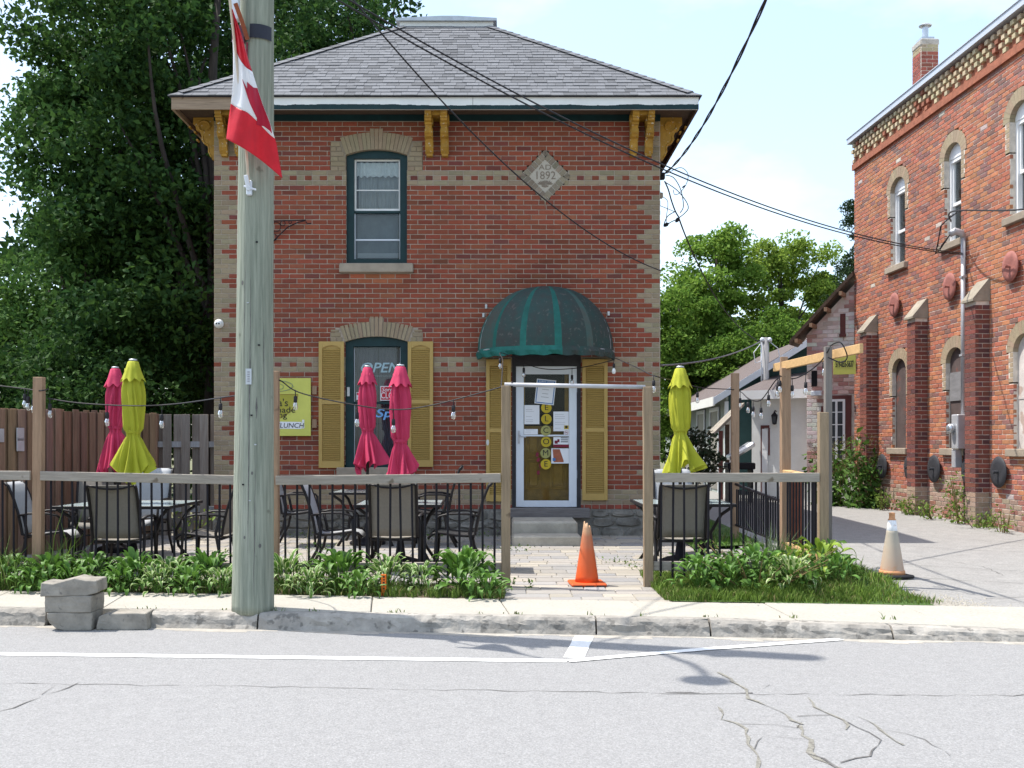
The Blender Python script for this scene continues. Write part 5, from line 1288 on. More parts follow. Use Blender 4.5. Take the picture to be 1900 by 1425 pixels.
m = MB(); m.prism([(-0.30, 3.50), (WA + 0.02, 4.86), (WA + 0.02, 4.95), (-0.30, 3.59)][::-1], -0.28, 0.43); m.build('roof', M['soffit'], ann)
m = MB(); m.box(0.02, WA, 0.41, 3.5, -0.2, 2.9); m.build('rear_body', M['pinkwall'], ann)
for i in range(4):
    x = -0.15 + i * 0.3; z = 3.63 + (x + 0.15) * 1.03
    m = MB(); m.box(x, x + 0.06, -0.42, 0.0, z - 0.10, z - 0.02); m.build('rafter_tail', M['postwood'], ann)
wn = MB(); wn.box(0.40, 0.92, -0.035, -0.012, 0.78, 2.42); wn = wn.build('window', M['oxide'], ann)
m = MB(); m.box(0.44, 0.80, -0.05, -0.036, 1.02, 2.34, 1); m.box(0.44, 0.50, -0.06, -0.0501, 1.02, 2.34); m.box(0.60, 0.645, -0.06, -0.0501, 1.02, 2.34); m.box(0.75, 0.80, -0.06, -0.0501, 1.02, 2.34)
for z in (1.02, 1.28, 1.54, 1.80, 2.06, 2.29): m.box(0.501, 0.599, -0.058, -0.0502, z, z + (0.05 if z in (1.02, 2.29) else 0.018)); m.box(0.646, 0.749, -0.058, -0.0502, z, z + (0.05 if z in (1.02, 2.29) else 0.018))
m.build('frame', [M['vinyl'], M['dim']], wn)
m = MB(); m.box(0.30, 0.345, -0.03, -0.013, 0.4, 2.2); m.build('post_board', M['oxide'], ann)
m = MB(); m.box(0.69, 0.80, -0.02, -0.0125, 3.70, 4.12); m.box(0.68, 0.81, -0.06, -0.0126, 3.64, 3.70); m.build('vent_opening', M['oxide'], ann)
m = MB(); m.box(0.10, 0.22, -0.02, -0.0125, 2.62, 2.95); m.build('small_opening', M['dark'], ann)
m = MB(); m.bbox(0.12, 0.34, -0.16, -0.03, 2.42, 2.52, 0.01); m.build('wall_box', M['alu'], ann)

ps = MB(); ps.bbox(-0.215, 0.215, -0.01, 0.01, -0.20, 0.20, 0.003)
ps = tag(ps.build('phone_sign', M['yellowsign'], None, False, P(1567, 676, 20.9), R(-24)), 'small yellow sign with a black phone number below the pine beam', 'sign')
text('519-855-5637', 0.17, (0, -0.0115, 0.0), M['ink'], ps, sx=0.36, bold=0.006)

shed = thing('white_shed', 'low white stucco shed with a brown roof behind the patio rail', 'shed', (5.65, 23.9, 0.15), R(-35))
m = MB(); m.box(0, 1.45, 0, 2.4, -0.2, 2.46); m.build('wall', M['stucco'], shed)
m = MB(); m.prism([(-0.28, 2.36), (2.5, 2.98), (2.5, 3.05), (-0.28, 2.43)][::-1], -0.22, 1.55, 'x'); m.build('roof', M['brownroof'], shed)
m = MB(); m.box(-0.22, 1.52, -0.33, -0.2905, 2.26, 2.46); m.build('fascia', M['vinyl'], shed)
m = MB(); m.box(-0.2, 1.5, -0.29, -0.001, 2.30, 2.318); m.build('soffit', M['white'], shed)
dr = MB(); dr.box(0.22, 0.30, -0.02, 0.0, 0.05, 1.68); dr.box(0.30, 0.42, -0.02, 0.0, 1.62, 1.68); dr.box(0.40, 0.43, -0.021, 0.0, 1.0, 1.62); dr = dr.build('door_frame', M['oxide'], shed)
m = MB(); m.box(0.255, 0.39, -0.035, -0.021, 0.06, 1.60)
for k in range(6): m.box(0.27, 0.375, -0.04, -0.0351, 0.15 + k * 0.25, 0.32 + k * 0.25)
m.build('door', M['vinyl'], shed)
lt = thing('wall_lantern', 'black carriage lantern on the white shed wall', 'lantern', (6.10, 23.52, 2.0), R(-35))
m = MB(); m.tube([(0, 0.03, 0.14), (0, -0.05, 0.16), (0, -0.08, 0.10)], 0.012, 6); m.build('arm', M['black'], lt)
m = MB(); m.lathe([(0.02, -0.16), (0.05, -0.14), (0.075, 0.03), (0.08, 0.05), (0.03, 0.1), (0.01, 0.14)], 8, (0, -0.08, 0)); m.build('lamp_housing', M['black'], lt)
m = MB(); m.lathe([(0.048, -0.12), (0.066, 0.02)], 8, (0, -0.08, 0)); o = m.build('glass_pane', M['dim'], lt); o.scale = (1.06, 1.06, 1)
lean = thing('lean_to', 'weathered lean-to roof on dark posts against the white shed', 'lean-to', (5.28, 23.3, 0.15))
m = MB(); m.prism([(-0.61, 1.46), (0.03, 2.10), (0.03, 2.17), (-0.65, 1.50)][::-1], -0.15, 0.65); m.build('roof', mat('mossy_roof', (0.28, 0.25, 0.21), 0.9, 0.3, 9, 0.6), lean)
for x in (-0.50, -0.36):
    m = MB(); m.box(x, x + 0.08, -0.05, 0.03, -0.1, 1.55 + (x + 0.5)); m.build('post', M['oxide'] if x < -0.45 else M['soffit'], lean)
m = MB(); m.prism([(-0.25, -0.1), (0.03, -0.1), (0.03, 2.08), (-0.25, 1.8)][::-1], 0.55, 0.6); m.build('back_panel', M['stucco'], lean)
gr = thing('barbecue_grill', 'black barbecue with its silver lid raised beside the white shed', 'barbecue', (4.98, 22.2, 0.15))
m = MB(); T = Matrix.Translation((0.02, 0, 1.10)) @ Matrix.Rotation(R(-32), 4, 'Y'); m.bbox(-0.3, 0.32, -0.22, 0.22, -0.06, 0.06, 0.04, M=T); m.build('lid', M['silver'], gr)
m = MB(); m.bbox(-0.28, 0.3, -0.22, 0.22, 0.72, 0.86, 0.02); m.build('firebox', M['black'], gr)
for sx_ in (-0.24, 0.24):
    m = MB(); m.box(sx_ - 0.02, sx_ + 0.02, -0.18, 0.18, 0.0, 0.72); m.build('leg', M['black'], gr)
m = MB(); m.tube([(-0.3, -0.25, 0.78), (-0.5, -0.25, 0.78), (-0.5, 0.2, 0.78)], 0.012, 6); m.build('handle', M['black'], gr)

barn = thing('green_shed', 'long grey green shed with white window frames and a brown gable roof', 'shed', (5.42, 25.6, 0.15))
ang = math.atan2(0.42, 12.0)
barn.rotation_euler = (0, 0, -ang)
m = MB(); m.box(0, 4.2, 0, 12.4, -0.3, 2.42); bw = m.build('wall', M['shedgreen'], barn)
m = MB(); m.prism([(0, 2.42), (4.2, 2.42), (2.1, 3.75)][::-1], -0.002, 12.3); m.prism([(0.06, -0.2), (4.2, -0.2), (4.2, 2.42), (0.06, 2.42)][::-1], -0.012, 0.0); m.build('gable', M['teal'], barn)
for sgn in (0, 1):
    m = MB()
    if sgn == 0: m.prism([(-0.32, 2.30), (2.1, 3.83), (2.1, 3.92), (-0.32, 2.40)][::-1], -0.35, 12.7)
    else: m.prism([(2.1, 3.83), (4.5, 2.30), (4.5, 2.40), (2.1, 3.92)][::-1], -0.35, 12.7)
    m.build('roof', M['brownroof'], barn)
m = MB(); m.prism([(-0.36, 2.20), (2.1, 3.74), (2.1, 3.90), (-0.36, 2.38)][::-1], -0.39, -0.352); m.build('bargeboard', M['alu'], barn)
m = MB(); m.box(-0.37, -0.322, -0.35, 12.7, 2.18, 2.40); m.build('fascia', M['white'], barn)
m = MB(); m.box(-0.03, 0.06, -0.03, 0.06, -0.2, 2.3); m.build('corner_trim', M['alu'], barn)
for y in (0.9, 3.2, 6.0, 9.0):
    wv = MB(); wv.box(-0.02, 0.0, y, y + 1.25, 0.1, 2.1); wv = wv.build('window', mat('dusty_pane', (0.24, 0.23, 0.205), 0.5, 0.2, 2), barn)
    m = MB()
    for a, b, c, d in ((y - 0.09, y, 0.0, 2.2), (y + 1.25, y + 1.34, 0.0, 2.2), (y, y + 1.25, 2.1, 2.2)): m.box(-0.05, -0.0201, a, b, c, d)
    m.build('frame', M['alu'], wv)
pl = thing('service_pole', 'short grey wooden service pole with wires rising behind the shed roof', 'pole', (6.29, 25.25, 0))
m = MB(); m.tube([(0, 0, -0.2), (0, 0, 3.97)], [0.105, 0.092], 10); m.build('shaft', M['greypole'], pl, True)
m = MB()
for dx in (-0.09, 0.09): m.lathe([(0.0, 0), (0.05, 0.01), (0.055, 0.06), (0.03, 0.1), (0, 0.11)], 10, (dx, -0.09, 3.86))
m.tube([(-0.11, -0.10, 3.9), (-0.11, -0.1, 2.6)], 0.018, 6); m.build('insulator', M['alu'], pl, True)
m = MB(); m.tube([(-0.1, -0.1, 3.85), (-0.3, -0.12, 3.6), (-0.26, -0.12, 3.35), (-0.1, -0.1, 3.4)], 0.012, 5); m.tube([(0.1, -0.1, 3.85), (0.28, -0.12, 3.7), (0.33, -0.12, 3.45)], 0.01, 5); m.build('wire_loop', M['alu'], pl)

# ------------------------------------------------------------------ utility pole with flag, lamp and wires
pole = thing('utility_pole', 'greenish treated wooden utility pole standing at the kerb', 'utility pole', (-2.105, 8.79, 0))
zs_ = [-0.02, 0.4, 1.2, 2.4, 3.6, 5.2, 7.0, 8.8]; rs_ = [0.174, 0.170, 0.163, 0.152, 0.146, 0.138, 0.128, 0.118]
pts = [(0.007 * z, 0.0, z) for z in zs_]
fine = []; fr = []
for i in range(len(zs_) - 1):
    for k in range(6):
        t = k / 6; fine.append(Vector(pts[i]).lerp(Vector(pts[i+1]), t)); fr.append((rs_[i] + (rs_[i+1] - rs_[i]) * t) * (1 + 0.006 * math.sin(i * 3 + k)))
fine.append(Vector(pts[-1])); fr.append(rs_[-1])
m = MB(); m.tube(fine, fr, 28); m.build('shaft', M['pole'], pole, True)
def on_pole(ang, z, e=0.002):
    rr = float(np.interp(z, zs_, rs_)) + e
    return Vector((0.007 * z + rr * math.sin(ang), -rr * math.cos(ang), z))
r = random.Random(6)
for a0, za, zb, w in ((-0.02, 0.35, 2.95, 0.008), (0.28, 0.05, 1.35, 0.005), (-0.35, 1.9, 3.1, 0.004), (0.35, 1.6, 1.78, 0.012), (0.75, 1.7, 2.4, 0.006), (-0.6, 0.6, 1.8, 0.004)):
    m = MB(); n = max(4, int((zb - za) / 0.08)); vs = []
    a = a0
    for i in range(n + 1):
        z = za + (zb - za) * i / n; a += r.uniform(-0.012, 0.012); ww = w * math.sin(math.pi * (i + 0.3) / (n + 0.6)) * r.uniform(0.6, 1.2) / 0.15
        vs += [on_pole(a - ww * 0.5, z), on_pole(a + ww * 0.5, z)]
    m.add(vs, [(2*i, 2*i+1, 2*i+3, 2*i+2) for i in range(n)]); m.build('drying_crack', M['crack'], pole)
m = MB(); m.box(-0.024, 0.024, -0.006, 0.0, -0.065, 0.065); o = m.build('number_plate', M['zinc'], pole, loc=on_pole(-0.06, 1.945, 0.004))
for i in range(2):
    q = text('124' if False else '', 0.02, (0, 0, 0), M['ink']) if False else None
m = MB()
for k in range(5): m.box(-0.010, 0.010, -0.0072, -0.0062, -0.045 + k * 0.019, -0.033 + k * 0.019)
m.build('punched_marks', M['greyink'], o)
m = MB(); m.lathe([(0.008, 0), (0.008, 0.02), (0.0, 0.022)], 8); o = m.build('nail', M['black'], pole, loc=on_pole(0.25, 3.77)); o.rotation_euler = (R(90), 0, 0)
for k, (a, z, hh) in enumerate(((0.1, 1.62, 0.03), (0.3, 1.38, 0.025), (-0.3, 1.05, 0.03), (0.05, 0.92, 0.02), (0.45, 2.2, 0.03), (-0.15, 2.55, 0.02), (0.3, 3.05, 0.03))):
    m = MB(); p = on_pole(a, z, 0.004); m.box(p.x - 0.008, p.x + 0.008, p.y - 0.004, p.y + 0.01, z, z + hh * 0.4); m.build('staple', M['zinc' if k % 2 else 'black'], pole)
for k, (a, z, w, hh) in enumerate(((-0.5, 2.72, 0.010, 0.020), (0.15, 1.15, 0.008, 0.014), (0.55, 0.55, 0.011, 0.018), (-0.2, 0.62, 0.008, 0.013))):
    m = MB(); ring = []
    for q in range(12): ring.append(on_pole(a + w / 0.16 * math.cos(q * math.pi / 6), z + hh * math.sin(q * math.pi / 6), 0.0025))
    m.add(ring, [tuple(range(12))]); m.build('knot', M['crack'], pole)
# steel band bracket near the top of the picture
m = MB(); 
for i in range(8):
    a = -0.15 + i * 0.16; p, q = on_pole(a, 4.74, 0.012), on_pole(a + 0.16, 4.74, 0.012)
    m.add([p, q, q + Vector((0, 0, 0.115)), p + Vector((0, 0, 0.115))], [(0, 1, 2, 3)])
m.build('band', mat('dark_band', (0.02, 0.022, 0.035), 0.5, 0.2, 8), pole)
m = MB(); p = on_pole(-0.25, 4.72, 0.02); m.tube([p, p + Vector((-0.03, -0.06, 0.12)), p + Vector((-0.07, -0.12, 0.25))], 0.022, 4); m.build('strut', M['rust'], pole)
m = MB(); p = on_pole(-0.62, 4.72, 0.03); m.box(p.x - 0.07, p.x + 0.03, p.y - 0.02, p.y + 0.02, 4.70, 4.84); m.build('bracket_plate', mat('faded_maroon', (0.12, 0.05, 0.07), 0.7, 0.3, 8), pole)
m = MB(); p = on_pole(-0.85, 4.87, 0.05); m.bbox(p.x - 0.03, p.x + 0.03, p.y - 0.06, p.y + 0.02, 4.88, 5.25, 0.006); m.build('junction_box', M['alu'], pole)
m = MB(); m.tube([on_pole(-0.3, 4.7, 0.012), on_pole(-0.33, 4.3, 0.012), on_pole(-0.33, 3.9, 0.012)], 0.008, 5); m.build('red_wire', M['maroon'], pole)
# lamp arm above the picture
m = MB(); m.tube([(0.05, -0.1, 6.6), (0.05, -0.5, 7.0), (0.05, -0.7, 7.06), (0.05, -0.9, 7.05)], 0.03, 8); arm = m.build('lamp_arm', M['zinc'], pole, True)
m = MB(); m.lathe([(0.02, 0.16), (0.10, 0.13), (0.14, 0.02), (0.13, -0.08), (0.07, -0.12), (0, -0.13)], 16, (0.05, -1.0, 7.0)); m.build('lamp_head', M['zinc'], arm, True)
m = MB(); m.bbox(-0.04, 0.24, -0.16, -0.10, 7.55, 7.65, 0.01); m.build('crossarm_bracket', M['zinc'], pole)

# flag on its staff
Yf = 8.42
def F(px, py, y=Yf): return P(px, py, y)
fl = thing('flag', 'red and white maple leaf flag hanging limp on a staff fixed to the utility pole', 'flag', F(461, 345, 8.60))
o_ = fl.location.copy()
m = MB(); m.tube([F(462, 350, 8.60) - o_, F(456, 270, 8.50) - o_, F(424, -25, 8.22) - o_], 0.011, 8); m.lathe([(0, -0.03), (0.02, -0.01), (0.02, 0.02), (0, 0.03)], 8, F(424, -27, 8.22) - o_); m.build('staff', mat('pale_staff', (0.52, 0.44, 0.34), 0.6, 0.1, 8), fl)
m = MB(); c = F(462, 348, 8.615) - o_
m.bbox(c.x - 0.022, c.x + 0.022, c.y - 0.01, c.y + 0.03, c.z - 0.06, c.z + 0.06, 0.006); m.tube([c + Vector((0.0, -0.01, -0.02)), c + Vector((-0.012, -0.05, 0.09))], 0.02, 8); m.tube([c + Vector((-0.04, -0.01, 0.01)), c + Vector((0.06, -0.01, -0.02))], 0.008, 6); m.build('staff_holder', M['alu'], fl)
Lc = [(428, 14), (431, 55), (433, 100), (433, 140), (431, 170), (428, 195), (424, 225), (420, 258)]
Rc = [(432, 18), (447, 62), (461, 112), (474, 152), (487, 192), (500, 225), (513, 266), (524, 331)]
def cur(C, v):
    x = v * (len(C) - 1); i = min(int(x), len(C) - 2); t = x - i; return (C[i][0] + (C[i+1][0] - C[i][0]) * t, C[i][1] + (C[i+1][1] - C[i][1]) * t)
def flag_pt(u, v, dy=0.0):
    a, b = cur(Lc, v), cur(Rc, v); x = a[0] + (b[0] - a[0]) * u; y = a[1] + (b[1] - a[1]) * u
    y += (v ** 2) * 10 * math.sin(u * math.pi) * 0.8 - (v ** 3) * 14 * math.sin(u * math.pi)
    yy = Yf - 0.16 + 0.20 * v + 0.05 * math.sin(u * 5.0 + v * 3.5) * (0.3 + v) + 0.012 * math.sin(u * 17 + v * 9)
    return F(x, y, yy + dy) - o_
def band1(u): return 0.20 + 0.16 * u ** 1.5 + 0.06 * math.sin(u * math.pi)
def band2(u): return 0.70 + 0.02 * math.sin(u * 5) + 0.145 * sm((u - 0.35) / 0.65)
def flag_part(name, va, vb, mt, dy=0.0, nu=26, nv=18):
    vs = []; 
    for j in range(nv + 1):
        for i in range(nu + 1):
            u = i / nu; a, b = va(u), vb(u); vs.append(flag_pt(u, a + (b - a) * j / nv, dy))
    m = MB(); m.add(vs, [(j*(nu+1)+i, j*(nu+1)+i+1, (j+1)*(nu+1)+i+1, (j+1)*(nu+1)+i) for j in range(nv) for i in range(nu)])
    o = m.build(name, mt, fl, True); md = o.modifiers.new('thickness', 'SOLIDIFY'); md.thickness = 0.002; return o
flag_part('red_band', lambda u: 0.0, band1, M['red']); flag_part('white_band', band1, band2, M['flagwhite']); flag_part('red_band', band2, lambda u: 1.0, M['red'])
leaf = [(0.40, 0.435), (0.55, 0.50), (0.60, 0.445), (0.82, 0.475), (1.0, 0.47), (1.0, 0.735), (0.965, 0.80), (0.92, 0.785), (0.80, 0.775), (0.70, 0.785), (0.62, 0.79), (0.66, 0.735), (0.62, 0.70), (0.55, 0.62), (0.50, 0.55)]
bmv = bmesh.new(); vv = [bmv.verts.new((u, v, 0)) for u, v in leaf]; bmv.faces.new(vv)
bmesh.ops.triangulate(bmv, faces=bmv.faces[:]); 
for _ in range(3): bmesh.ops.subdivide_edges(bmv, edges=bmv.edges[:], cuts=1, use_grid_fill=True)
for v in bmv.verts: v.co = flag_pt(min(v.co.x, 0.995), v.co.y, -0.006)
me = bpy.data.meshes.new('maple_leaf'); bmv.to_mesh(me); bmv.free(); me.materials.append(M['leafred']); o = link('maple_leaf', me, fl); md = o.modifiers.new('thickness', 'SOLIDIFY'); md.thickness = 0.002

# overhead cables
def sag_pts(a, b, sag, n=28, tw=0.0):
    return [a.lerp(b, i / n) - Vector((0, 0, 4 * sag * (i / n) * (1 - i / n))) for i in range(n + 1)]
def cable(name, runs, rad, mt, label, cat='cable', n=5):
    root = None; m = MB()
    for p in runs: m.tube(p, rad, n)
    return tag(m.build(name, mt), label, cat)
PT_ = Vector((-2.0, 8.80, 5.54))
A2 = MW(1793, rz_(1793, 470), 0.05)
cable('overhead_cable', [sag_pts(PT_, A2, 0.50, 40), sag_pts(PT_ + Vector((0, 0, -0.06)), A2 + Vector((0, 0, -0.02)), 0.51, 40)], 0.0085, M['cable'], 'pair of black cables crossing the facade from the utility pole to the right hand building')
cable('overhead_cable', [sag_pts(Vector((-2.0, 8.8, 6.05)), Vector((X0H + WH + 0.01, YH - 0.02, hz(503))), 0.50, 40)], 0.0085, M['cable'], 'single black cable sloping steeply across the roof and past the date stone')
HC = P(1229, 325, 15.35)
tw1, tw2 = [], []
wpts = sag_pts(HC, Vector((2.05, 2.6, 6.4)), 0.80, 90)
for i, p in enumerate(wpts):
    tw1.append(p + Vector((0.009 * math.cos(i * 0.55), 0, 0.009 * math.sin(i * 0.55)))); tw2.append(p - Vector((0.009 * math.cos(i * 0.55), 0, 0.009 * math.sin(i * 0.55))))
cable('twisted_cable', [tw1, tw2], 0.0085, M['cable'], 'thick twisted black cable rising into the sky from the corner of the brick house')
drop = thing('cable_splice', 'tangle of black drip loops and splices hanging off the house corner', 'cable splice', HC)
def LP(*pp): return [P(px, py, 15.35) - HC for px, py in pp]
def spl(pp, n=6):
    out = []
    for i in range(len(pp) - 1):
        p0 = pp[max(0, i-1)]; p1 = pp[i]; p2 = pp[i+1]; p3 = pp[min(len(pp)-1, i+2)]
        for k in range(n):
            t = k / n; out.append(0.5 * ((2*p1) + (p2-p0)*t + (2*p0-5*p1+4*p2-p3)*t*t + (3*p1-p0-3*p2+p3)*t**3))
    out.append(pp[-1]); return out
m = MB(); c = P(1229, 326, 15.32) - HC; m.bbox(c.x - 0.035, c.x + 0.04, -0.04, 0.04, c.z - 0.05, c.z + 0.05, 0.012); m.tube([(c.x - 0.1, 0, c.z + 0.05), (c.x, 0, c.z + 0.05)], 0.01, 5); m.tube([(c.x - 0.1, 0, c.z - 0.05), (c.x, 0, c.z - 0.05)], 0.01, 5); m.build('clamp', M['black'], drop)
for nm, pp, rad in (('loop', [(1235, 325), (1250, 330), (1263, 352), (1268, 382), (1262, 395)], 0.007), ('loop', [(1237, 322), (1262, 311), (1276, 322), (1274, 340), (1262, 357), (1252, 361), (1249, 352)], 0.005),
                    ('loop', [(1234, 338), (1255, 352), (1272, 372), (1277, 386), (1270, 396), (1260, 404)], 0.007), ('loop', [(1228, 364), (1238, 372), (1239, 384), (1237, 398), (1236, 414)], 0.005),
                    ('loop', [(1223, 381), (1245, 390), (1254, 394)], 0.005), ('loop', [(1254, 392), (1240, 400), (1233, 413), (1233, 420), (1245, 412), (1256, 407)], 0.007), ('lead', [(1233, 336), (1240, 352), (1246, 373), (1253, 392), (1260, 404)], 0.011)):
    m = MB(); m.tube(spl(LP(*pp)), rad, 5); m.build(nm, M['cable'], drop)
for px, py, a in ((1257, 408, -0.9), (1236, 417, -0.6), (1269, 346, -0.6)):
    m = MB(); q = P(px, py, 15.35) - HC; d = Vector((math.cos(a), 0, -math.sin(a))) * (0.045 if px != 1269 else 0.03); m.tube([q - d, q - d * 0.4, q + d * 0.4, q + d], [0.008, 0.026 if px != 1269 else 0.012, 0.03 if px != 1269 else 0.012, 0.008], 7); m.build('splice', M['black'], drop)
m = MB(); q = P(1226, 363, 15.35) - HC; m.bbox(q.x - 0.03, q.x + 0.03, -0.04, 0.04, q.z - 0.04, q.z + 0.04, 0.01); m.build('wall_hook', M['sill'], drop)
cable('drop_cable', [spl([P(1260, 406, 15.35), P(1275, 445, 16.5), P(1300, 500, 18.5), P(1335, 562, 21), P(1375, 610, 23.5), P(1412, 637, 25.1)], 8)], 0.012, M['cable'], 'cable dropping from the splice down to the small pole behind the shed')
cable('service_cable', [sag_pts(P(1226, 678, 16.0), P(1412, 633, 25.1), 0.12, 24)], 0.016, M['cable_grey'], 'grey cable from the side of the house to the small pole')
cable('overhead_cable', [spl([MW(1793, 4.95, 0.25), MW(1830, 4.97, 0.5), P(1900, 388, 14), P(2000, 350, 12)], 8)], 0.012, M['cable'], 'short cable leaving the service head toward the street')

# ------------------------------------------------------------------ patio railings, gate pipe, board fences
YF = 10.2; SF = FPX / YF
def fx(px): return (px - CX) / SF
def fz(py): return EYE - (py - CY) / SF
pf = thing('patio_railing', 'weathered wood patio railing with black balusters left of the gate opening', 'railing', (fx(500), YF, 0))
rf = thing('patio_railing', 'patio railing right of the gate opening with a return along the driveway', 'railing', (fx(1360), YF, 0))
def part_post(root, x, y, z0, z1, w=0.089, mt='postwood', lean=0.0):
    m = MB(); o = root.location; b = 0.004
    x -= o.x; y -= o.y
    vs0 = len(m.v); m.bbox(x - w/2, x + w/2, y - w/2, y + w/2, z0, z1, b)
    if lean: m.v = [(a + lean * (c - z0), b_, c) for a, b_, c in m.v]
    return m.build('post', M[mt], root)
def part_rail(root, a, b, h=0.089, d=0.038, name='rail', mt='railwood', b_=0.004):
    "beam between two points (top centre line)"
    o = root.location; a = Vector(a) - o; b = Vector(b) - o; L_ = (b - a).length
    m = MB(); m.bbox(0, L_, -d/2, d/2, -h, 0, b_)
    ob = m.build(name, M[mt], root, loc=a); dd = (b - a); ob.rotation_euler = (0, -math.atan2(dd.z, math.hypot(dd.x, dd.y)), math.atan2(dd.y, dd.x)); return ob
part_post(pf, fx(70.5), YF, -0.1, fz(700), lean=0.006); part_post(pf, fx(509), YF, -0.1, fz(689)); part_post(pf, fx(938.5), YF, -0.1, fz(716), mt='postgrey'); part_post(pf, fx(-330), YF, -0.1, fz(705))
yr = YF - 0.052
part_rail(pf, (fx(-330), yr, fz(872)), (fx(61), yr, fz(873.5))); part_rail(pf, (fx(80), yr, fz(874)), (fx(505), yr, fz(883))); part_rail(pf, (fx(514), yr, fz(882.5)), (fx(929), yr, fz(878)))
for a, b in ((fx(-325), fx(62)), (fx(80), fx(504)), (fx(514), fx(931))): part_rail(pf, (a, YF, 0.24), (b, YF, 0.24))
bal = MB(); bal.tube([(0, 0, 0), (0, 0, 0.95)], 0.0112, 8); bal = bal.mesh('baluster', M['black'])
r = random.Random(12)
def balusters(root, x0, x1, y, px_step=20.6, zt=1.06):
    n = int(abs(x1 - x0) / (px_step / SF))
    for i in range(n):
        x = x0 + (x1 - x0) * (i + 0.6) / n
        b = link('baluster', bal, root, (x - root.location.x, y - root.location.y, 0.10 + r.uniform(-0.012, 0.012))); b.rotation_euler = (0, r.gauss(0, 0.008), 0)
balusters(pf, fx(-320), fx(58), YF - 0.03); balusters(pf, fx(84), fx(500), YF - 0.03); balusters(pf, fx(518), fx(926), YF - 0.03)
part_post(rf, fx(1203), YF, -0.1, fz(718), mt='postgrey', lean=-0.004)
XE = fx(1527)
part_post(rf, XE, YF, 0.0, fz(765), mt='postgrey')
part_post(rf, XE + 0.085, YF + 0.12, 0.0, fz(647) + 0.03, 0.066, mt='postaged')
part_post(rf, 3.10, 11.55, 0.0, 2.23, 0.10); part_post(rf, 3.12, 14.15, 0.0, 2.35, 0.095)
m = MB(); m.bbox(3.10 - 0.03, 3.10 + 0.05, 11.62, 11.66, 0.1, 2.36, 0.003); q = m.build('post', M['postwood'], rf, loc=-rf.location)
part_rail(rf, (fx(1214), yr, fz(877.5)), (fx(1517), yr, fz(877))); part_rail(rf, (fx(1212), YF, 0.25), (fx(1519), YF, 0.25))
balusters(rf, fx(1212), fx(1518), YF - 0.03)
part_rail(rf, (XE - 0.02, YF + 0.06, 1.075), (3.10, 11.5, 1.11), 0.038, 0.089, mt='beam'); part_rail(rf, (XE - 0.02, YF + 0.06, 0.32), (3.10, 11.5, 0.32), mt='beam')
for i in range(10):
    t = (i + 0.6) / 10; x = XE - 0.02 + (3.10 - XE + 0.02) * t; y = YF + 0.1 + (11.5 - YF - 0.1) * t
    b = link('baluster', bal, rf, (x - rf.location.x, y - rf.location.y, 0.12))
part_rail(rf, (3.06, 11.85, 2.30), (3.36, 9.85, 2.335), 0.089, 0.038, 'beam', 'beam')
for a, b, c in ((0.93, 0.86, 'black'),):                        # black metal panel further back
    part_rail(rf, (3.11, 11.62, 0.76), (3.12, 14.1, 0.87), 0.03, 0.03, 'metal_rail', 'black', 0.003); part_rail(rf, (3.11, 11.62, 0.30), (3.12, 14.1, 0.32), 0.025, 0.025, 'metal_rail', 'black', 0.003)
mb = MB(); mb.box(-0.009, 0.009, -0.009, 0.009, 0, 0.50); mb = mb.mesh('picket', M['black'])
for i in range(22):
    t = (i + 0.5) / 22; link('picket', mb, rf, (3.11 + 0.01 * t - rf.location.x, 11.62 + 2.48 * t - YF, 0.29))
gp_ = thing('gate_pipe', 'grey pipe lying across the two gate posts', 'pipe', (fx(1066), YF, fz(716)))
m = MB(); m.tube([(fx(936) - fx(1066), -0.01, 0.012), (fx(1197) - fx(1066), 0.0, -0.012)], 0.021, 10); m.build('tube', M['steel'], gp_, True)
m = MB(); m.tube([(fx(948) - fx(1066), 0, 0.01), (fx(952) - fx(1066), 0, 0.01)], 0.030, 10); m.build('tie', M['cable'], gp_, True)

bf = thing('board_fence', 'tall brown board fence along the left side of the patio', 'fence', (-6.0, 12.3, 0))
pa, pb_ = Vector((-7.15, 8.9, 0)), Vector((-5.02, 15.25, 0)); d = (pb_ - pa); L_ = d.length; d.normalize(); az_ = math.atan2(d.y, d.x)
bm_ = {}
for v in range(4):
    q = MB(); q.bbox(-0.052, 0.052, -0.009, 0.009, 0.0, 1.78 + 0.01 * v, 0.003); bm_[v] = q.mesh('board', M['board'])
n = int(L_ / 0.078); r = random.Random(14)
for i in range(n):
    p = pa + d * (i * 0.078 + 0.05); off = 0.012 if i % 2 else -0.012; nrm = Vector((-d.y, d.x, 0))
    q = p - nrm * off * 1.2 - bf.location
    o = link('board', bm_[r.randrange(4)], bf, (q.x, q.y, 0.03 + r.uniform(0, 0.012)), az_ + r.gauss(0, 0.01)); f = r.uniform(0.75, 1.2); o.color = (f, f * r.uniform(0.9, 1.08), f * r.uniform(0.85, 1.1), 1)
for z in (0.35, 1.05, 1.62):
    q = MB(); q.box(0, L_, -0.035, 0.0, 0, 0.085); q.build('rail', M['board'], bf, loc=pa + Vector((-d.y, d.x, 0)) * 0.06 - bf.location + Vector((0, 0, z)), rz=az_)
for px, py in ((3, 808), (60, 806), (61, 825)):
    q = P(px, py, 12.35 if px < 10 else 12.6); t = ((q - pa).dot(d)); p = pa + d * t - Vector((-d.y, d.x, 0)) * 0.04 - bf.location
    m = MB(); m.bbox(-0.06, 0.06, -0.015, 0.0, -0.08, 0.08, 0.004); m.build('metal_patch', M['steel'], bf, loc=(p.x, p.y, q.z), rz=az_)
gf = thing('grey_fence', 'short weathered grey fence panel with gaps between the brown fence and the house', 'fence', (-4.65, 15.32, 0))
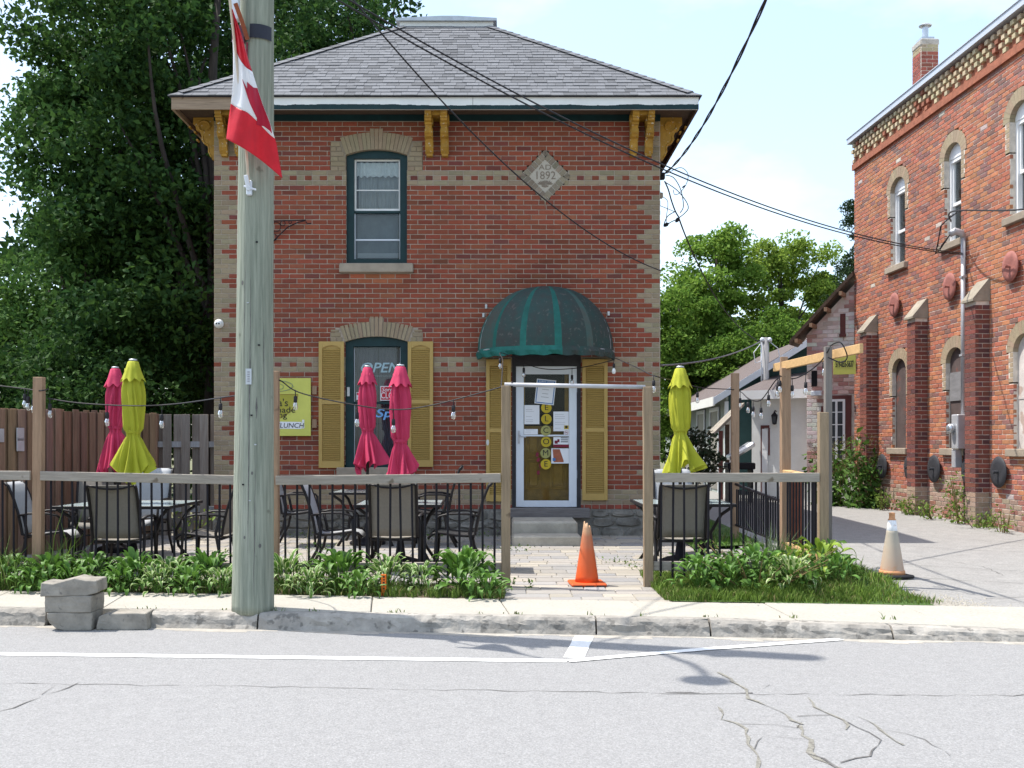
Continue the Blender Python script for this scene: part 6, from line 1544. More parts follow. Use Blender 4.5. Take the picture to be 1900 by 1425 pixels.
bm2 = MB(); bm2.bbox(-0.062, 0.062, -0.009, 0.009, 0.0, 1.80, 0.003); bm2 = bm2.mesh('board', mat('grey_board', (0.155, 0.125, 0.105), 0.9, 0.3, 6, 0.5, stretch=(6, 6, 0.4), bscale=18, attr='object', col2=(0.24, 0.21, 0.185)))
for i in range(7):
    o = link('board', bm2, gf, (-0.40 + i * 0.135, -0.02 if i % 2 else 0.06, 0.03)); f = r.uniform(0.8, 1.15); o.color = (f, f, f, 1)
for z in (0.4, 1.35):
    m = MB(); m.box(-0.45, 0.44, 0.0, 0.045, z, z + 0.085); m.build('rail', M['greypole'], gf)
m = MB(); m.box(-0.50, -0.41, -0.04, 0.05, 0, 1.84); m.build('post', M['board'], gf)

# ------------------------------------------------------------------ patio furniture
def make_umbrella(col, zt, zb, seed, tie_t=0.62, flare=0.27):
    u = thing('patio_umbrella', '', 'umbrella'); r = random.Random(seed); ng = 8
    flare *= 0.74; H_ = zt - zb; zt_tie = zt - H_ * tie_t
    ph = [r.uniform(-0.25, 0.25) for _ in range(ng)]; am = [r.uniform(0.7, 1.25) for _ in range(ng)]
    tw = r.choice((-1.6, 1.4, 1.8)); hem = [r.uniform(-0.16, 0.12) for _ in range(ng)]; lop = r.uniform(0, 6.28)
    prof = []; N_ = 26
    for i in range(N_ + 1):
        t = i / N_; z = zt - 0.10 - (H_ - 0.10) * t
        if t < tie_t: q_ = t / tie_t; rad = (0.070 + 0.036 * sm(q_ / 0.40) - 0.016 * sm((q_ - 0.45) / 0.5)) - 0.02 * sm((q_ - 0.90) / 0.1)
        else: rad = 0.068 + (flare - 0.068) * ((t - tie_t) / (1 - tie_t)) ** 0.95
        if abs(t - tie_t) < 0.03: rad = 0.066
        prof.append((rad, z))
    def rf_(i, j, a, rad, z):
        t = i / N_; k = (a / (2 * math.pi) * ng + 0.9 * tw * min(t, tie_t)) % ng; s_ = int(k) % ng
        fold = math.cos((k + ph[s_] * 0.6 + 0.35 * math.sin(t * 3 + s_ * 2.1)) * 2 * math.pi)
        dep = (0.19 - 0.07 * math.cos(a * 2 + seed) if t < tie_t else 0.13 + 0.26 * (t - tie_t) / (1 - tie_t)) * am[s_]
        rr = rad * (1 + dep * fold + 0.03 * math.cos(2 * 2 * math.pi * k + seed + t * 4))
        if t > tie_t:
            w = (t - tie_t) / (1 - tie_t)
            rr *= 1 + 0.22 * w * math.cos(a - lop)
            z += w * (hem[s_] * (1 - abs(2 * (k % 1) - 1)) + hem[(s_ + 1) % ng] * 0.3 + 0.06 * math.cos(a - lop)) + 0.05 * w * fold
        return rr, z
    m = MB(); m.lathe(prof, ng * 14, rf=rf_); m.f = m.f[:-1]; m.m = m.m[:-1]; m.c = m.c[:-1]; m.build('canopy', col, u, True)
    p2 = [(0.045, zt - 0.015), (0.06, zt - 0.03), (0.085, zt - 0.12), (0.115, zt - 0.20), (0.128, zt - 0.235)]
    m = MB(); m.lathe(p2, ng * 10, rf=lambda i, j, a, rad, z: (rad * (1 + 0.11 * (i / 4) * math.cos(a * ng + 0.6 * math.sin(a * 2 + seed))), z - 0.02 * (i / 4) * math.cos(a * ng))); m.f = m.f[:-1]; m.m = m.m[:-1]; m.c = m.c[:-1]; m.build('top_vent', col, u, True)
    m = MB(); m.lathe([(0.0, zt + 0.012), (0.042, zt + 0.006), (0.048, zt - 0.012), (0.0, zt - 0.014)][::-1], 16); m.build('finial', M['zinc'], u, True)
    m = MB(); m.lathe([(0.068, zt_tie - 0.022), (0.076, zt_tie - 0.018), (0.076, zt_tie + 0.018), (0.068, zt_tie + 0.022)], 24); m.build('tie_strap', col, u, True)
    m = MB(); m.tube([(0, 0, 0.02), (0, 0, zt - 0.05)], 0.019, 10); m.build('pole', M['bronze'], u, True)
    m = MB(); m.lathe([(0.24, 0.0), (0.24, 0.03), (0.20, 0.06), (0.06, 0.10), (0.035, 0.28), (0.0, 0.28)], 20); m.build('base', M['black'], u, True)
    return u
def place(u, px, Y, label, rz=0.0):
    x = (px - CX) / FPX * Y; u.location = (x, Y, G(x, Y) - 0.003); u.rotation_euler = (0, 0, rz); u['label'] = label; u['group'] = 'closed patio umbrellas'
zz = lambda py, Y: EYE - (py - CY) * Y / FPX
for px, Y, pt_, pb2, cl_, sd, tt, fl_, lab in (
        (214, 13.2, 681, 868, 'pink', 3, 0.60, 0.27, 'closed pink umbrella close behind the taller lime one'), (247, 11.75, 667, 876, 'lime', 8, 0.64, 0.25, 'closed lime umbrella at the left table, beside a pink one'),
        (682, 14.0, 679, 862, 'pink', 5, 0.64, 0.24, 'closed pink umbrella in front of the lower window, nearer the CLOSED sign'), (743, 11.9, 677, 884, 'pink', 12, 0.68, 0.20, 'closed pink umbrella beside the right shutter of the lower window'),
        (1262, 12.0, 680, 876, 'lime', 21, 0.60, 0.25, 'closed lime umbrella standing alone by the right corner of the house')):
    x = (px - CX) / FPX * Y; g = G(x, Y)
    place(make_umbrella(M[cl_], zz(pt_, Y) - g, zz(pb2, Y) - g, sd, tt, fl_), px, Y, lab, sd * 0.7)

def make_table(w, d, label, x, y, rz):
    t = thing('patio_table', label, 'table', (x, y, G(x, y) - 0.002), rz, 'glass topped patio tables'); h = 0.705
    m = MB(); m.bbox(-w/2, w/2, -d/2, d/2, h - 0.012, h, 0.003); m.build('table_top', M['tableglass'], t)
    m = MB()
    for a, b, c, e in ((-w/2-.022, w/2+.022, -d/2-.022, -d/2-.001), (-w/2-.022, w/2+.022, d/2+.001, d/2+.022), (-w/2-.022, -w/2-.001, -d/2, d/2), (w/2+.001, w/2+.022, -d/2, d/2)): m.bbox(a, b, c, e, h - 0.03, h + 0.004, 0.004)
    m.build('rim', M['bronze'], t)
    for sx_ in (-1, 1):
        for sy_ in (-1, 1):
            m = MB(); m.tube([(sx_*(w/2-0.02), sy_*(d/2-0.02), h-0.03), (sx_*(w/2-0.12), sy_*(d/2-0.12), h-0.12), (sx_*(w/2-0.22), sy_*(d/2-0.22), h-0.33), (sx_*(w/2-0.20), sy_*(d/2-0.20), 0.2), (sx_*(w/2-0.08), sy_*(d/2-0.08), 0.0)], 0.019, 8); m.build('leg', M['bronze'], t, True)
    m = MB(); m.tube([(-(w/2-.22), -(d/2-.22), h-.33), (w/2-.22, d/2-.22, h-.33)], 0.010, 6); m.tube([(-(w/2-.22), d/2-.22, h-.34), (w/2-.22, -(d/2-.22), h-.34)], 0.010, 6); m.build('cross_brace', M['bronze'], t, True)
    return t
make_table(1.22, 1.18, 'glass topped patio table under the left lime umbrella', -4.18, 11.75, 0.0)
make_table(0.92, 1.0, 'glass topped patio table at the front, under the pink umbrella by the right shutter', -1.17, 11.9, 0.03)
make_table(0.88, 0.85, 'glass topped patio table close to the wall under the lower window', -1.82, 14.1, 0.0)
make_table(1.0, 1.0, 'glass topped patio table under the lime umbrella at the house corner', 2.03, 12.0, 0.0)

def make_chair(kind):
    c = thing('patio_chair', '', 'chair'); w = 0.235; fab = M['sling'] if kind == 'dark' else M['slinglight']
    back = [(-0.19, 0.40), (-0.205, 0.50), (-0.235, 0.64), (-0.285, 0.80), (-0.335, 0.92), (-0.375, 0.955)]
    seat = [(-0.19, 0.40), (-0.14, 0.385), (0.02, 0.395), (0.20, 0.42), (0.27, 0.405), (0.315, 0.36)]
    def sheet(pr, nm):
        vs = []; n = 7
        for (y, z) in pr:
            for i in range(n): t = i / (n - 1); vs.append((-w + 2*w*t, y, z - 0.018 * (1 - (2*t - 1) ** 2) * (1 if nm == 'seat' else 0) - 0.0))
        m = MB(); m.add(vs, [(j*n+i, j*n+i+1, (j+1)*n+i+1, (j+1)*n+i) for j in range(len(pr)-1) for i in range(n-1)]); o = m.build(nm, fab, c, True)
        md = o.modifiers.new('thickness', 'SOLIDIFY'); md.thickness = 0.006; return o
    sheet(back, 'backrest'); sheet(seat, 'seat')
    for s_ in (-1, 1):
        m = MB(); m.tube([(s_*(w+0.012), y, z) for y, z in back[::-1] + seat[1:]], 0.016, 8); m.build('side_frame', M['bronze'], c, True)
        m = MB(); m.tube([(s_*(w+0.03), -0.225, 0.60), (s_*(w+0.05), -0.10, 0.625), (s_*(w+0.055), 0.08, 0.625), (s_*(w+0.05), 0.19, 0.60), (s_*(w+0.045), 0.215, 0.57)], 0.021, 8, flat=0.6); m.build('arm', M['bronze'], c, True)
        m = MB(); m.tube([(s_*(w+0.045), 0.213, 0.58), (s_*(w+0.04), 0.222, 0.40), (s_*(w+0.04), 0.25, 0.0)], 0.016, 8); m.build('leg', M['bronze'], c, True)
        m = MB(); m.tube([(s_*(w+0.03), -0.17, 0.60), (s_*(w+0.035), -0.13, 0.42), (s_*(w+0.035), -0.17, 0.22), (s_*(w+0.04), -0.30, 0.0)], 0.017, 8); m.build('leg', M['bronze'], c, True)
    m = MB(); m.tube([(-w, -0.372, 0.955), (-w*0.5, -0.36, 0.925), (0, -0.355, 0.915), (w*0.5, -0.36, 0.925), (w, -0.372, 0.955)], 0.011, 6); m.build('back_bar', M['bronze'], c, True)
    m = MB(); m.tube([(-w, -0.17, 0.36), (w, -0.17, 0.36)], 0.014, 6); m.tube([(-w, 0.22, 0.36), (w, 0.22, 0.36)], 0.014, 6); m.build('cross_bar', M['bronze'], c, True)
    return c
ch = {'dark': make_chair('dark'), 'light': make_chair('light')}; used = set()
def put_chair(kind, x, y, face, label, sc=1.0):
    "face: compass direction the sitter looks, degrees from +x"
    o = ch[kind] if kind not in used else dup(ch[kind]); used.add(kind)
    o.location = (x, y, G(x, y) - 0.002); o.rotation_euler = (0, 0, R(face - 90)); o.scale = (1, 1, sc); o['label'] = label; o['category'] = 'chair'; o['group'] = 'sling patio chairs around the tables'
put_chair('dark', -4.02, 11.05, 92, 'taupe sling chair with its back to the street at the left table')
put_chair('light', -5.02, 11.55, 5, 'sling chair seen side-on behind the cedar post at the far left')
put_chair('dark', -5.0, 12.85, -75, 'sling chair on the fence side of the left table under the pink umbrella')
put_chair('light', -4.4, 12.75, -93, 'pale high-backed sling chair behind the left table', 1.10)
put_chair('dark', -3.18, 11.4, 178, 'sling chair facing the left table, partly behind the utility pole')
put_chair('light', -2.72, 13.9, 4, 'pale sling chair against the wall below the yellow sign', 1.1)
put_chair('light', -1.86, 11.6, 2, 'pale sling chair at the left side of the front middle table')
put_chair('dark', -1.17, 11.3, 91, 'taupe sling chair with its back to the street in the middle of the patio')
put_chair('dark', -0.92, 13.85, 182, 'sling chair poking over the rail beside the right shutter', 1.1)
put_chair('dark', -0.50, 11.5, 180, 'sling chair facing left beside the gate post')
put_chair('dark', 1.86, 11.15, 90, 'taupe sling chair with its back to the street under the right lime umbrella')
put_chair('light', 2.14, 12.95, -90, 'pale high-backed sling chair behind the right table', 1.08)
for kx, ky in ((2.95, 12.35),):
    ur = thing('rust_planter', 'tall rust coloured cylindrical planter behind the side railing', 'planter', (3.36, 12.1, G(3.36, 12.1)))
    m = MB(); m.lathe([(0.08, 0.0), (0.095, 0.02), (0.095, 0.92), (0.10, 0.93), (0.10, 1.0), (0.085, 1.0), (0.08, 0.94)], 20); m.build('drum', M['rust'], ur, True)
    m = MB(); m.lathe([(0.083, 0.95), (0.05, 1.015), (0.0, 1.03)], 12, rf=lambda i, j, a, rad, z: (rad, z + 0.012 * math.sin(a * 3))); m.build('fill', M['terra'], ur)

# string lights
bul_s = MB(); bul_s.lathe([(0.012, 0.0), (0.017, -0.005), (0.019, -0.055), (0.015, -0.06)], 10); bul_s.tube([(0, 0, 0.0), (0, 0, 0.05)], 0.005, 5); bul_s = bul_s.mesh('socket', M['cable'], True)
bul_g = MB(); bul_g.lathe([(0.012, -0.058), (0.022, -0.085), (0.026, -0.108), (0.020, -0.13), (0.0, -0.14)], 12); bul_g = bul_g.mesh('bulb', M['bulbglass'], True)
bul_w = MB(); bul_w.lathe([(0.010, -0.058), (0.024, -0.09), (0.028, -0.112), (0.020, -0.137), (0.0, -0.145)], 12); bul_w = bul_w.mesh('bulb', M['white'], True)
bul_f = MB(); bul_f.lathe([(0.003, -0.062), (0.006, -0.07), (0.006, -0.10), (0.0, -0.105)], 6); bul_f = bul_f.mesh('filament', M['curtain'])
def string_light(label, pts, bulbs, white=()):
    pp = spl([Vector(p) for p in pts], 8); o0 = pp[0]
    t = thing('string_light', label, 'string light', o0, 0, 'patio string lights')
    m = MB(); m.tube([p - o0 for p in pp], 0.0065, 5); m.build('wire', M['cable'], t)
    for k, b in enumerate(bulbs):
        i = min(range(len(pp)), key=lambda q: abs(CX + pp[q].x / pp[q].y * FPX - b)); p = pp[i] - o0 - Vector((0, 0, 0.05 + 0.02 * (k % 3)))
        m = MB(); m.tube([p + Vector((0, 0, 0.06 + 0.02 * (k % 3))), p], 0.004, 4); m.build('lead', M['cable'], t)
        s_ = link('socket', bul_s, t, p); link('bulb', bul_w if k in white else bul_g, s_)
        if k not in white: link('filament', bul_f, s_)
Q = lambda px, py, y=YF: P(px, py, y)
string_light('string light wire running off to the left of the cedar post', [Q(-150, 702), Q(0, 716), Q(62, 723.5), Q(76, 725, YF - 0.06), Q(90, 722)], [43, 51, 61])
string_light('string light sagging between the left cedar post and the utility pole', [Q(88, 739), Q(150, 748), Q(250, 753), Q(330, 749), Q(430, 735, 9.4), Q(450, 733, 9.0)], [92, 197, 302, 411])
string_light('string light looping across the yellow sign and lower window to the gate', [Q(503, 707), Q(520, 706), Q(555, 728), Q(640, 748), Q(730, 760), Q(800, 752), Q(880, 732), Q(930, 718)], [550, 657, 731, 840])
string_light('string light on the gate posts and awning corner', [Q(930, 717), Q(933, 670, 13.2), P(932, 655, 14.2), P(1000, 683, 14.9), P(1070, 683, 14.9), P(1139, 668, 14.5)], [928, 972, 1058, 1137], (3,))
string_light('string light from the awning corner past the lime umbrella to the rear post', [P(1141, 664, 14.5), P(1180, 681, 13), Q(1213, 697, 11.5), P(1260, 708, 12.5), P(1300, 719, 13.5), P(1361, 723, 14.1), P(1376, 728, 14.0), P(1390, 740, 13), P(1412, 742, 12.5), P(1440, 705, 11.7), P(1457, 699, 11.5)], [1213, 1294, 1373, 1387, 1397, 1411, 1426, 1442])
string_light('string light between the two tall posts under the pine beam', [P(1445, 697, 11.5), P(1470, 703, 11.5), P(1495, 693, 11.1), P(1520, 674, 10.7), P(1536, 652, 10.25), P(1542, 641, 10.2), P(1560, 636, 10.0), P(1572, 662, 10.1), P(1560, 672, 10.2), P(1536, 663, 10.25)], [1448, 1469, 1494, 1530])

# ------------------------------------------------------------------ cones, stake, kerb blocks
def cone_body(h, r0, r1, mt, root, name='cone_body', jag=0.0):
    m = MB(); n = 32; prof = [(r0 + (r1 - r0) * t, 0.03 + (h - 0.03) * t) for t in [i / 10 for i in range(11)]]
    m.lathe(prof + [(r1 - 0.008, h), (r1 - 0.012, h - 0.12)], n, rf=(lambda i, j, a, rad, z: (rad, z - (jag * (0.5 + 0.5 * math.cos(a - 0.4) + 0.25 * math.sin(a * 5)) if i in (10, 11) else 0))) if jag else None)
    return m.build(name, mt, root, True)
c1 = thing('traffic_cone', 'orange traffic cone with a broken pale top standing in the gate opening', 'traffic cone', (*gp(1089, 1086, 0.0), 0.006), R(4), 'traffic cones')
cone_body(0.615, 0.118, 0.030, M['cone'], c1, jag=0.05)
m = MB(); m.bbox(-0.172, 0.172, -0.172, 0.172, 0.0, 0.032, 0.012); m.build('base', M['cone'], c1)
for i in range(3):
    m = MB(); m.bbox(-0.15 + i * 0.11, -0.07 + i * 0.11, -0.180, -0.1721, 0.0, 0.012, 0.003); m.build('foot', M['conebase'], c1)
xx, yy = 3.98, 10.75; c2_ = thing('traffic_cone', 'faded traffic cone with a white sleeve at the edge of the lawn', 'traffic cone', (xx, yy, G(xx, yy) - 0.002 + 0.01), R(12), 'traffic cones')
zsc = 1.0
cone_body(0.50, 0.125, 0.05, M['coneold'], c2_)
m = MB(); m.lathe([(0.052, 0.475), (0.054, 0.48), (0.040, 0.585), (0.036, 0.588)], 24); m.build('sleeve', M['reflect'], c2_, True)
m = MB(); m.lathe([(0.035, 0.58), (0.042, 0.59), (0.030, 0.60), (0.029, 0.645), (0.033, 0.66), (0.0, 0.664)], 20); m.build('tip', M['conetop'], c2_, True)
m = MB(); m.lathe([(0.131, 0.034), (0.127, 0.07), (0.12, 0.072)], 28); m.build('collar', M['conetop'], c2_, True)
m = MB(); m.bbox(-0.16, 0.16, -0.16, 0.16, 0.0, 0.035, 0.012); m.build('base', M['conebase'], c2_)
stk = thing('survey_stake', 'short orange survey stake standing in the grass beside the sidewalk', 'stake', P(712, 1097, 9.55))
m = MB(); m.bbox(-0.024, 0.024, -0.006, 0.006, -0.1, 0.155, 0.002); m.build('stick', M['stake'], stk)
for k in range(5):
    m = MB(); m.box(-0.008 + 0.004 * (k % 2), 0.010, -0.0072, -0.0062, 0.02 + k * 0.026, 0.034 + k * 0.026); m.build('ink_mark', M['ink'], stk)

def rough_block(name, label, sx, sy, sz, loc, rz, seed, grp='broken kerb blocks on the road edge', taper=0.0, chip=()):
    bm = bmesh.new(); bmesh.ops.create_cube(bm, size=1.0)
    for v in bm.verts: v.co.x *= sx; v.co.y *= sy; v.co.z *= sz
    bmesh.ops.bevel(bm, geom=bm.edges[:], offset=0.006, segments=1, affect='EDGES')
    bmesh.ops.subdivide_edges(bm, edges=bm.edges[:], cuts=4, use_grid_fill=True)
    rr = random.Random(seed); from mathutils import noise
    for v in bm.verts:
        p = v.co + Vector((seed * 3.1, 0, 0)); d = noise.noise_vector(p * 7) * 0.003 + noise.noise_vector(p * 30) * 0.0035
        v.co += d
        v.co.x *= 1 + taper * (v.co.z / sz)
        for (cx_, cz_, rad, dep) in chip:
            q = math.hypot(v.co.x - cx_ * sx, v.co.z - cz_ * sz)
            if q < rad: v.co.z += (-dep if cz_ > 0 else dep) * (1 - q / rad); v.co.y += dep * 0.5 * (1 - q / rad) * (1 if v.co.y < 0 else -0.3)
    me = bpy.data.meshes.new(name); bm.to_mesh(me); bm.free(); me.materials.append(M['block'])
    o = link(name, me, None, loc, rz); return tag(o, label, 'concrete block', grp)
yb = 8.66
rough_block('concrete_block', 'bottom block of the broken concrete stack beside the road', 0.36, 0.26, 0.145, (-3.54, yb, -0.057), R(1.5), 1, taper=0.05, chip=((-0.5, -0.5, 0.10, 0.06),))
rough_block('concrete_block', 'middle block of the broken concrete stack beside the road', 0.385, 0.26, 0.135, (-3.545, yb, 0.084), R(-2), 2)
rough_block('concrete_block', 'topmost block with a jagged upper edge on the concrete stack', 0.45, 0.27, 0.125, (-3.55, yb, 0.214), R(4), 3, taper=-0.03, chip=((-0.35, 0.5, 0.12, 0.03), (0.1, 0.5, 0.09, -0.02), (0.5, -0.4, 0.08, 0.03)))
rough_block('concrete_block', 'single broken concrete block lying right of the stack', 0.40, 0.24, 0.135, (-3.125, yb + 0.02, -0.062), R(2), 4, taper=-0.06, chip=((-0.5, 0.5, 0.08, 0.03),))

# ------------------------------------------------------------------ vegetation
NP = np.random.default_rng(5)
def fast_mesh(name, verts, quads, mt, cols=None, mi=None):
    me = bpy.data.meshes.new(name); nv = len(verts); nq = len(quads); k = quads.shape[1]
    me.vertices.add(nv); me.vertices.foreach_set('co', verts.astype(np.float32).ravel())
    me.loops.add(nq * k); me.loops.foreach_set('vertex_index', quads.astype(np.int32).ravel())
    me.polygons.add(nq); me.polygons.foreach_set('loop_start', np.arange(0, nq * k, k, dtype=np.int32)); me.polygons.foreach_set('loop_total', np.full(nq, k, dtype=np.int32))
    for m_ in (mt if isinstance(mt, (list, tuple)) else [mt]): me.materials.append(m_)
    if cols is not None:
        at = me.attributes.new('col', 'FLOAT_COLOR', 'FACE'); c = np.ones((nq, 4), np.float32); c[:, :3] = cols; at.data.foreach_set('color', c.ravel())
    me.update(calc_edges=True); me.validate(); return me
def leaves_mesh(name, pts, size, mt, c0, c1, up=0.7, out=None, aspect=0.62, fold=0.25, droop=0.0):
    "one folded leaf (two quads) at every point"
    n = len(pts); nr = NP.normal(size=(n, 3)); nr[:, 2] += up
    if out is not None: nr += out
    nr /= np.linalg.norm(nr, axis=1, keepdims=True)
    t = NP.normal(size=(n, 3)); t[:, 2] -= droop; t -= nr * np.sum(t * nr, 1, keepdims=True); t /= np.linalg.norm(t, axis=1, keepdims=True); b = np.cross(nr, t)
    s = size * NP.uniform(0.6, 1.25, (n, 1)); w = s * aspect * 0.5
    base = pts - t * s * 0.5; tip = pts + t * s * 0.5 - nr * s * fold * 0.4; m0 = pts - t * s * 0.08
    l = m0 + b * w + nr * s * fold * 0.5; r_ = m0 - b * w + nr * s * fold * 0.5
    v = np.stack([base, l, tip, r_], 1).reshape(-1, 3); q = np.arange(n * 4).reshape(-1, 4)
    q = np.concatenate([q[:, [0, 1, 2]], q[:, [0, 2, 3]]]); f = NP.uniform(0, 1, (n, 1)); c = np.array(c0) * (1 - f) + np.array(c1) * f; c *= NP.uniform(0.8, 1.2, (n, 1))
    return fast_mesh(name, v, q, mt, np.concatenate([c, c]))
def clump_points(centers, radii, per, flat=0.55):
    out = []
    for c, rr in zip(centers, radii):
        d = NP.normal(size=(per, 3)); d /= np.linalg.norm(d, axis=1, keepdims=True); d *= NP.uniform(0.15, 1.0, (per, 1)) ** 0.6 * rr; d[:, 2] *= flat; d[:, 2] -= 0.25 * (d[:, 0] ** 2 + d[:, 1] ** 2) / rr
        out.append(np.array(c) + d)
    return np.concatenate(out)
def tree(name, label, cat, base, trunk_h, trunk_r, crown, n_clump, per, leaf, mt, c0, c1, seed, clump_r=(0.55, 1.1), limbs=10, group=None, keep=None, inner=0.35, lean=(0, 0), bark='bark'):
    "crown: list of ellipsoids (cx, cy, cz, rx, ry, rz) relative to the base"
    r = random.Random(seed); t = thing(name, label, cat, base, 0, group); cs = []; rs = []
    while len(cs) < n_clump:
        e = r.choices(crown, [c[3] * c[4] * c[5] for c in crown])[0]
        d = Vector((r.gauss(0, 1), r.gauss(0, 1), r.gauss(0, 1))).normalized() * (inner + (1 - inner) * r.random() ** 0.6)
        p = (e[0] + d.x * e[3], e[1] + d.y * e[4], e[2] + d.z * e[5])
        if p[2] + base[2] < 0.3: continue
        if keep and not keep(p[0] + base[0], p[1] + base[1], p[2] + base[2]): continue
        cs.append(p); rs.append(r.uniform(*clump_r))
    pts = clump_points(cs, rs, per)
    link('crown', leaves_mesh('crown', pts, leaf, mt, c0, c1), t)
    m = MB(); top = (lean[0], lean[1], trunk_h); k = 8
    sp = [Vector((lean[0] * (i / k) ** 1.5 + 0.06 * math.sin(i * 1.3 + seed), lean[1] * (i / k) ** 1.5 + 0.06 * math.cos(i + seed), trunk_h * i / k - 0.2)) for i in range(k + 1)]
    m.tube(sp, [trunk_r * (1.25 if i == 0 else 1.0 - 0.72 * i / k) for i in range(k + 1)], 10); m.build('trunk', M[bark], t, True)
    for i in range(limbs):
        c = Vector(cs[(i * 7) % len(cs)]); f = r.uniform(0.25, 0.85); j = int(f * k); s0 = sp[j]; mid = s0.lerp(c, 0.5) + Vector((r.uniform(-.3, .3), r.uniform(-.3, .3), 0.12 * (c - s0).length))
        m = MB(); rr = trunk_r * (0.45 - 0.25 * f); m.tube(spl([s0, mid, c], 4), [rr * (1 - 0.82 * q / 8) for q in range(9)], 6); m.build('limb', M[bark], t, True)
    return t
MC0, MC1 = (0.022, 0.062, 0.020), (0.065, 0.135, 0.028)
# big maples on the left: crowns behind and beside the house
notroof = lambda x, y, z: not (x > -4.9 and y < 24 and z < 9.5) 
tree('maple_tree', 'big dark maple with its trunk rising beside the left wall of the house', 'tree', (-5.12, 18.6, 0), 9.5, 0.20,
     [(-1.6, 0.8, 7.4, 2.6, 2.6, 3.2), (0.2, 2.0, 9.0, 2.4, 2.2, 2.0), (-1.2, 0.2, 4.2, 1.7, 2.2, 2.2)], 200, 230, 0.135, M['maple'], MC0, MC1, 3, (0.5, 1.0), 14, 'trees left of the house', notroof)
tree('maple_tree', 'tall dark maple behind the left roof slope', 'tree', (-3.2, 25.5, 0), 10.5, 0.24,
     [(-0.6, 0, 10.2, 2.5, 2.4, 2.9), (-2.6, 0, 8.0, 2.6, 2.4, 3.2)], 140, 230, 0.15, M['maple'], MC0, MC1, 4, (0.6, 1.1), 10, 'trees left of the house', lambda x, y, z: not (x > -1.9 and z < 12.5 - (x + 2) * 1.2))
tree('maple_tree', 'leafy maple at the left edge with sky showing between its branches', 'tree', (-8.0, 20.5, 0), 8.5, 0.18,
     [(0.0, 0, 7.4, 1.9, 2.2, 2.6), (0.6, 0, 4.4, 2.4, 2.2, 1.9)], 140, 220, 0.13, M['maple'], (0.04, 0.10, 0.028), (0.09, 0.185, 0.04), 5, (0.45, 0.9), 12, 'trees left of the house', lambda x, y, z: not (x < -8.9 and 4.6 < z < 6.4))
tree('scrub_tree', 'lower brighter green tree behind the board fence at the far left', 'tree', (-9.3, 21.5, 0), 4.8, 0.10,
     [(0.2, 0, 3.6, 1.9, 1.8, 1.9), (1.6, 0.5, 2.6, 1.6, 1.6, 1.6)], 95, 200, 0.11, M['maple'], (0.05, 0.115, 0.028), (0.12, 0.22, 0.045), 6, (0.4, 0.8), 8, 'trees left of the house')
for k, (x, y, h) in enumerate(((-6.6, 16.9, 3.2), (-7.8, 17.6, 3.6), (-5.9, 21.5, 4.6), (-9.0, 16.2, 2.9), (-10.8, 22.5, 5.0))):
    tree('understory_bush', ['dark bush just behind the brown fence under the maple', 'dark bush behind the brown fence near its middle', 'dark undergrowth deep behind the maple trunk', 'low dark bush behind the left end of the fence', 'tall undergrowth at the far left behind the fence'][k], 'bush', (x, y, 0), h * 0.7, 0.05,
         [(0, 0, h * 0.52, 1.3, 1.2, h * 0.46)], 46, 190, 0.11, M['maple'], (0.02, 0.055, 0.017), (0.06, 0.125, 0.026), 20 + k, (0.35, 0.7), 5, 'bushes behind the board fence')
m = leaves_mesh('far_woods', clump_points([(NP.uniform(-30, 2), NP.uniform(30, 42), NP.uniform(0, 1) ** 0.8 * 8.5) for _ in range(420)], NP.uniform(0.9, 1.8, 420), 75), 0.36, M['maple'], (0.018, 0.05, 0.016), (0.045, 0.095, 0.022))
stuff(link('far_woods', m))['label'] = 'dark mass of woods behind the left trees'
# right hand trees beyond the sheds
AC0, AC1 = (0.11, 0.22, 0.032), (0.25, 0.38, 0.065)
kr = lambda x, y, z: (CX + x / y * FPX) > 1150 and (CX + x / y * FPX) < 1700
tree('ash_tree', 'tall light green tree behind the sheds, highest beside the house', 'tree', (7.3, 36, 0.2), 8.0, 0.17, [(0, 0, 7.0, 1.5, 1.6, 1.75), (-0.4, 0, 4.6, 1.9, 1.8, 2.2)], 115, 230, 0.15, M['ash'], AC0, AC1, 31, (0.4, 0.8), 9, 'light green trees behind the sheds', kr)
tree('ash_tree', 'light green tree between the tallest tree and the conifer', 'tree', (9.8, 37, 0.2), 7.8, 0.16, [(0.2, 0, 6.8, 1.8, 1.6, 2.0), (-0.3, 0, 3.8, 2.1, 1.8, 2.2)], 115, 230, 0.15, M['ash'], (0.16, 0.26, 0.035), (0.32, 0.43, 0.08), 32, (0.4, 0.8), 9, 'light green trees behind the sheds', kr)
tree('ash_tree', 'lower light green tree half hidden by the right wall of the house', 'tree', (5.9, 35, 0.2), 6.2, 0.15, [(-0.1, 0, 5.0, 1.5, 1.6, 2.0), (0.2, 0, 2.8, 1.7, 1.6, 2.0)], 85, 230, 0.15, M['ash'], AC0, (0.19, 0.30, 0.05), 33, (0.4, 0.8), 7, 'light green trees behind the sheds', kr)
tree('ash_tree', 'darker leafy tree low behind the shed roof', 'tree', (8.6, 33, 0.2), 4.5, 0.13, [(0, 0, 3.7, 2.4, 1.3, 1.7)], 75, 220, 0.14, M['ash'], (0.08, 0.17, 0.025), (0.18, 0.29, 0.05), 34, (0.4, 0.75), 6, 'light green trees behind the sheds', kr)
tree('ash_tree', 'light green tree nearest the conifer beside the pink annex', 'tree', (11.6, 39, 0.2), 6.8, 0.15, [(-0.2, 0, 6.0, 1.5, 1.5, 1.7), (-0.2, 0, 3.6, 2.0, 1.7, 2.2)], 100, 220, 0.15, M['ash'], (0.13, 0.23, 0.03), (0.27, 0.38, 0.07), 35, (0.4, 0.8), 8, 'light green trees behind the sheds', kr)
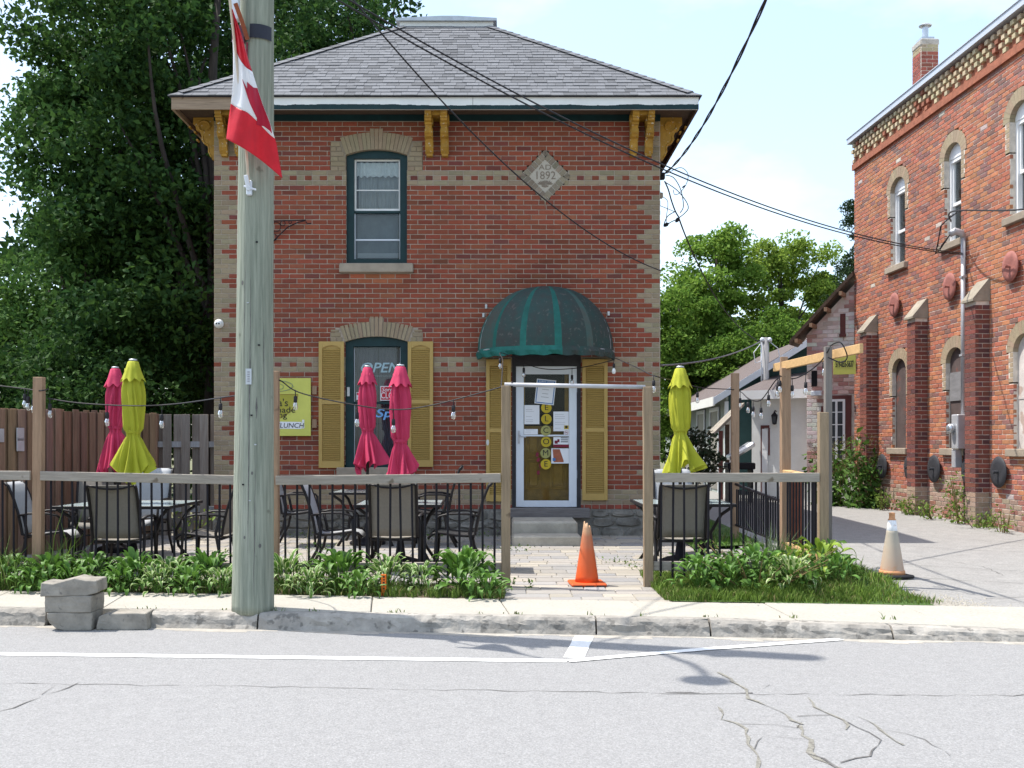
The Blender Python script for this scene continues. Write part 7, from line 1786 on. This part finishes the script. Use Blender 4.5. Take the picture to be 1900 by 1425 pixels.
t = thing('spruce_tree', 'dark conifer rising behind the pink annex roof', 'tree', (11.3, 33.5, 0.2))
r = random.Random(51); cs, rs = [], []
for i in range(90):
    z = r.uniform(1.5, 9.0); rad = 1.75 * (1 - (z / 9.6)) + 0.18; a = r.uniform(0, 6.28); q = r.uniform(0.45, 1.0) * rad; cs.append((q * math.cos(a), q * math.sin(a), z - 0.2 * q)); rs.append(r.uniform(0.3, 0.55))
link('crown', leaves_mesh('crown', clump_points(cs, rs, 150, 0.5), 0.13, M['maple'], (0.022, 0.045, 0.02), (0.05, 0.085, 0.035), up=0.3, aspect=0.35, droop=0.5), t)
m = MB(); m.tube([(0, 0, -0.2), (0, 0, 4.5), (0, 0, 9.2)], [0.2, 0.12, 0.02], 8); m.build('trunk', M['bark'], t, True)
tree('dark_shrub', 'dark purple green shrub beside the right corner of the house', 'shrub', (2.95, 16.2, 0.05), 1.5, 0.03, [(0, 0, 1.0, 0.42, 0.4, 0.75)], 22, 60, 0.075, M['maple'], (0.02, 0.045, 0.018), (0.07, 0.07, 0.045), 61, (0.15, 0.3), 8)
m = leaves_mesh('background_woods', clump_points([(NP.uniform(2, 30), NP.uniform(42, 50), NP.uniform(0, 1) ** 0.9 * 6.5) for _ in range(260)], NP.uniform(0.9, 1.6, 260), 80), 0.36, M['ash'], (0.06, 0.13, 0.022), (0.15, 0.24, 0.04))
stuff(link('background_woods', m))['label'] = 'mass of green woods behind the right trees'

def grass_mesh(name, pts, h, w, c0, c1, lean=0.45):
    n = len(pts); a = NP.uniform(0, 2 * np.pi, n); patch = 0.5 + 0.5 * np.sin(pts[:, 0] * 5.3 + 1.7 * np.sin(pts[:, 1] * 4.1)) * np.sin(pts[:, 1] * 6.7 + 1.3 * np.sin(pts[:, 0] * 3.2)); hh = h * NP.uniform(0.3, 1.2, n) * (0.45 + 0.8 * patch) * np.where(NP.uniform(0, 1, n) < 0.03, 1.7, 1.0); ln = np.stack([np.cos(a), np.sin(a), np.zeros(n)], 1) * (hh * NP.uniform(0.1, 1.0, n) * lean)[:, None]
    b = NP.uniform(0, 2 * np.pi, n); sd = np.stack([np.cos(b), np.sin(b), np.zeros(n)], 1) * w * NP.uniform(0.7, 1.3, (n, 1)); up = np.zeros((n, 3)); up[:, 2] = hh
    v = np.stack([pts - sd, pts + sd, pts + sd * 0.8 + ln * 0.35 + up * 0.6, pts - sd * 0.8 + ln * 0.35 + up * 0.6, pts + ln + up * NP.uniform(0.8, 1, (n, 1))], 1).reshape(-1, 3)
    i = np.arange(n)[:, None] * 5; q = np.concatenate([i + np.array([[0, 1, 2]]), i + np.array([[0, 2, 3]]), i + np.array([[3, 2, 4]])])
    f = NP.uniform(0, 1, (n, 1)); dry = (NP.uniform(0, 1, (n, 1)) < 0.10 * (1.3 - patch[:, None])); c = (np.array(c0) * (1 - f) + np.array(c1) * f) * NP.uniform(0.8, 1.2, (n, 1)) * (0.8 + 0.35 * patch[:, None]); c = np.where(dry, np.array([[0.26, 0.22, 0.09]]), c); return fast_mesh(name, v, q, M['grass'], np.concatenate([c, c, c]))
def scatter(n, fn):
    out = []
    while len(out) < n:
        p = fn()
        if p is not None: out.append(p)
    return np.array(out)
R_ = random.Random(99)
def left_bed():
    x = R_.uniform(-6.2, 0.0); t = R_.random() ** 1.6; y = walk_y(x) + 0.015 + 0.035 * math.sin(x * 9 + 2 * math.sin(x * 23)) + t * 0.75
    return (x, y, 0.0) if t > 0.10 or R_.random() < 0.45 else None
stuff(link('grass', grass_mesh('grass', scatter(17000, left_bed), 0.11, 0.0045, (0.07, 0.13, 0.02), (0.16, 0.24, 0.04), 0.9)))['label'] = 'rough green grass along the sidewalk below the hostas'
def lawn():
    x = R_.uniform(1.42, 3.86); y = R_.uniform(walk_y(x) + 0.01 + 0.02 * math.sin(x * 11 + 2 * math.sin(x * 17)), 10.9 if x < 3.15 else 12.4)
    edge = 3.70 + 0.08 * math.sin(y * 7) + R_.gauss(0, 0.05)
    if x > edge or (x > edge - 0.35 and R_.random() < 0.45) or (y < walk_y(x) + 0.06 and R_.random() < 0.55): return None
    return (x, y, G(x, y) + 0.01)
stuff(link('grass', grass_mesh('grass', scatter(30000, lawn), 0.085, 0.0042, (0.085, 0.155, 0.02), (0.19, 0.28, 0.045), 0.8)))['label'] = 'bright green grass on the lawn corner by the driveway'
stuff(link('grass', grass_mesh('grass', scatter(3500, lambda: (R_.uniform(2.42, 3.3), R_.uniform(13.4, 19), 0.07)), 0.16, 0.006, (0.05, 0.12, 0.015), (0.11, 0.20, 0.03))))['label'] = 'longer grass beside the house'
def sidewalk_weeds():
    x = R_.choice([-3.0, -2.35, -1.9, -1.55, -0.9, -0.2, 0.1, 0.72, 1.1, 1.63, 2.3, 3.0]) + R_.gauss(0, 0.09) * R_.random(); return (x, kerb_y(x) + R_.uniform(0.13, 0.165), 0.0)
stuff(link('crack_weeds', grass_mesh('crack_weeds', scatter(110, sidewalk_weeds), 0.04, 0.004, (0.07, 0.13, 0.02), (0.15, 0.22, 0.04), 0.9)))['label'] = 'small weeds growing in the kerb joint'
def paver_weeds():
    x, y = R_.choice([(-2.4, 13.4), (-1.1, 14.6), (-0.2, 13.2), (0.2, 13.2), (1.45, 11.6), (1.9, 10.8), (-3.3, 12.6), (1.35, 12.0), (0.1, 10.15), (2.2, 11.4), (-2.9, 14.9), (-2.2, 15.0), (-1.0, 15.05), (-0.3, 15.0)]); x += R_.gauss(0, 0.12); y += R_.gauss(0, 0.06); return (x, y, G(x, y))
stuff(link('paver_weeds', leaves_mesh('paver_weeds', scatter(420, paver_weeds) + NP.uniform(0, 1, (420, 1)) * np.array([[0, 0, 0.08]]), 0.035, M['grass'], (0.07, 0.14, 0.02), (0.15, 0.23, 0.04))))['label'] = 'weeds sprouting between the pavers and along the wall'

def blade(L_, W_, arch, edge, mats, wave=0.0, fold=0.18):
    "arched hosta leaf: five columns across, outer ones are the margin"
    rows = 7; vs = []; f = []; mi = []
    for j in range(rows + 1):
        t = j / rows; w = W_ * 0.5 * (math.sin(math.pi * min(1, t ** 0.75 * 0.96 + 0.04)) ** 0.8 if t < 1 else 0.02) + 0.004
        if t < 0.18: w = min(w, 0.008 + 0.12 * t * W_ * 4)
        a = arch * t; y = L_ * (math.sin(a) / arch if arch else t); z = L_ * (0.95 * t - 0.0) * math.cos(a) * 0.75 - 0.25 * L_ * t ** 3 * arch
        for k, s_ in enumerate((-1, -edge, 0, edge, 1)): vs.append((s_ * w, y, z + abs(s_) * w * fold * 2 + wave * math.sin(t * 9 + k) * 0.01))
    m = MB()
    m.v = vs
    for j in range(rows):
        for k in range(4): m.f.append((j*5+k, j*5+k+1, (j+1)*5+k+1, (j+1)*5+k)); m.m.append(1 if k in (0, 3) else 0); m.c.append(None)
    return m.mesh('leaf', mats, True)
def arcs(mats, edge, wd): return [blade(l * 1.12, l * wd * 0.86, a, edge, mats, 0.6) for l, a in ((0.30, 0.9), (0.34, 1.25), (0.27, 1.5), (0.24, 0.6))]
LV = {'green': arcs([M['hosta'], M['hosta']], 0.6, 0.36), 'var': arcs([M['hosta'], M['hostaedge']], 0.66, 0.38), 'lime': arcs([M['hostalime'], M['hostalime']], 0.6, 0.5), 'white': arcs([M['hosta'], M['hostaedge']], 0.42, 0.5)}
def hosta(kind, label, x, y, n, sc, seed, grp):
    r = random.Random(seed); t = thing('hosta_plant', label, 'plant', (x, y, G(x, y)), 0, grp)
    n = int(n * 1.7); q = MB(); sc *= 0.9
    for i in range(n):
        f = (i + 0.5) / n; a = i * 2.39996 + r.gauss(0, 0.25); el = (1 - f) ** 0.8 * 1.35 + 0.02
        rad = 0.24 * sc * r.uniform(0.75, 1.1); p = Vector((-math.sin(a) * math.cos(el) * rad * 0.95, math.cos(a) * math.cos(el) * rad * 0.85, 0.04 + math.sin(el) * rad * 0.95))
        o = link('leaf', r.choice(LV[kind]), t, p)
        tilt = -(0.85 * el - 0.55)
        o.rotation_euler = (Matrix.Rotation(a, 3, 'Z') @ Matrix.Rotation(-tilt + r.gauss(0, 0.18), 3, 'X') @ Matrix.Rotation(r.gauss(0, 0.2), 3, 'Y')).to_euler()
        s_ = sc * r.uniform(0.46, 0.68); o.scale = (s_, s_, s_)
        if i % 3 == 0: q.tube([(0.02 * math.cos(i), 0.02 * math.sin(i), 0), p * 0.6 + Vector((0, 0, 0.02)), p], 0.004 * sc, 4)
    q.build('stalks', M['hosta'], t)
gl_ = 'hostas along the left railing'; g2_ = 'leafy plants in the right corner bed'
for k, (kind, px, n, sc, lab) in enumerate((('green', 60, 26, 0.72, 'small hosta low in front at the far left'), ('green', 135, 26, 0.74, 'small green hosta directly behind the concrete stack'), ('green', 222, 28, 0.76, 'small green hosta in front of the left table'), ('var', 290, 26, 0.74, 'small pale edged hosta low in front of the left bed'),
        ('green', 352, 28, 0.76, 'small hosta low in front, second left of the utility pole'), ('var', 412, 24, 0.74, 'small pale edged hosta touching the left of the utility pole'), ('var', 575, 28, 0.78, 'small white edged hosta left of the big green one'), ('green', 668, 26, 0.7, 'small hosta just left of the orange stake'), ('green', 905, 26, 0.72, 'small hosta at the foot of the left gate post'))):
    Y = 9.85 - 0.0005 * px; hosta(kind, lab, (px - CX) / FPX * Y, Y, n, sc, 270 + k, gl_)
for k, (kind, px, Y, n, sc, lab) in enumerate((('green', 18, 10.1, 34, 0.95, 'grassy green hosta at the far left edge'), ('green', 95, 10.0, 40, 1.05, 'green hosta in front of the left cedar post'), ('green', 170, 10.05, 40, 1.05, 'green hosta above the concrete block stack'),
        ('green', 250, 9.95, 44, 1.08, 'dark green hosta in front of the left table'), ('var', 318, 9.95, 36, 0.95, 'pale edged hosta left of the utility pole'), ('green', 385, 9.95, 44, 1.1, 'broad green hosta just left of the utility pole'),
        ('var', 528, 9.85, 40, 1.02, 'white edged hosta just right of the utility pole'), ('green', 632, 9.85, 52, 1.12, 'big green hosta behind the orange stake on the left'), ('var', 720, 9.85, 36, 0.98, 'pale edged hosta behind the orange stake'),
        ('var', 782, 9.8, 26, 0.82, 'smaller pale edged hosta between two big green ones'), ('green', 862, 9.75, 62, 1.22, 'largest green hosta beside the left gate post'))):
    hosta(kind, lab, (px - CX) / FPX * Y, Y, n, sc, 70 + k, gl_)
for k, (kind, px, Y, n, sc, lab) in enumerate((('green', 1300, 9.75, 40, 0.95, 'dark green hosta at the left end of the corner bed'), ('green', 1355, 9.6, 34, 0.85, 'green hosta low in front of the right railing'), ('green', 1405, 9.75, 36, 0.95, 'green hosta in the middle of the corner bed'),
        ('white', 1470, 9.55, 40, 0.85, 'white edged hosta in the front of the corner bed'), ('lime', 1520, 10.0, 26, 1.05, 'lime leaved plant at the foot of the end posts'), ('green', 1555, 9.7, 30, 0.75, 'green hosta at the right end of the corner bed'), ('lime', 1470, 9.95, 20, 0.8, 'small lime leaved plant behind the white edged hosta'))):
    hosta(kind, lab, (px - CX) / FPX * Y, Y, n, sc, 170 + k, g2_)
def leafy(name, label, cat, x, y, z, n, rad, h, leaf, c0, c1, seed, stems=8, grp=None, seedhead=None):
    r = random.Random(seed); t = thing(name, label, cat, (x, y, z), 0, grp); cs = []; m = MB()
    for i in range(stems):
        a = r.uniform(0, 6.28); q = rad * r.random() ** 0.5; hh = h * r.uniform(0.6, 1.05); top = Vector((q * math.cos(a) * 1.25, q * math.sin(a) * 1.25, hh)); b0 = Vector((q * math.cos(a) * 0.5, q * math.sin(a) * 0.5, 0))
        m.tube([b0, b0.lerp(top, 0.55) + Vector((0, 0, hh * 0.05)), top], [0.008, 0.006, 0.003], 5)
        for k in range(max(1, n // stems)):
            f = r.random() ** (1.3 if seedhead else 0.9); p = b0.lerp(top, f); s_ = leaf * 1.1; cs.append((p.x + r.gauss(0, s_), p.y + r.gauss(0, s_), max(0.02, p.z + r.gauss(0, s_ * 0.5))))
    m.build('stems', M['weedstem'], t)
    link('leaves', leaves_mesh('leaves', np.array(cs), leaf, M['grass'], c0, c1, up=0.6, aspect=0.5), t)
    if seedhead:
        ss = []
        for v in range(stems * 40):
            a = r.uniform(0, 6.28); q = rad * r.random() ** 0.5 * 1.2; ss.append((q * math.cos(a), q * math.sin(a), h * (0.5 + 0.55 * r.random())))
        link('seed_heads', leaves_mesh('seed_heads', np.array(ss), 0.045, M['grass'], seedhead[0], seedhead[1], up=0.0, aspect=0.4), t)
    return t
wg = 'weeds along the foot of the brick building'
leafy('tall_weed', 'tall dock weed clump with rusty seed heads in front of the pink annex', 'weed', 6.62, 21.0, 0.17, 520, 0.42, 1.25, 0.15, (0.05, 0.12, 0.02), (0.12, 0.22, 0.035), 1, 14, wg, ((0.16, 0.11, 0.03), (0.12, 0.14, 0.04)))
leafy('tall_weed', 'tall dock weed clump with rusty seed heads against the mill corner', 'weed', 6.97, 20.3, 0.17, 560, 0.36, 1.35, 0.16, (0.04, 0.11, 0.02), (0.11, 0.21, 0.03), 2, 14, wg, ((0.15, 0.10, 0.03), (0.11, 0.13, 0.04)))
for k, (px, py, n, h, w_, lab) in enumerate(((1652, 936, 120, 0.42, 0.16, 'small rounded weed right of the tall docks'), (1706, 947, 160, 0.36, 0.26, 'broad low weed at the foot of the middle buttress'), (1690, 944, 60, 0.2, 0.2, 'low ground weed beside the middle buttress'), (1753, 955, 110, 0.26, 0.30, 'patch of low weeds between two buttresses'),
        (1800, 960, 190, 0.85, 0.20, 'tall yellow green weed below the meter boxes'), (1835, 968, 140, 0.24, 0.36, 'grassy weeds at the foot of the near buttress'), (1880, 972, 50, 0.35, 0.22, 'thin dry weeds near the right edge'))):
    Y = yof(px) - 0.25; x = (px - CX) / FPX * Y - 0.12
    leafy('wall_weed', lab, 'weed', x, Y, 0.17 * sm((Y - 8.9) / 9), n, w_, h, 0.075, (0.09, 0.16, 0.025), (0.2, 0.29, 0.05), 30 + k, 7, wg)
t = thing('ornamental_grass', 'wispy grey green grass tuft in front of the side railing', 'grass plant', (2.6, 10.15, G(2.6, 10.15)))
link('blades', grass_mesh('blades', np.array([(R_.gauss(0, 0.10), R_.gauss(0, 0.08), 0) for _ in range(420)]), 0.48, 0.0035, (0.14, 0.20, 0.09), (0.26, 0.33, 0.16), 0.5), t)
t = thing('long_grass', 'tuft of long grass blades at the left end of the hosta row', 'grass plant', (fx(60), 10.05, 0))
link('blades', grass_mesh('blades', np.array([(R_.gauss(0.1, 0.35), R_.gauss(0, 0.08), 0) for _ in range(420)]), 0.42, 0.005, (0.08, 0.15, 0.025), (0.19, 0.28, 0.06), 0.7), t)
t = thing('long_grass', 'few long grass blades among the right hand hostas of the left bed', 'grass plant', (fx(600), 9.95, 0))
link('blades', grass_mesh('blades', np.array([(R_.gauss(0, 0.35), R_.gauss(0, 0.08), 0) for _ in range(120)]), 0.42, 0.004, (0.10, 0.18, 0.04), (0.22, 0.30, 0.07), 0.7), t)
leafy('bed_filler', 'mixed leafy perennials filling the corner bed', 'plant', 2.35, 9.75, G(2.35, 9.75), 500, 0.62, 0.34, 0.07, (0.05, 0.13, 0.02), (0.12, 0.22, 0.035), 60, 24, g2_)
leafy('patio_weed', 'leafy weed growing by the foundation near the left corner of the house', 'weed', -3.35, 14.3, 0.06, 60, 0.18, 0.32, 0.14, (0.08, 0.18, 0.03), (0.17, 0.28, 0.05), 63, 5)
leafy('patio_weed', 'pale weed at the foot of the grey fence', 'weed', -4.4, 14.6, 0.06, 60, 0.25, 0.5, 0.08, (0.12, 0.20, 0.03), (0.22, 0.30, 0.05), 64, 6)
